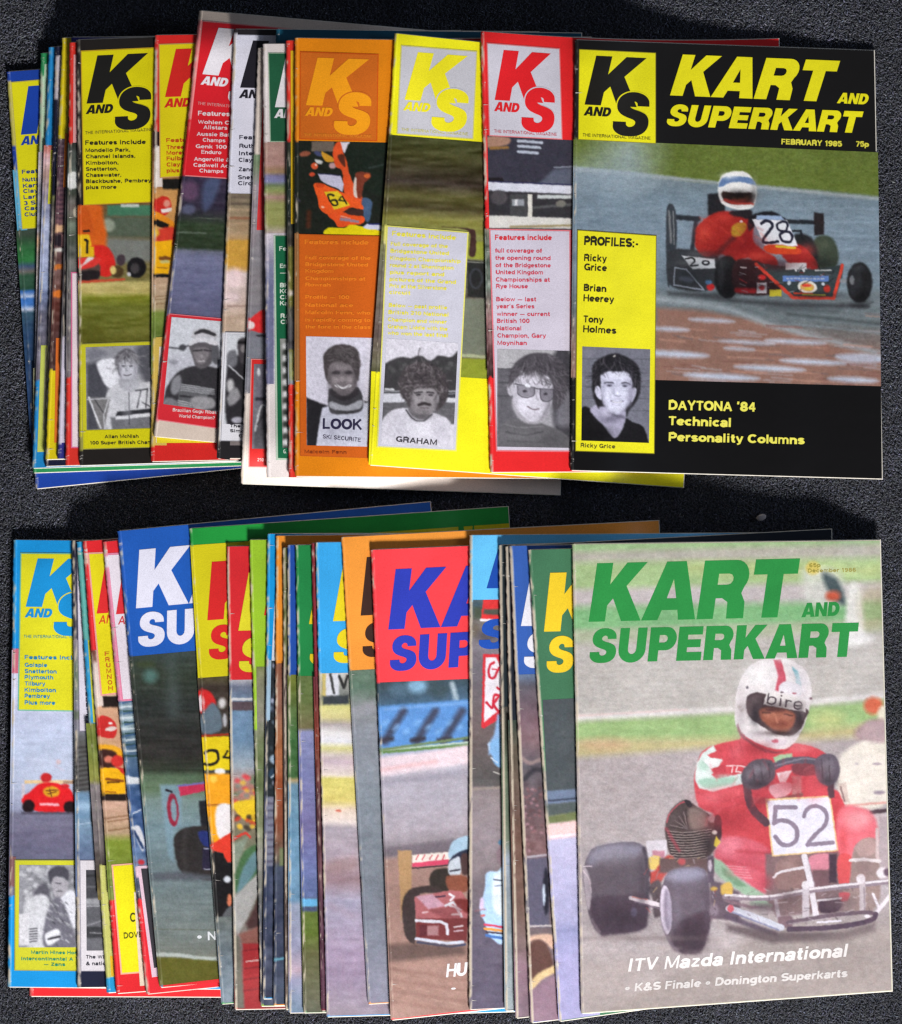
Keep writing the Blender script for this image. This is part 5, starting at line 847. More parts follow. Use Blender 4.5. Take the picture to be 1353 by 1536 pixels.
    c.line([(1040, 658), (1095, 660)], 20, (130, 134, 140), 6); c.ell(1134, 668, 66, 106, (30, 30, 32), 0, 8); c.ell(1112, 665, 34, 80, (46, 46, 50), 0, 14, .8); c.ell(1095, 655, 12, 24, (110, 112, 116), 0, 6)
    c.poly([(140, 715), (400, 720), (440, 752), (1010, 775), (1200, 770), (1160, 800), (760, 800), (150, 730)], (56, 58, 62), 16, .85); c.line([(1090, 786), (1180, 792)], 16, (42, 42, 46), 12, .7)
    c.glow(330, 410, 40, 50, (206, 74, 60), .6); c.glow(520, 480, 120, 40, (120, 26, 28), .7); c.glow(430, 330, 50, 20, (196, 62, 52), .6); c.glow(610, 530, 60, 22, (196, 66, 56), .7); c.glow(860, 500, 40, 30, (200, 66, 60), .6); c.glow(700, 575, 120, 30, (60, 16, 20), .6); c.glow(380, 520, 60, 20, (90, 22, 24), .7); c.glow(560, 430, 40, 60, (130, 28, 30), .6)
    c.glow(460, 115, 40, 16, (244, 244, 244), .8); c.glow(590, 200, 16, 60, (150, 150, 150), .8); c.glow(515, 218, 80, 26, (18, 14, 14), .95); c.glow(500, 246, 60, 8, (120, 36, 34), .7)
    c.glow(250, 640, 120, 60, (30, 32, 36), .6); c.glow(300, 520, 70, 16, (90, 92, 96), .5); c.glow(440, 560, 40, 30, (56, 56, 58), .6); c.glow(460, 700, 50, 50, (12, 12, 14), .6); c.glow(1134, 590, 34, 20, (62, 62, 66), .7); c.glow(1140, 740, 40, 40, (14, 14, 16), .6); c.glow(950, 470, 40, 30, (84, 92, 76), .6); c.glow(950, 570, 60, 30, (26, 28, 28), .6)
    c.glow(870, 640, 140, 20, (70, 78, 84), .4); c.glow(900, 735, 130, 18, (20, 20, 22), .6); c.glow(600, 690, 110, 26, (20, 10, 14), .6); c.glow(540, 640, 60, 40, (34, 14, 18), .6); c.glow(250, 565, 60, 14, (110, 112, 116), .4)
    rk = np.random.default_rng(21)
    for k in range(46): x = 440 + rk.random() * 560; y = 560 + rk.random() * 160; c.line([(x, y), (x + rk.normal() * 22, y + rk.normal() * 12)], 3 + rk.random() * 3, [(18, 16, 20), (96, 98, 104), (130, 36, 36), (40, 40, 44), (150, 150, 156)][k % 5], 4, .55)
    for k in range(20): x = 300 + rk.random() * 340; y = 330 + rk.random() * 190; c.line([(x, y), (x + 20 + rk.random() * 20, y + 10 + rk.random() * 26)], 7, (130, 30, 28) if k % 2 else (196, 70, 58), 12, .35)
    # puddled foreground
    c.z(840, 380, 2.637)
    c.poly([(380, 215), (560, 225), (760, 260), (900, 300), (1100, 350), (1280, 400), (1290, 540), (380, 540)], (136, 102, 90), 16); c.line([(380, 180), (640, 215), (860, 290), (1280, 400)], 22, (150, 158, 164), 16, .8, True); c.line([(900, 240), (1280, 280)], 10, (60, 66, 68), 10, .7); c.line([(820, 220), (1100, 230)], 14, (74, 80, 84), 14, .7)
    rr = np.random.default_rng(4)
    for k in range(90): x = 390 + rr.random() * 880; yv = 235 + (rr.random() ** .8) * 290; c.line([(x, yv), (x + 40 + rr.random() * 110, yv + 8)], 3 + rr.random() * 6, [(122, 84, 76), (176, 132, 116), (106, 92, 92), (160, 150, 154)][k % 4], 6, .6)
    for x, yv, a, b in ((440, 398, 150, 26), (440, 300, 70, 16), (740, 352, 110, 12), (930, 350, 120, 18), (1000, 430, 130, 20), (640, 488, 150, 26), (830, 455, 140, 22), (1190, 415, 100, 36), (1160, 500, 100, 22), (600, 265, 90, 14), (710, 378, 60, 10)): c.ell(x, yv, a / 1.0, b / 2, (182, 190, 208), 3, 12, .92)
    for k in range(16): c.line([(1090 + k * 4, 398 + k * 3), (1250, 410 + k * 3)], 2, (150, 140, 150), 3, .5)
strip(m, [(860.5, 209), (1317, 228.5), (1321.5, 580), (856.5, 567)], [(200, (96, 108, 58)), (250, (112, 124, 130)), (290, (114, 130, 142)), (350, (120, 136, 150)), (420, (116, 130, 140)), (460, (98, 106, 108)), (520, (134, 106, 98)), (600, (140, 106, 92))], f, slope=.045, seed=22, nz=((70, 10, 8), (20, 4, 8)), step=1.1, grain=5)
m.quadpatch('cover_band', [(856.5, 566.5), (1321.5, 579.5), (1323, 717.5), (857.5, 704.5)], (13, 12, 13))
m.panel([(868.5, 73.5), (984, 79), (984, 215.5), (867, 209.5)], YEL, 'logo_panel', (140, 130, 40), 1)
m.logo([(868.5, 73.5), (984, 79), (984, 215.5), (867, 209.5)], (28, 26, 22), YEL, small=(90, 84, 30), box=False)
Y2 = (228, 218, 28)
m.mast('KART', 1005, 143, 1241, 152.6, 62, Y2, .27); m.mast('SUPERKART', 998.5, 188.5, 1287, 199.5, 32.5, Y2, .22); m.mast('AND', 1255.5, 154.7, 1301, 156.8, 16, Y2, .22)
m.lines([('FEBRUARY 1985', 1172, 216.4, 91), ('75p', 1284, 219.8, 19.5)], (214, 206, 70), 8.4, .04, off=.065)
m.panel([(865.8, 344.5), (985, 353), (982, 681), (862.7, 677)], (228, 220, 34), 'profile_panel', (120, 112, 30), 1.2)
m.text('PROFILES:-', 876, 367.5, 957, 371.5, 13.5, (40, 36, 24), off=.07)
m.lines([('Ricky', 876, 391.5, 34), ('Grice', 876, 405.5, 34.5), ('Brian', 875.5, 436.5, 34), ('Heerey', 875, 452, 46), ('Tony', 875, 483.5, 30), ('Holmes', 874.5, 498.5, 50)], (46, 40, 24), 10.5, .05, off=.05)
def f(c):
    c.z(860, 510, 8.533)
    for yy in (240, 420, 590, 745, 900): c.line([(100, yy), (1000, yy + 6)], 8, (74, 74, 82), 8, .8)
    c.ell(200, 160, 80, 50, (140, 138, 150), 0, 60, .5)
    c.blob([(100, 890), (220, 880), (330, 1020), (520, 1250), (640, 1120), (660, 1000), (760, 1050), (900, 1120), (960, 1300), (960, 1330), (90, 1310)], (22, 20, 22), 12)
    c.blob([(215, 890), (340, 820), (640, 900), (670, 1000), (600, 1180), (525, 1250), (420, 1120), (290, 1000)], (164, 160, 182), 14); c.blob([(440, 930), (620, 960), (660, 1000), (560, 1000)], (96, 92, 108), 22, .9)
    c.blob([(240, 480), (250, 330), (330, 240), (540, 170), (720, 240), (830, 340), (860, 560), (820, 760), (720, 900), (680, 980), (640, 860), (360, 850), (320, 870), (250, 700)], (34, 32, 36), 18)
    c.blob([(275, 640), (300, 590), (345, 620), (365, 740), (355, 770), (300, 720)], (196, 194, 214), 10); c.blob([(745, 640), (790, 610), (810, 650), (780, 750), (735, 790)], (178, 176, 196), 10)
    c.blob([(350, 440), (420, 400), (560, 405), (680, 400), (745, 450), (750, 620), (735, 760), (670, 870), (570, 950), (480, 920), (400, 830), (360, 700), (355, 560)], (206, 206, 226), 12)
    c.line([(740, 560), (730, 760), (640, 900)], 34, (150, 148, 168), 40, .7, True); c.blob([(390, 800), (480, 900), (600, 930), (700, 820), (640, 900), (560, 950), (470, 930)], (150, 148, 166), 30, .7); c.line([(365, 660), (400, 830)], 20, (160, 158, 176), 26, .7)
    c.blob([(340, 460), (380, 380), (520, 370), (640, 410), (560, 390), (460, 395), (380, 430)], (36, 34, 40), 18); c.blob([(630, 380), (740, 380), (770, 520), (745, 500), (700, 420)], (34, 32, 38), 16)
    c.line([(395, 555), (430, 540), (510, 550)], 16, (56, 54, 66), 10, 1, True); c.line([(620, 552), (680, 548), (730, 570)], 16, (56, 54, 66), 10, 1, True); c.ell(458, 585, 32, 12, (70, 68, 84), 0, 12); c.ell(660, 590, 32, 12, (70, 68, 84), 0, 12); c.ell(458, 585, 10, 9, (30, 28, 38), 0, 6); c.ell(660, 590, 10, 9, (30, 28, 38), 0, 6)
    c.line([(525, 640), (520, 695)], 12, (150, 148, 168), 16, .8); c.line([(535, 712), (570, 720), (605, 708)], 9, (110, 106, 124), 8, 1, True); c.ell(565, 680, 14, 20, (236, 236, 248), 0, 14, .8)
    c.line([(480, 780), (560, 800), (640, 782)], 16, (112, 104, 124), 10, 1, True); c.line([(500, 786), (560, 800), (625, 788)], 9, (244, 244, 250), 5, 1, True); c.line([(500, 826), (560, 836), (610, 824)], 8, (160, 156, 176), 10, .8, True)
    c.ell(525, 205, 20, 10, (210, 206, 200), -30, 8)
    strands(c, [(250, 480), (280, 300), (400, 200), (560, 170), (740, 250), (850, 400), (850, 600), (800, 760), (770, 520), (700, 410), (520, 375), (370, 400), (330, 560), (290, 700), (250, 640)], lambda x, y: ((x - 520) * .6 + 20, 120 + abs(x - 540) * .4), 130, [(70, 66, 74), (18, 16, 20), (96, 92, 98), (30, 28, 34)], 9, 80, 3, .5)
    glows(c, [(385, 640, 34, 160, (150, 148, 170), .55), (720, 680, 40, 170, (150, 146, 168), .6), (560, 460, 120, 34, (232, 232, 246), .6), (440, 700, 50, 46, (226, 226, 242), .6), (650, 690, 40, 40, (222, 222, 240), .5), (460, 572, 56, 20, (120, 118, 138), .55), (662, 574, 56, 20, (116, 114, 134), .55), (565, 870, 70, 30, (216, 214, 232), .5), (510, 650, 22, 60, (160, 158, 178), .5), (470, 1010, 130, 50, (90, 86, 104), .7), (420, 940, 60, 60, (196, 192, 212), .5), (565, 755, 60, 14, (168, 164, 184), .6), (300, 1200, 200, 90, (14, 12, 14), .6)])
m.photo(bw([(873.5, 519.8), (975.4, 524), (973.5, 664.5), (872, 660.8)], f, (112, 112, 124)), 'portrait_photo', 1.2)
m.text('Ricky Grice', 871, 671, 923, 673, 6.2, (84, 78, 34), off=.03)
m.text('DAYTONA \u201984', 1003, 614.5, 1133, 617.5, 14.5, (228, 220, 90), off=.06); m.text('Technical', 1003, 637.5, 1096, 640.5, 13.6, (228, 220, 90), off=.058); m.text('Personality Columns', 1003, 661.5, 1207, 666.5, 13.2, (228, 220, 90), off=.055)
m.finish()
# ------------------------------------------------------------------ LOWER ROW
# L0
m = Mag('red karting magazine under the lower row, only its bottom edge showing at left', LO, [(60, 850), (500, 850), (503, 1496), (44, 1494)], (228, 44, 50), 30, t=.0028, wear=.2); m.finish()
# L1
m = Mag('sky blue and yellow karting magazine with red kart in spray, leftmost in lower row', LO, [(20, 810), (478, 815), (470, 1485), (11, 1480)], (28, 150, 222), 98, t=.0028, wear=.4)
def f(c):
    c.z(0, 1120, 3.69)
    c.ell(300, 110, 130, 90, (196, 204, 226), 0, 100, .7); c.ell(325, 85, 14, 14, (214, 190, 196), 0, 8); c.line([(310, 110), (350, 130)], 10, (206, 196, 216), 8, .7)
    c.rect(135, 185, 420, 205, (226, 196, 150), 4); c.rect(350, 190, 420, 206, (170, 140, 120), 5); c.rect(120, 205, 138, 280, (206, 196, 206), 5); c.ell(255, 172, 32, 26, (196, 40, 44), 0, 7); c.blob([(165, 250), (220, 205), (300, 200), (380, 230), (415, 290), (400, 345), (330, 365), (220, 360), (130, 320), (125, 280)], (222, 34, 40), 6)
    c.ell(285, 250, 46, 30, (222, 160, 40), 0, 8); c.line([(255, 245), (320, 240)], 6, (110, 60, 30), 4); c.line([(265, 262), (310, 250)], 6, (110, 60, 30), 4); c.line([(275, 235), (285, 275)], 6, (110, 60, 30), 4); c.line([(225, 318), (320, 322)], 14, (240, 180, 190), 7); c.ell(158, 330, 34, 36, (34, 22, 26), 0, 7); c.ell(388, 335, 36, 34, (34, 22, 26), 0, 7); c.rect(120, 362, 420, 374, (80, 76, 92), 7); c.ell(360, 220, 24, 14, (200, 40, 46), 0, 6)
strip(m, [(18, 975), (140, 978), (137, 1345), (13, 1343)], [(970, (216, 214, 232)), (1070, (196, 202, 228)), (1120, (190, 200, 226)), (1180, (180, 188, 212)), (1214, (150, 154, 180)), (1222, (116, 114, 136)), (1255, (112, 108, 132)), (1290, (104, 104, 128)), (1345, (116, 112, 132))], f, seed=31, nz=((30, 6, 12), (30, 2.5, 8)))
m.quadpatch('colour_block', [(19, 973), (28, 973), (27, 1010), (18, 1010)], (208, 110, 130)); m.quadpatch('colour_block', [(14.5, 1285), (24, 1285), (23, 1330), (14, 1330)], (130, 90, 90))
m.panel([(30.5, 829), (150, 830), (148, 1068), (26.6, 1066)], (226, 220, 40), 'feature_panel', (120, 190, 160), 1.8)
m.logo([(30.5, 829), (147, 830), (145, 963), (28.5, 962)], (28, 146, 214), (226, 220, 40), small=(90, 160, 140), box=False)
b = (34, 140, 190)
m.lines([('Features include', 37, 989, 92), ('Golspie', 37, 1000.5, 34), ('Snetterton', 37, 1010, 48), ('Plymouth', 37, 1019, 43), ('Tilbury', 37, 1028.5, 31), ('Kimbolton', 37, 1038, 47), ('Pembrey', 37, 1047, 38), ('Plus more', 37, 1057, 46)], b, 6.2, .01)
m.panel([(22, 1289.5), (140, 1290), (138, 1457), (21.5, 1456)], (206, 204, 50), 'portrait_panel', (160, 160, 80), 1.4)
def f(c):
    c.z(0, 1120, 3.69); rr = np.random.default_rng(9)
    for k in range(110): v = int(110 + rr.random() * 120); c.ell(110 + rr.random() * 310, 660 + rr.random() * 180, 8 + rr.random() * 10, 6 + rr.random() * 9, (v, v, v + 6), 0, 8, .7)
    c.blob([(190, 800), (260, 760), (280, 880), (240, 960), (170, 940)], (92, 90, 100), 12); c.blob([(330, 820), (420, 810), (420, 1000), (360, 940)], (226, 226, 236), 10); c.blob([(140, 860), (270, 840), (260, 1100), (150, 1100)], (206, 206, 212), 12)
    c.blob([(280, 740), (300, 720), (372, 740), (368, 800), (330, 840), (300, 820)], (170, 166, 174), 6); c.blob([(272, 740), (268, 690), (320, 660), (375, 680), (378, 740), (345, 722), (300, 722), (282, 760)], (74, 72, 82), 8); c.line([(310, 756), (335, 758)], 6, (60, 58, 66), 4); c.line([(312, 800), (345, 800)], 5, (90, 86, 94), 4)
    c.blob([(250, 960), (300, 840), (350, 860), (400, 1000), (410, 1112), (250, 1112)], (112, 110, 122), 10)
    for k in range(70): x = 255 + rr.random() * 140; y = 850 + rr.random() * 250; v = int(50 + rr.random() * 170); c.line([(x, y), (x + 14, y + 12)], 6, (v, v, v + 6), 5, .7)
    c.rect(105, 925, 158, 1100, (214, 212, 218), 5); c.blob([(250, 1040), (320, 1010), (330, 1060), (270, 1100)], (226, 226, 232), 8); c.line([(270, 1065), (330, 1050)], 14, (60, 58, 66), 6)
    for k in range(6): c.line([(165, 1010 + k * 14), (205, 1006 + k * 14)], 6, (70, 68, 76), 4)
m.photo(bw([(29, 1297.5), (140, 1298), (138, 1421), (28, 1421)], f, (150, 150, 158)), 'portrait_photo', 1.4)
m.lines([('Martin Hines Hondas', 47, 1431, 84), ('Intercontinental A World', 32, 1440.5, 106), ('\u2014 Zans', 66, 1449, 32)], (60, 150, 110), 5, .01)
m.finish()
# L2
m = Mag('dark navy karting magazine with white text panel, second from left in lower row', LO, [(108, 811), (565, 806), (573, 1475), (116, 1481)], (34, 36, 58), 38, t=.0028, wear=.6)
def f(c):
    c.z(0, 1120, 3.69); c.rect(405, -200, 540, -150, (96, 104, 92), 8); c.rect(405, -20, 540, 240, (92, 92, 92), 14)
    for y in range(-10, 230, 26): c.line([(405, y + 20), (520, y + 5)], 12, (64, 62, 62), 8)
    c.rect(405, 260, 540, 400, (110, 142, 172), 16); c.ell(470, 330, 60, 26, (150, 178, 206), 0, 20); c.line([(410, 430), (540, 420)], 5, (176, 196, 216), 4); c.ell(515, 380, 14, 60, (40, 46, 50), 0, 10)
strip(m, [(110.5, 960), (165, 960), (165, 1345), (113.5, 1345)], [(960, (150, 140, 150)), (1020, (100, 116, 96)), (1060, (130, 126, 140)), (1096, (126, 126, 138)), (1112, (90, 92, 92)), (1130, (96, 100, 100)), (1180, (80, 80, 80)), (1192, (110, 140, 166)), (1240, (120, 146, 172)), (1290, (96, 112, 144)), (1345, (100, 112, 146))], f, seed=32, nz=((12, 6, 16),))
m.panel([(115, 828), (230, 826), (234, 1095), (119, 1097)], (216, 210, 224), 'feature_panel', (150, 140, 160), 1)
for k, t in enumerate(['F', 'R', 'A', 'C', 'K', 'M', 'P', 'T', 'B', 'H']): m.text(t, 127 + k * .3, 1011 + k * 8.3, 133 + k * .3, 1011 + k * 8.3, 6, (60, 56, 66))
m.panel([(119.5, 1290), (240, 1290), (240, 1457), (121, 1457)], (216, 210, 216), 'portrait_panel', (150, 146, 160), 1)
def f(c):
    c.z(100, 1270, 5.412); c.rect(150, 190, 300, 420, (70, 70, 76), 8); c.line([(160, 240), (300, 230)], 20, (50, 50, 54), 8); c.line([(160, 330), (300, 320)], 10, (110, 110, 116), 8); c.rect(150, 422, 300, 470, (150, 150, 156), 8); c.line([(160, 482), (300, 480)], 6, (220, 220, 226), 4); c.rect(150, 500, 300, 620, (92, 92, 98), 10); c.line([(160, 640), (290, 600)], 10, (140, 140, 146), 8); c.rect(150, 650, 300, 740, (60, 60, 64), 8); c.line([(190, 700), (300, 702)], 5, (220, 220, 226), 3); c.rect(150, 750, 300, 850, (104, 104, 110), 8)
m.photo(bw([(129, 1305), (240, 1305), (240, 1425), (130, 1426)], f, (100, 100, 106)), 'portrait_photo', 1.5)
m.lines([('The Wirral circuit', 129, 1438, 70), ('& national champ', 129, 1448, 72)], (70, 68, 76), 5.2); m.finish()
# L3
m = Mag('sky blue karting magazine with slim yellow green band, third in the lower row', LO, [(115, 813), (575, 784), (617, 1454), (160, 1489)], (40, 150, 204), 14, t=.0028, wear=.3)
strip(m, [(129, 1085), (180, 1085), (192, 1350), (147, 1350)], [(1080, (120, 130, 60)), (1120, (112, 124, 58)), (1170, (140, 140, 70)), (1178, (124, 116, 118)), (1260, (112, 104, 106)), (1300, (70, 62, 58)), (1350, (124, 110, 60))], seed=33, nz=((10, 8, 26),))
m.quadpatch('feature_panel', [(122.5, 828), (160, 828), (176, 1084), (140, 1084)], (196, 196, 64)); m.quadpatch('logo_panel', [(121, 828), (131, 828), (143, 960), (130, 960)], (96, 172, 166))
m.quadpatch('portrait_border', [(151.5, 1298), (190, 1298), (200, 1464), (163, 1466)], (196, 196, 110)); m.quadpatch('caption_panel', [(165, 1434), (200, 1434), (202, 1463), (167, 1464)], (222, 176, 40))
m.finish()
# L4
m = Mag('red karting magazine with yellow panel and red helmeted driver, lower left', LO, [(124, 812), (582, 780), (630, 1455), (174, 1490)], (222, 42, 48), 34, t=.0028, wear=.3)
def f(c):
    c.z(100, 790, 4.8); c.rect(255, 1220, 370, 1310, (34, 26, 24), 5); c.poly([(175, 975), (230, 975), (265, 1290), (200, 1300)], (224, 206, 196), 6); c.poly([(180, 890), (210, 890), (212, 975), (182, 975)], (110, 60, 50), 6)
    c.rect(190, 1300, 400, 1540, (206, 160, 130), 12); c.blob([(210, 1400), (250, 1360), (320, 1380), (360, 1440), (340, 1520), (240, 1510), (210, 1450)], (200, 46, 44), 6); c.ell(320, 1455, 42, 16, (224, 206, 200), -10, 6); c.ell(315, 1415, 14, 10, (240, 230, 226), 0, 5)
    c.z(0, 1120, 3.69); c.blob([(540, -10), (650, 0), (690, 60), (600, 40), (545, 30)], (232, 166, 36), 6); c.blob([(540, 20), (640, 30), (640, 110), (560, 110)], (60, 34, 30), 8); c.ell(600, 70, 24, 20, (210, 120, 100), 0, 8); c.ell(650, 80, 34, 34, (206, 50, 46), 0, 8); c.poly([(545, 115), (640, 118), (695, 140), (695, 260), (560, 270), (575, 210), (550, 150)], (238, 176, 24), 4); c.poly([(640, 112), (690, 120), (690, 160)], (206, 50, 46), 5); c.line([(590, 180), (680, 190)], 14, (130, 70, 24), 5); c.line([(595, 198), (660, 196)], 8, (80, 40, 20), 5); c.line([(585, 250), (640, 252)], 7, (150, 90, 24), 4); c.rect(560, 262, 700, 300, (36, 28, 26), 5)
    for y in (400, 420, 470): c.line([(570, y), (720, y - 22)], 7, (120, 84, 56), 5, .7)
strip(m, [(141, 975), (200, 975), (226, 1350), (163, 1350)], [(960, (216, 200, 190)), (1100, (206, 160, 120)), (1196, (200, 160, 140)), (1230, (190, 156, 132)), (1250, (176, 150, 120)), (1262, (124, 140, 52)), (1300, (116, 132, 50)), (1350, (116, 130, 60))], f, seed=34, nz=((14, 4, 16),), step=1.4)
m.panel([(131, 829), (200, 826), (218, 1036), (151, 1044)], (226, 212, 30), 'feature_panel', (232, 160, 150), 2.4)
m.mast('K', 145, 920.5, 200, 917, 84, (216, 46, 48), .24, 'logo_letter'); m.text('AND', 148, 936, 180, 934, 13, (214, 70, 40), .2, name='logo_letter')
for k, t in enumerate(['F', 'R', 'U', 'M', 'N', 'O', 'H']): m.text(t, 157 + k * .9, 984 + k * 8.6, 164 + k * .9, 984 + k * 8.6, 6.5, (200, 96, 40))
m.panel([(167, 1297), (220, 1293), (232, 1458), (181, 1462)], (232, 222, 30), 'portrait_panel', (236, 176, 150), 2.4)
m.text('DOVE', 186, 1408, 214, 1406, 9, (90, 84, 30)); m.text('C', 195, 1383, 203, 1383, 14, (70, 66, 30)); m.quadpatch('feature_panel', [(201, 1338), (240, 1336), (250, 1475), (210, 1479)], (224, 206, 186))
m.finish()
# L5
m = Mag('red karting magazine with white and pink panel beside the tall blue masthead cover', LO, [(154, 813), (610, 768), (672, 1445), (219, 1491)], (222, 44, 54), 26, t=.0028, wear=.4)
def f(c):
    c.z(0, 740, 3.94)
    for k, y in enumerate(range(1230, 1560, 22)): c.line([(690, y + 14), (830, y - 10 + (k % 3) * 12)], 10, [(60, 90, 130), (206, 216, 222), (40, 66, 60)][k % 3], 6)
    for y in (1050, 1110, 1170): c.line([(680, y), (740, y + 40)], 6, (150, 170, 190), 5)
    c.z(0, 1120, 3.69); c.poly([(690, 160), (790, 175), (790, 205), (700, 210)], (206, 210, 216), 5); c.line([(715, 380), (780, 350)], 7, (214, 220, 230), 5); c.blob([(735, 450), (770, 440), (800, 520), (790, 580), (750, 500)], (206, 206, 214), 6); c.line([(745, 470), (790, 560)], 14, (40, 60, 100), 6); c.ell(782, 640, 18, 14, (190, 50, 60), 0, 8)
strip(m, [(172, 960), (240, 955), (250, 1345), (205, 1350)], [(960, (60, 80, 110)), (1090, (150, 170, 180)), (1110, (96, 120, 140)), (1200, (70, 96, 140)), (1260, (64, 90, 136)), (1300, (110, 130, 160)), (1350, (60, 60, 70))], f, seed=35, nz=((10, 7, 50),))
m.panel([(158.5, 830), (230, 826), (250, 1048), (182, 1052)], (226, 216, 226), 'feature_panel', (222, 130, 160), 3)
m.mast('K', 174, 921.5, 230, 917, 84, (216, 50, 60), .24, 'logo_letter'); m.text('AND', 177, 937, 209, 935, 13, (204, 60, 66), .2, name='logo_letter')
m.quadpatch('portrait_border', [(206, 1299), (240, 1297), (256, 1462), (228, 1466)], (222, 190, 206)); m.quadpatch('portrait_photo', [(211.5, 1303), (240, 1302), (250, 1449), (231, 1452)], (58, 56, 62))
m.finish()
# L6
m = Mag('blue karting magazine with large white masthead letters and a kart tyre photo', LO, [(176, 797), (645, 753), (708, 1434), (239, 1481)], (34, 90, 180), 116, t=.0028, wear=.3)
def f(c):
    c.z(0, 740, 3.94); c.ell(890, 1080, 40, 40, (80, 112, 106), 0, 30); c.line([(1010, 970), (1030, 1300)], 60, (84, 96, 96), 60, .5); c.line([(830, 1350), (1160, 1320)], 20, (70, 72, 70), 30, .6); c.ell(860, 1010, 60, 20, (60, 70, 50), 0, 20)
    c.z(0, 1120, 3.69)
    c.poly([(885, 210), (1010, 210), (1000, 440), (960, 460), (960, 640), (930, 600)], (120, 146, 160), 12, .9); c.ell(957, 350, 32, 92, (140, 40, 60), -4, 6); c.ell(962, 350, 16, 62, (120, 142, 154), -4, 6); c.line([(920, 240), (950, 250)], 12, (40, 36, 44), 5)
    c.poly([(985, 215), (1150, 195), (1150, 240), (1000, 275)], (190, 50, 80), 5); c.line([(985, 218), (1150, 198)], 10, (110, 110, 170), 5)
    c.poly([(1100, 300), (1200, 290), (1200, 470), (1115, 480)], (34, 34, 40), 8); c.blob([(965, 500), (1010, 455), (1100, 440), (1200, 460), (1200, 720), (1060, 720), (1000, 690), (970, 600)], (46, 42, 42), 8); c.line([(1030, 460), (1010, 600), (1040, 700)], 24, (64, 60, 60), 20, .6); c.blob([(1100, 470), (1180, 480), (1180, 560), (1120, 540)], (40, 50, 110), 8); c.rect(1120, 565, 1200, 680, (40, 36, 56), 6); c.line([(1130, 565), (1200, 568)], 5, (160, 160, 190), 3); c.line([(1130, 678), (1200, 678)], 5, (170, 170, 190), 3)
    c.poly([(850, 700), (1000, 690), (1200, 720), (1200, 740), (850, 740)], (84, 88, 96), 16, .9); c.line([(840, 1010), (1200, 1015)], 5, (92, 96, 84), 4, .8)
    c.line([(860, 1150), (1000, 1155), (1100, 1170), (1220, 1175)], 22, (170, 176, 172), 8, 1, True); c.poly([(860, 1165), (1000, 1170), (1230, 1190), (1240, 1300), (880, 1330)], (92, 90, 36), 8)
strip(m, [(193.5, 985), (305, 975), (348, 1470), (239, 1479)], [(980, (60, 70, 66)), (1010, (54, 62, 52)), (1060, (44, 48, 46)), (1130, (46, 44, 42)), (1155, (50, 56, 46)), (1165, (84, 104, 82)), (1185, (96, 116, 92)), (1200, (120, 138, 134)), (1240, (112, 134, 142)), (1310, (104, 118, 122)), (1400, (112, 120, 118)), (1430, (110, 114, 108)), (1480, (96, 94, 40))], f, seed=36, nz=((30, 5, 12), (30, 2.2, 8)), step=1.4)
m.mast('KART', 204, 912.5, 512, 884, 87, (224, 222, 238), .15); m.mast('SUPERKART', 207, 971, 610, 936, 51, (224, 222, 238), .1)
m.quadpatch('red_border_strip', [(240, 1478.5), (350, 1466), (350, 1472), (239.5, 1481)], (222, 50, 54))
m.text('\u2022 National', 296, 1411, 390, 1407, 13, (214, 216, 220), off=.04); m.finish()
# L7
m = Mag('yellow karting magazine with green top band, red masthead letters and round helmet photo', LO, [(284, 793), (762, 760), (808, 1470), (332, 1506)], (34, 146, 60), 62, t=.0016, wear=.5)
def f(c):
    c.z(280, 740, 3.94); c.ell(110, 1235, 60, 80, (196, 40, 40), -20, 8); c.ell(84, 1240, 20, 50, (214, 196, 200), 0, 8); c.blob([(80, 1330), (150, 1240), (200, 1300), (200, 1400), (100, 1420)], (92, 106, 118), 10); c.ell(210, 1240, 22, 30, (200, 196, 196), 0, 14); c.ell(225, 1340, 12, 40, (170, 170, 176), 0, 8); c.poly([(85, 1440), (250, 1435), (250, 1560), (90, 1560)], (226, 196, 30), 5); c.line([(90, 1435), (245, 1425)], 12, (160, 50, 30), 6)
    c.z(280, 1120, 3.69); c.rect(85, -40, 250, 130, (226, 200, 30), 4); c.line([(100, 35), (130, 20), (170, 30), (170, 80), (130, 100), (100, 95)], 16, (34, 30, 24), 4, 1, True); c.line([(225, 25), (205, 60), (250, 62)], 12, (34, 30, 24), 4); c.ell(185, 138, 30, 18, (230, 226, 226), 0, 6); c.rect(95, 150, 250, 330, (236, 160, 36), 10); c.ell(150, 180, 20, 20, (244, 200, 80), 0, 10); c.rect(105, 318, 250, 324, (150, 80, 30), 4); c.poly([(105, 330), (250, 330), (245, 500), (150, 540)], (236, 160, 30), 6); c.blob([(170, 330), (250, 330), (250, 480), (190, 520), (160, 440)], (226, 220, 222), 8); c.poly([(130, 545), (250, 470), (250, 640), (220, 640), (200, 590), (140, 575)], (216, 60, 44), 5); c.poly([(135, 575), (200, 590), (225, 640), (260, 650), (260, 930), (160, 945), (148, 800)], (26, 24, 26), 6); c.ell(225, 735, 20, 18, (206, 210, 220), 0, 8); c.ell(238, 850, 14, 34, (206, 120, 90), 0, 8); c.blob([(220, 900), (260, 880), (260, 930), (200, 940)], (90, 92, 96), 8)
strip(m, [(296, 1016), (356, 1013), (388, 1500), (332, 1505)], [(1010, (90, 84, 50)), (1030, (60, 50, 44)), (1110, (60, 56, 52)), (1375, (100, 106, 104)), (1440, (110, 122, 132)), (1510, (106, 118, 130))], f, seed=37, nz=((10, 5, 20),), step=1.4)
m.panel([(285.5, 818), (764, 785), (778, 983), (297, 1017)], (208, 196, 28), 'masthead_panel')
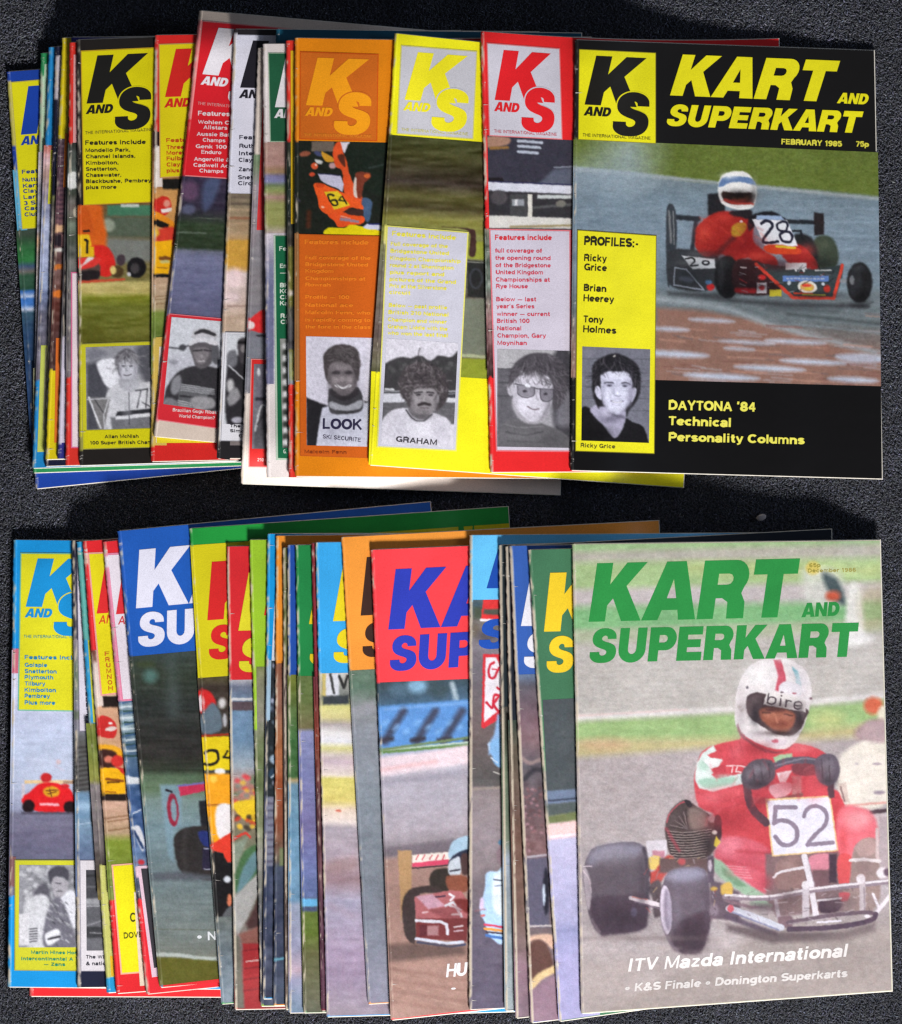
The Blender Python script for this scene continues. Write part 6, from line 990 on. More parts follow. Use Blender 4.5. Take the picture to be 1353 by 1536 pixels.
m.mast('KART', 311, 930.5, 620, 908, 87, (208, 40, 40), .15); m.mast('SUPERKART', 313, 990, 716, 962, 51, (208, 40, 40), .1); m.finish()
# L8
m = Mag('red karting magazine with yellow masthead letters and worn spine, left of lime green', LO, [(340, 820), (800, 812), (812, 1505), (352, 1514)], (208, 40, 46), 42, t=.0016, old=True, wear=.8)
def f(c):
    c.z(280, 1120, 3.69); c.rect(248, -270, 420, -255, (196, 196, 200), 3); c.rect(248, -250, 420, -200, (84, 70, 76), 6)
    rr = np.random.default_rng(3)
    for k in range(26): c.ell(270 + rr.random() * 140, 150 + rr.random() * 160, 16, 12, [(206, 60, 66), (220, 180, 60), (120, 130, 120), (196, 120, 110), (100, 120, 90)][k % 5], 0, 12, .8)
    c.blob([(260, 310), (400, 300), (400, 380), (360, 420), (290, 380)], (226, 190, 40), 8)
    for k in range(16): c.ell(270 + rr.random() * 120, 370 + rr.random() * 90, 14, 12, [(60, 50, 40), (226, 180, 50), (190, 60, 40)][k % 3], 0, 8, .8)
    c.line([(250, 520), (320, 480), (350, 500)], 14, (206, 60, 50), 6, 1, True); c.poly([(255, 540), (340, 500), (300, 600), (262, 720)], (126, 136, 120), 10)
    c.blob([(330, 570), (400, 540), (430, 600), (390, 700), (280, 800), (262, 760), (290, 640)], (66, 100, 64), 10); c.blob([(310, 680), (380, 580), (400, 640), (350, 740), (280, 810)], (96, 128, 136), 12); c.poly([(262, 830), (440, 660), (440, 720), (330, 960), (285, 1040), (262, 1000)], (160, 158, 156), 10); c.poly([(330, 980), (430, 760), (430, 1000), (340, 1010)], (70, 46, 46), 14); c.poly([(290, 1040), (430, 980), (430, 1100), (310, 1090)], (130, 84, 76), 12); c.poly([(310, 1090), (430, 1090), (430, 1450), (315, 1450)], (150, 40, 44), 8); c.line([(330, 1190), (420, 1180)], 6, (200, 180, 176), 3)
    for y in (1130, 1230, 1290, 1350): c.line([(320, y), (420, y - 14)], 8, (110, 28, 34), 8, .8)
    c.poly([(262, 1050), (290, 1050), (320, 1450), (275, 1450)], (104, 100, 90), 10)
strip(m, [(344, 1020), (470, 1018), (480, 1511), (352, 1513.5)], [(1018, (196, 192, 196)), (1030, (104, 110, 130)), (1060, (104, 130, 158)), (1110, (104, 132, 160)), (1150, (150, 160, 170)), (1180, (170, 120, 110)), (1240, (120, 110, 90)), (1300, (110, 120, 100)), (1400, (120, 110, 106)), (1510, (120, 60, 60))], f, seed=38, nz=((8, 6, 14),), step=1.4)
m.mast('KART', 357.5, 946, 668, 940, 87, (216, 206, 44), .2); m.mast('SUPERKART', 357, 1008, 762, 1000, 51, (216, 206, 44), .14); m.finish()
# L9
m = Mag('lime green karting magazine left of the narrow sky blue spine in the lower row', LO, [(374, 810), (834, 806), (852, 1502), (391, 1509)], (150, 190, 44), 28, t=.0016, old=True, wear=.4)
strip(m, [(384.5, 1000), (500, 1000), (510, 1507), (391, 1508.5)], [(1000, (120, 124, 80)), (1020, (130, 128, 104)), (1080, (140, 136, 124)), (1120, (110, 122, 84)), (1180, (104, 116, 80)), (1240, (130, 136, 104)), (1280, (150, 148, 140)), (1330, (110, 110, 104)), (1400, (72, 76, 92)), (1505, (66, 72, 92))], seed=39, nz=((8, 14, 30),))
m.mast('K', 396, 923, 470, 922, 87, (208, 50, 44), .2); m.finish()
# L10
m = Mag('narrow sky blue karting magazine poking up between the lime green and orange ones', LO, [(401, 801), (862, 800), (855, 1492), (394, 1498)], (22, 146, 214), 15, t=.0016, wear=.5)
def f(c):
    c.z(280, 1120, 3.69); c.rect(440, -190, 540, 280, (34, 40, 44), 6)
    rr = np.random.default_rng(5)
    for k in range(22): c.ell(462 + rr.random() * 50, -480 + rr.random() * 700, 9, 12, [(190, 190, 214), (70, 80, 90), (120, 140, 160)][k % 3], 0, 8, .7)
    c.ell(485, 70, 26, 26, (150, 170, 190), 0, 8); c.ell(480, 150, 26, 32, (40, 60, 80), 0, 8); c.line([(470, 170), (505, 140)], 9, (206, 216, 226), 4); c.rect(445, 280, 520, 660, (120, 122, 140), 8)
    for y in range(300, 640, 40): c.line([(445, y + 15), (520, y + 12)], 12, (86, 84, 104), 8)
strip(m, [(399, 990), (440, 990), (430, 1495), (394, 1497)], [(990, (60, 66, 70)), (1030, (40, 44, 48)), (1060, (60, 66, 80)), (1190, (90, 92, 110)), (1300, (56, 64, 90)), (1400, (60, 66, 88)), (1497, (66, 70, 88))], f, seed=40, nz=((8, 10, 34),))
m.quadpatch('printed_panel', [(400.5, 990), (407, 990), (405, 1080), (399.5, 1080)], (150, 176, 196)); m.quadpatch('masthead_letter', [(412, 900), (425, 895), (425, 991), (407.5, 991)], (206, 210, 220)); m.finish()
# L11
m = Mag('narrow orange karting magazine right of the narrow sky blue spine, brown picture below', LO, [(414, 804), (875, 798), (870, 1500), (410, 1508)], (224, 138, 44), 14, t=.0016, old=True, wear=.5)
def f(c):
    c.z(280, 1120, 3.69); c.rect(515, 560, 560, 660, (112, 120, 86), 8); c.line([(480, 1180), (560, 1170)], 14, (90, 140, 160), 5)
strip(m, [(417, 995), (450, 995), (445, 1505), (410, 1507)], [(995, (130, 80, 60)), (1060, (140, 96, 80)), (1120, (156, 96, 60)), (1180, (150, 80, 50)), (1240, (130, 74, 54)), (1290, (90, 80, 70)), (1302, (58, 66, 86)), (1400, (56, 62, 84)), (1507, (60, 70, 90))], f, seed=41, nz=((8, 12, 24),)); m.finish()
# L12
m = Mag('dark olive karting magazine pressed between the narrow orange one and the royal blue one', LO, [(424, 822), (884, 816), (890, 1508), (428, 1514)], (86, 92, 50), 8, t=.0016, old=True, wear=.6)
m.quadpatch('cover_photo', [(424.5, 1000), (440, 1000), (440, 1512), (428, 1513)], (92, 78, 74)); m.finish()
# L13
m = Mag('royal blue spined karting magazine with a worn cream fold and grass green picture', LO, [(431, 818), (892, 812), (894, 1512), (433.5, 1519)], (30, 74, 160), 14, t=.0016, old=True, wear=.65)
strip(m, [(431.5, 1012), (530, 1012), (532, 1517), (433, 1518.5)], [(1012, (110, 116, 44)), (1060, (84, 104, 56)), (1110, (60, 100, 56)), (1165, (56, 90, 50)), (1170, (170, 150, 110)), (1178, (104, 138, 160)), (1260, (104, 142, 170)), (1350, (104, 140, 170)), (1358, (150, 158, 180)), (1420, (140, 140, 166)), (1456, (176, 156, 170)), (1470, (140, 140, 166)), (1518, (104, 124, 146))], seed=43, nz=((10, 8, 22),)); m.finish()
# L14
m = Mag('mid green karting magazine with a cream fold and a lilac track picture below', LO, [(443, 818), (902, 812), (914, 1510), (455.5, 1519)], (30, 128, 66), 26, t=.0016, old=True, wear=.55)
def f(c):
    c.z(280, 1120, 3.69); c.rect(640, 843, 725, 885, (100, 170, 214), 4); c.rect(640, 885, 725, 912, (70, 80, 110), 6)
strip(m, [(446, 1014), (560, 1014), (570, 1516), (455, 1518.5)], [(1012, (96, 112, 66)), (1050, (96, 110, 62)), (1092, (104, 96, 66)), (1098, (132, 136, 176)), (1160, (116, 120, 164)), (1240, (110, 104, 148)), (1300, (104, 112, 160)), (1345, (92, 106, 150)), (1366, (96, 112, 50)), (1400, (90, 108, 44)), (1430, (92, 92, 58)), (1518, (92, 92, 76))], f, seed=44, nz=((12, 4, 16),))
m.mast('K', 463.5, 936, 540, 935, 87, (216, 190, 30), .2); m.mast('S', 463, 997, 500, 997, 51, (216, 190, 30), .14); m.finish()
# LM
m = Mag('maroon karting magazine showing only as a dark red line in the lower row', LO, [(467, 815), (926, 810), (940, 1508), (482, 1516)], (128, 34, 46), 10, t=.0016, old=True, wear=.25)
strip(m, [(470, 1015), (490, 1015), (500, 1513), (482, 1515)], [(1015, (96, 34, 44)), (1110, (130, 60, 44)), (1200, (70, 34, 40)), (1300, (96, 60, 70)), (1360, (76, 44, 60)), (1515, (80, 40, 60))], seed=45, nz=((6, 20, 34),)); m.finish()
# L15
m = Mag('sky blue karting magazine with yellow masthead letters, left of the wide orange one', LO, [(473, 814), (934, 806), (952, 1512), (490, 1525)], (54, 162, 226), 42, t=.0016, old=True, wear=.45)
def f(c):
    c.z(280, 740, 3.94); c.rect(820, 1065, 900, 1200, (214, 214, 222), 8); c.line([(850, 1070), (870, 1180)], 16, (60, 60, 60), 6); c.line([(900, 1080), (930, 1150), (950, 1080)], 16, (40, 40, 40), 6); c.rect(800, 1065, 822, 1200, (200, 180, 110), 6); c.poly([(805, 1200), (960, 1190), (960, 1245), (805, 1250)], (54, 60, 66), 10)
    c.z(280, 1120, 3.69); c.ell(840, 355, 16, 6, (190, 90, 70), 0, 6); c.blob([(780, 640), (930, 610), (930, 680), (790, 700)], (150, 120, 120), 26, .6); c.line([(790, 880), (930, 940)], 30, (160, 140, 156), 30, .5)
strip(m, [(481.5, 1010), (610, 1008), (640, 1519.5), (490, 1524)], [(1008, (200, 196, 190)), (1040, (120, 124, 120)), (1060, (206, 200, 130)), (1076, (206, 196, 140)), (1086, (160, 150, 150)), (1098, (214, 210, 210)), (1112, (222, 220, 226)), (1122, (206, 200, 140)), (1132, (200, 186, 180)), (1142, (190, 170, 180)), (1162, (220, 206, 196)), (1168, (206, 196, 110)), (1200, (206, 190, 110)), (1214, (216, 196, 180)), (1232, (220, 206, 200)), (1242, (160, 150, 160)), (1290, (166, 150, 162)), (1320, (150, 124, 132)), (1350, (164, 158, 180)), (1400, (160, 146, 168)), (1430, (150, 132, 156)), (1470, (140, 124, 146)), (1524, (150, 138, 150))], f, slope=.02, seed=46, nz=((24, 4, 16),))
m.mast('KART', 499.5, 931.8, 808, 926, 87, (226, 206, 34), .2); m.mast('SUPERKART', 499, 994.5, 902, 985, 51, (226, 206, 34), .14); m.finish()
# L16
m = Mag('wide orange karting magazine with dark brown masthead letters and grey track photo', LO, [(512, 806), (988, 781), (1022, 1478), (552, 1506)], (240, 152, 58), 52, t=.0016, old=True, wear=.3)
def f(c):
    c.z(280, 1120, 3.69); c.ell(965, 760, 8, 46, (50, 44, 60), 0, 5); c.line([(940, 610), (955, 760)], 5, (200, 190, 186), 4); c.z(280, 740, 3.94); c.poly([(960, 1280), (1110, 1220), (1120, 1300), (960, 1320)], (150, 150, 160), 20, .6)
strip(m, [(523.5, 1006), (575, 1003), (605, 1502), (552, 1505)], [(1003, (100, 120, 104)), (1030, (92, 116, 100)), (1060, (128, 130, 132)), (1100, (134, 138, 148)), (1200, (124, 132, 142)), (1300, (116, 122, 132)), (1400, (120, 124, 138)), (1506, (132, 130, 148))], f, seed=47, nz=((30, 4, 10), (5, 5, 8)))
m.mast('KART', 541, 923.5, 850, 907, 87, (62, 40, 34), .16); m.mast('SUPERKART', 543, 986, 946, 965, 51, (62, 40, 34), .12); m.finish()
# L17
m = Mag('bright red karting magazine with royal blue masthead letters and a bumper fronted kart', LO, [(556, 825), (1018, 806), (1048, 1480), (586, 1530)], (246, 66, 74), 148, t=.0025, old=True, wear=.35)
def f(c):
    c.z(540, 760, 3.979)
    rr = np.random.default_rng(6)
    c.ell(340, 1070, 60, 40, (130, 170, 200), 0, 30); c.ell(470, 1090, 60, 50, (60, 76, 84), 0, 30); c.line([(550, 1060), (575, 1150)], 30, (180, 196, 206), 16, .8); c.ell(230, 1090, 50, 40, (84, 110, 130), 0, 30)
    c.poly([(110, 1190), (400, 1170), (660, 1150), (660, 1420), (120, 1450)], (92, 142, 204), 12)
    for x0 in (130, 320, 480, 640): c.line([(x0 + 20, 1400), (x0 + 60, 1330), (x0 + 130, 1220)], 46, (62, 64, 84), 24, .9, True); c.line([(x0 - 10, 1395), (x0 + 60, 1385)], 26, (54, 50, 60), 16, .9)
    c.line([(150, 1210), (640, 1170)], 14, (130, 170, 220), 12, .6)
    for k in range(8): c.ell(150 + k * 64, 1290 + (k % 3) * 26, 24, 14, (130, 176, 226), -40, 16, .6)
    c.line([(110, 1455), (400, 1430), (660, 1405)], 12, (190, 206, 190), 6); c.line([(110, 1468), (660, 1420)], 16, (96, 130, 70), 8)
    c.z(540, 1120, 3.69)
    c.line([(100, 20), (600, -50)], 14, (110, 130, 90), 8); c.poly([(100, 60), (360, 30), (600, -10), (600, 90), (400, 120), (100, 170)], (226, 206, 214), 16); c.line([(110, 130), (420, 80)], 22, (226, 170, 170), 16, .5)
    c.line([(110, 205), (600, 140)], 30, (140, 136, 150), 24, .6); c.poly([(130, 560), (600, 505), (600, 580), (130, 610)], (104, 94, 104), 16, .8)
    c.poly([(130, 620), (600, 580), (600, 1480), (150, 1500)], (156, 122, 112), 20, .9)
    for k in range(60): x = 140 + rr.random() * 430; y = 700 + rr.random() * 720; c.line([(x, y), (x + 60, y + 16)], 5, [(130, 96, 84), (186, 156, 140), (170, 130, 120)][k % 3], 8, .45)
    # kart: rear board post, wing, helmet, side panel, bumper, tyre
    c.poly([(208, 575), (285, 575), (285, 780), (240, 880), (228, 960), (222, 800)], (170, 134, 96), 7); c.poly([(288, 600), (520, 580), (520, 625), (290, 655)], (226, 214, 206), 5)
    for x in (310, 345, 385, 420, 455): c.line([(x, 625), (x + 14, 600)], 7, (190, 80, 90), 4)
    c.poly([(288, 645), (490, 622), (490, 650), (290, 668)], (206, 70, 100), 4); c.line([(290, 674), (490, 655)], 8, (60, 40, 46), 4)
    c.blob([(385, 730), (410, 685), (490, 680), (500, 790), (430, 800), (395, 780)], (50, 42, 38), 8)
    c.blob([(490, 590), (510, 530), (560, 500), (620, 500), (620, 560), (540, 590), (500, 620)], (160, 186, 206), 7); c.blob([(488, 650), (520, 600), (600, 570), (600, 640), (520, 640)], (34, 40, 60), 6); c.blob([(495, 640), (550, 610), (560, 690), (530, 720), (490, 700)], (190, 196, 206), 6); c.line([(500, 690), (550, 680)], 10, (60, 60, 70), 5); c.blob([(480, 720), (590, 720), (590, 800), (500, 800)], (130, 74, 56), 8); c.blob([(560, 600), (600, 600), (600, 700), (565, 700)], (70, 50, 50), 8)
    c.blob([(232, 900), (250, 820), (300, 780), (420, 770), (450, 810), (320, 830), (310, 1060), (290, 1090), (250, 1040)], (58, 46, 46), 7)
    c.poly([(300, 830), (500, 795), (560, 800), (600, 860), (600, 950), (470, 970), (310, 950)], (166, 96, 100), 5); c.poly([(310, 830), (400, 815), (470, 880), (380, 900)], (196, 160, 180), 8, .8); c.line([(420, 830), (450, 830), (470, 825)], 9, (60, 40, 60), 4); c.line([(495, 815), (520, 830), (500, 850)], 12, (226, 220, 226), 5); c.line([(475, 880), (520, 860), (560, 940)], 15, (206, 206, 214), 5); c.line([(500, 880), (560, 900)], 12, (214, 214, 220), 5); c.line([(510, 930), (560, 925)], 11, (226, 226, 230), 4); c.blob([(520, 850), (600, 850), (600, 920), (560, 900)], (110, 40, 40), 8); c.line([(345, 920), (375, 915)], 8, (206, 170, 176), 4); c.poly([(380, 905), (560, 870), (560, 950), (480, 965)], (110, 50, 54), 10, .5)
    c.poly([(310, 950), (600, 950), (590, 1080), (310, 1060)], (112, 48, 50), 5); c.rect(370, 990, 435, 1045, (160, 116, 120), 7); c.rect(330, 985, 372, 1050, (90, 36, 44), 6); c.line([(520, 1000), (570, 990)], 8, (206, 190, 196), 4); c.line([(520, 1022), (570, 1018)], 7, (200, 180, 190), 4)
    c.line([(312, 962), (450, 970), (480, 985), (485, 1035)], 17, (206, 206, 216), 4, 1); c.line([(310, 1062), (480, 1090), (570, 1080)], 16, (200, 204, 220), 4); c.line([(320, 1082), (500, 1108), (580, 1095)], 14, (60, 66, 96), 5)
    c.poly([(160, 1095), (300, 1085), (580, 1110), (580, 1150), (170, 1190)], (84, 66, 62), 20, .8)
    for k in range(4): c.line([(170, 1230 + k * 60), (580, 1290 + k * 60)], 14, (130, 96, 88), 16, .5)
strip(m, [(566, 1024), (712, 1018), (730, 1512), (586, 1529)], [(1018, (60, 72, 76)), (1060, (70, 96, 120)), (1100, (90, 130, 180)), (1150, (196, 190, 200)), (1170, (170, 164, 176)), (1200, (172, 166, 178)), (1250, (168, 158, 168)), (1280, (130, 120, 126)), (1530, (160, 128, 118))], f, slope=-.1, seed=48, nz=((40, 4, 8), (6, 4, 8)), step=1.3)
m.mast('KART', 582.5, 944.5, 888, 930, 90, (48, 62, 178), .17); m.mast('SUPERKART', 584, 1007, 986, 983, 52, (48, 62, 178), .12)
m.text('HUTTON', 669, 1466, 760, 1458, 20, (230, 224, 226), .2, off=.05, name='headline_text'); m.text('\u2022', 677, 1486, 684, 1485.5, 7, (230, 224, 226), off=.06); m.finish()
# L18
m = Mag('pale sky blue karting magazine with half covered emblem and white and blue kart nose', LO, [(704, 803), (1172, 799), (1172, 1490), (703, 1514)], (100, 190, 240), 48, t=.0025, old=True, wear=.9)
def f(c):
    c.z(540, 760, 3.979)
    c.ell(700, 600, 40, 40, (70, 90, 100), 0, 26); c.rect(680, 600, 860, 670, (76, 84, 70), 16); c.ell(690, 740, 26, 40, (110, 100, 90), 0, 16); c.ell(760, 770, 60, 40, (90, 84, 90), 0, 30)
    c.poly([(742, 495), (870, 495), (870, 680), (722, 680)], (222, 56, 58), 3); c.poly([(742, 610), (870, 612), (870, 650), (735, 640)], (82, 84, 76), 8); c.line([(745, 497), (870, 498)], 13, (230, 226, 230), 3); c.line([(722, 677), (870, 677)], 13, (230, 226, 230), 3)
    c.poly([(735, 880), (870, 880), (870, 1240), (740, 1325), (725, 1320)], (210, 50, 60), 4); c.poly([(750, 900), (812, 900), (838, 960), (860, 1100), (850, 1200), (740, 1285)], (228, 222, 230), 4)
    c.line([(800, 930), (775, 950), (770, 1010), (800, 1020), (830, 960)], 15, (196, 40, 60), 4, 1, True); c.line([(790, 970), (830, 975)], 8, (196, 40, 60), 4); c.line([(755, 1170), (790, 1200), (800, 1130), (830, 1130), (800, 1180), (830, 1230)], 15, (196, 40, 60), 4, 1, True); c.line([(820, 1080), (850, 1100)], 14, (196, 40, 60), 4)
    c.poly([(820, 1240), (870, 1230), (870, 1480), (770, 1480), (765, 1420), (800, 1360)], (140, 176, 220), 12); c.ell(775, 1430, 10, 24, (206, 216, 236), 0, 8)
    c.z(540, 1120, 3.69); c.blob([(720, -20), (800, -40), (800, 110), (750, 100), (730, 50)], (130, 176, 222), 8); c.line([(725, 60), (760, 90)], 6, (206, 216, 230), 4); c.line([(740, 140), (800, 160)], 7, (200, 196, 190), 5); c.rect(628, 180, 800, 218, (92, 88, 88), 8); c.line([(628, 235), (800, 225)], 14, (150, 136, 130), 8)
    c.ell(780, 600, 24, 56, (130, 110, 120), 0, 10); c.ell(780, 530, 14, 14, (70, 110, 140), 0, 6)
    c.blob([(665, 880), (690, 790), (700, 700), (760, 690), (800, 690), (800, 1070), (720, 1050), (690, 970), (670, 930)], (176, 206, 236), 7); c.blob([(740, 720), (800, 710), (800, 920), (740, 900)], (222, 232, 242), 14); c.line([(740, 735), (785, 740)], 7, (60, 66, 90), 4); c.line([(748, 770), (785, 768)], 6, (110, 120, 150), 4); c.line([(690, 985), (800, 1000)], 12, (206, 60, 90), 4); c.line([(692, 1008), (800, 1020)], 14, (226, 150, 70), 4); c.line([(700, 1026), (800, 1036)], 10, (60, 46, 60), 4); c.line([(700, 1046), (800, 1062)], 16, (70, 110, 176), 5); c.ell(675, 870, 12, 36, (216, 196, 226), 0, 8); c.ell(680, 935, 12, 8, (206, 110, 110), 0, 5)
    c.line([(640, 910), (690, 900)], 8, (150, 100, 110), 8, .7)
strip(m, [(708, 900), (775, 899), (776, 1511), (706, 1514)], [(898, (96, 110, 120)), (930, (110, 104, 100)), (970, (126, 118, 126)), (1010, (110, 104, 112)), (1100, (106, 92, 92)), (1170, (84, 80, 80)), (1185, (140, 128, 130)), (1250, (144, 132, 138)), (1300, (130, 118, 122)), (1360, (110, 100, 110)), (1400, (92, 84, 100)), (1515, (92, 84, 104))], f, seed=49, nz=((14, 6, 12),), step=1.3)
m.mast('K', 730, 882.5, 800, 882, 60, (30, 76, 170), .3); m.mast('S', 717, 974, 765, 972, 44, (34, 80, 176), .14); m.finish()
# L19
m = Mag('dark green black karting magazine with ragged cream spine beside the pale sky blue one', LO, [(748, 818), (1215, 804), (1222, 1490), (757, 1516)], (30, 40, 46), 14, t=.0025, old=True, wear=.95)
strip(m, [(751, 1060), (790, 1060), (800, 1512), (757, 1515)], [(1060, (66, 60, 56)), (1150, (96, 110, 90)), (1260, (110, 120, 104)), (1290, (150, 160, 176)), (1340, (140, 150, 160)), (1400, (130, 140, 146)), (1515, (150, 160, 166))], seed=50, nz=((8, 16, 24),)); m.finish()
# L20
m = Mag('charcoal karting magazine with a ragged cream spine, left of the worn blue one', LO, [(758, 820), (1247, 794), (1254, 1474), (773, 1527)], (26, 32, 44), 20, t=.0025, old=True, wear=.95)
strip(m, [(762, 1080), (800, 1080), (820, 1522), (773, 1526)], [(1080, (60, 74, 66)), (1120, (92, 84, 72)), (1200, (100, 80, 72)), (1270, (110, 82, 72)), (1360, (116, 92, 84)), (1420, (124, 104, 104)), (1450, (140, 110, 124)), (1526, (120, 100, 112))], seed=51, nz=((10, 12, 18),)); m.finish()
# L21
m = Mag('worn blue karting magazine with white letter edges, left of dark green and yellow one', LO, [(764, 819), (1226, 812), (1256, 1478), (796, 1534)], (52, 92, 172), 34, t=.0025, old=True, wear=.9)
def f(c):
    c.z(540, 1120, 3.69); c.line([(890, 60), (940, 90), (1000, 70)], 20, (150, 130, 130), 10, 1, True); c.line([(910, 180), (960, 130), (1010, 130)], 26, (60, 56, 64), 10, 1, True)
    rr = np.random.default_rng(8)
    for k in range(60): x = 900 + rr.random() * 110; y = 210 + rr.random() * 370; c.ell(x, y, 9, 7, [(170, 130, 140), (110, 80, 84), (140, 100, 104), (96, 72, 74)][k % 4], 0, 7, .8)
    c.line([(920, 612), (1030, 600)], 12, (170, 160, 170), 5); c.poly([(915, 620), (1040, 610), (1050, 1000), (925, 1000)], (92, 88, 108), 10); c.ell(1030, 800, 18, 130, (30, 30, 44), 0, 10); c.ell(1018, 820, 8, 60, (206, 216, 236), 0, 7); c.line([(930, 996), (1060, 990)], 9, (196, 186, 186), 5)
    c.blob([(930, 1050), (1060, 1040), (1070, 1120), (1000, 1070), (940, 1080)], (206, 170, 150), 10); c.blob([(945, 1090), (1020, 1080), (1060, 1160), (1060, 1230), (940, 1300)], (92, 62, 56), 12); c.line([(945, 1330), (1000, 1270), (1090, 1225)], 40, (214, 186, 140), 10, 1, True); c.poly([(945, 1350), (1090, 1260), (1100, 1540), (945, 1540)], (140, 112, 128), 10)
strip(m, [(778, 1012), (830, 1010), (850, 1528), (796, 1533)], [(1010, (110, 130, 160)), (1030, (96, 90, 100)), (1080, (116, 90, 100)), (1110, (130, 104, 110)), (1150, (90, 84, 92)), (1270, (120, 90, 92)), (1400, (110, 96, 100)), (1534, (146, 116, 134))], f, seed=52, nz=((12, 10, 22),))
m.mast('K', 781.5, 939, 880, 938, 87, (226, 224, 234), .2); m.mast('S', 784.5, 1002, 826, 1001, 53, (226, 224, 234), .14); m.finish()
# L22
m = Mag('dark green karting magazine with golden yellow letters, left of the kart 52 cover', LO, [(792, 825), (1254, 812), (1296, 1466), (838, 1532)], (66, 116, 84), 70, t=.0025, old=True, wear=.7)
def f(c):
    c.z(540, 1120, 3.69); c.poly([(1005, -400), (1260, -400), (1260, 240), (1030, 260)], (76, 82, 86), 10); c.poly([(1030, 245), (1260, 230), (1260, 300), (1035, 320)], (110, 124, 150), 8); c.line([(1035, 300), (1260, 280)], 10, (60, 66, 84), 6); c.poly([(1035, 320), (1260, 300), (1260, 360), (1040, 385)], (84, 92, 92), 8); c.poly([(1038, 385), (1260, 350), (1260, 410), (1042, 430)], (112, 120, 80), 10); c.poly([(1040, 430), (1260, 400), (1260, 490), (1045, 515)], (236, 200, 200), 12); c.line([(1050, 500), (1250, 480)], 12, (240, 226, 236), 8)
strip(m, [(814, 1050), (885, 1046), (900, 1522), (838, 1531)], [(1044, (64, 68, 76)), (1100, (76, 80, 86)), (1180, (84, 86, 88)), (1258, (190, 186, 216)), (1330, (176, 172, 206)), (1380, (170, 168, 204)), (1395, (146, 146, 186)), (1440, (164, 160, 200)), (1534, (160, 156, 196))], f, seed=53, nz=((20, 6, 8),))
m.mast('KART', 816, 947.5, 1125, 940, 88, (236, 200, 44), .13); m.mast('SUPERKART', 819, 1009, 1222, 997, 54, (236, 200, 44), .1); m.finish()
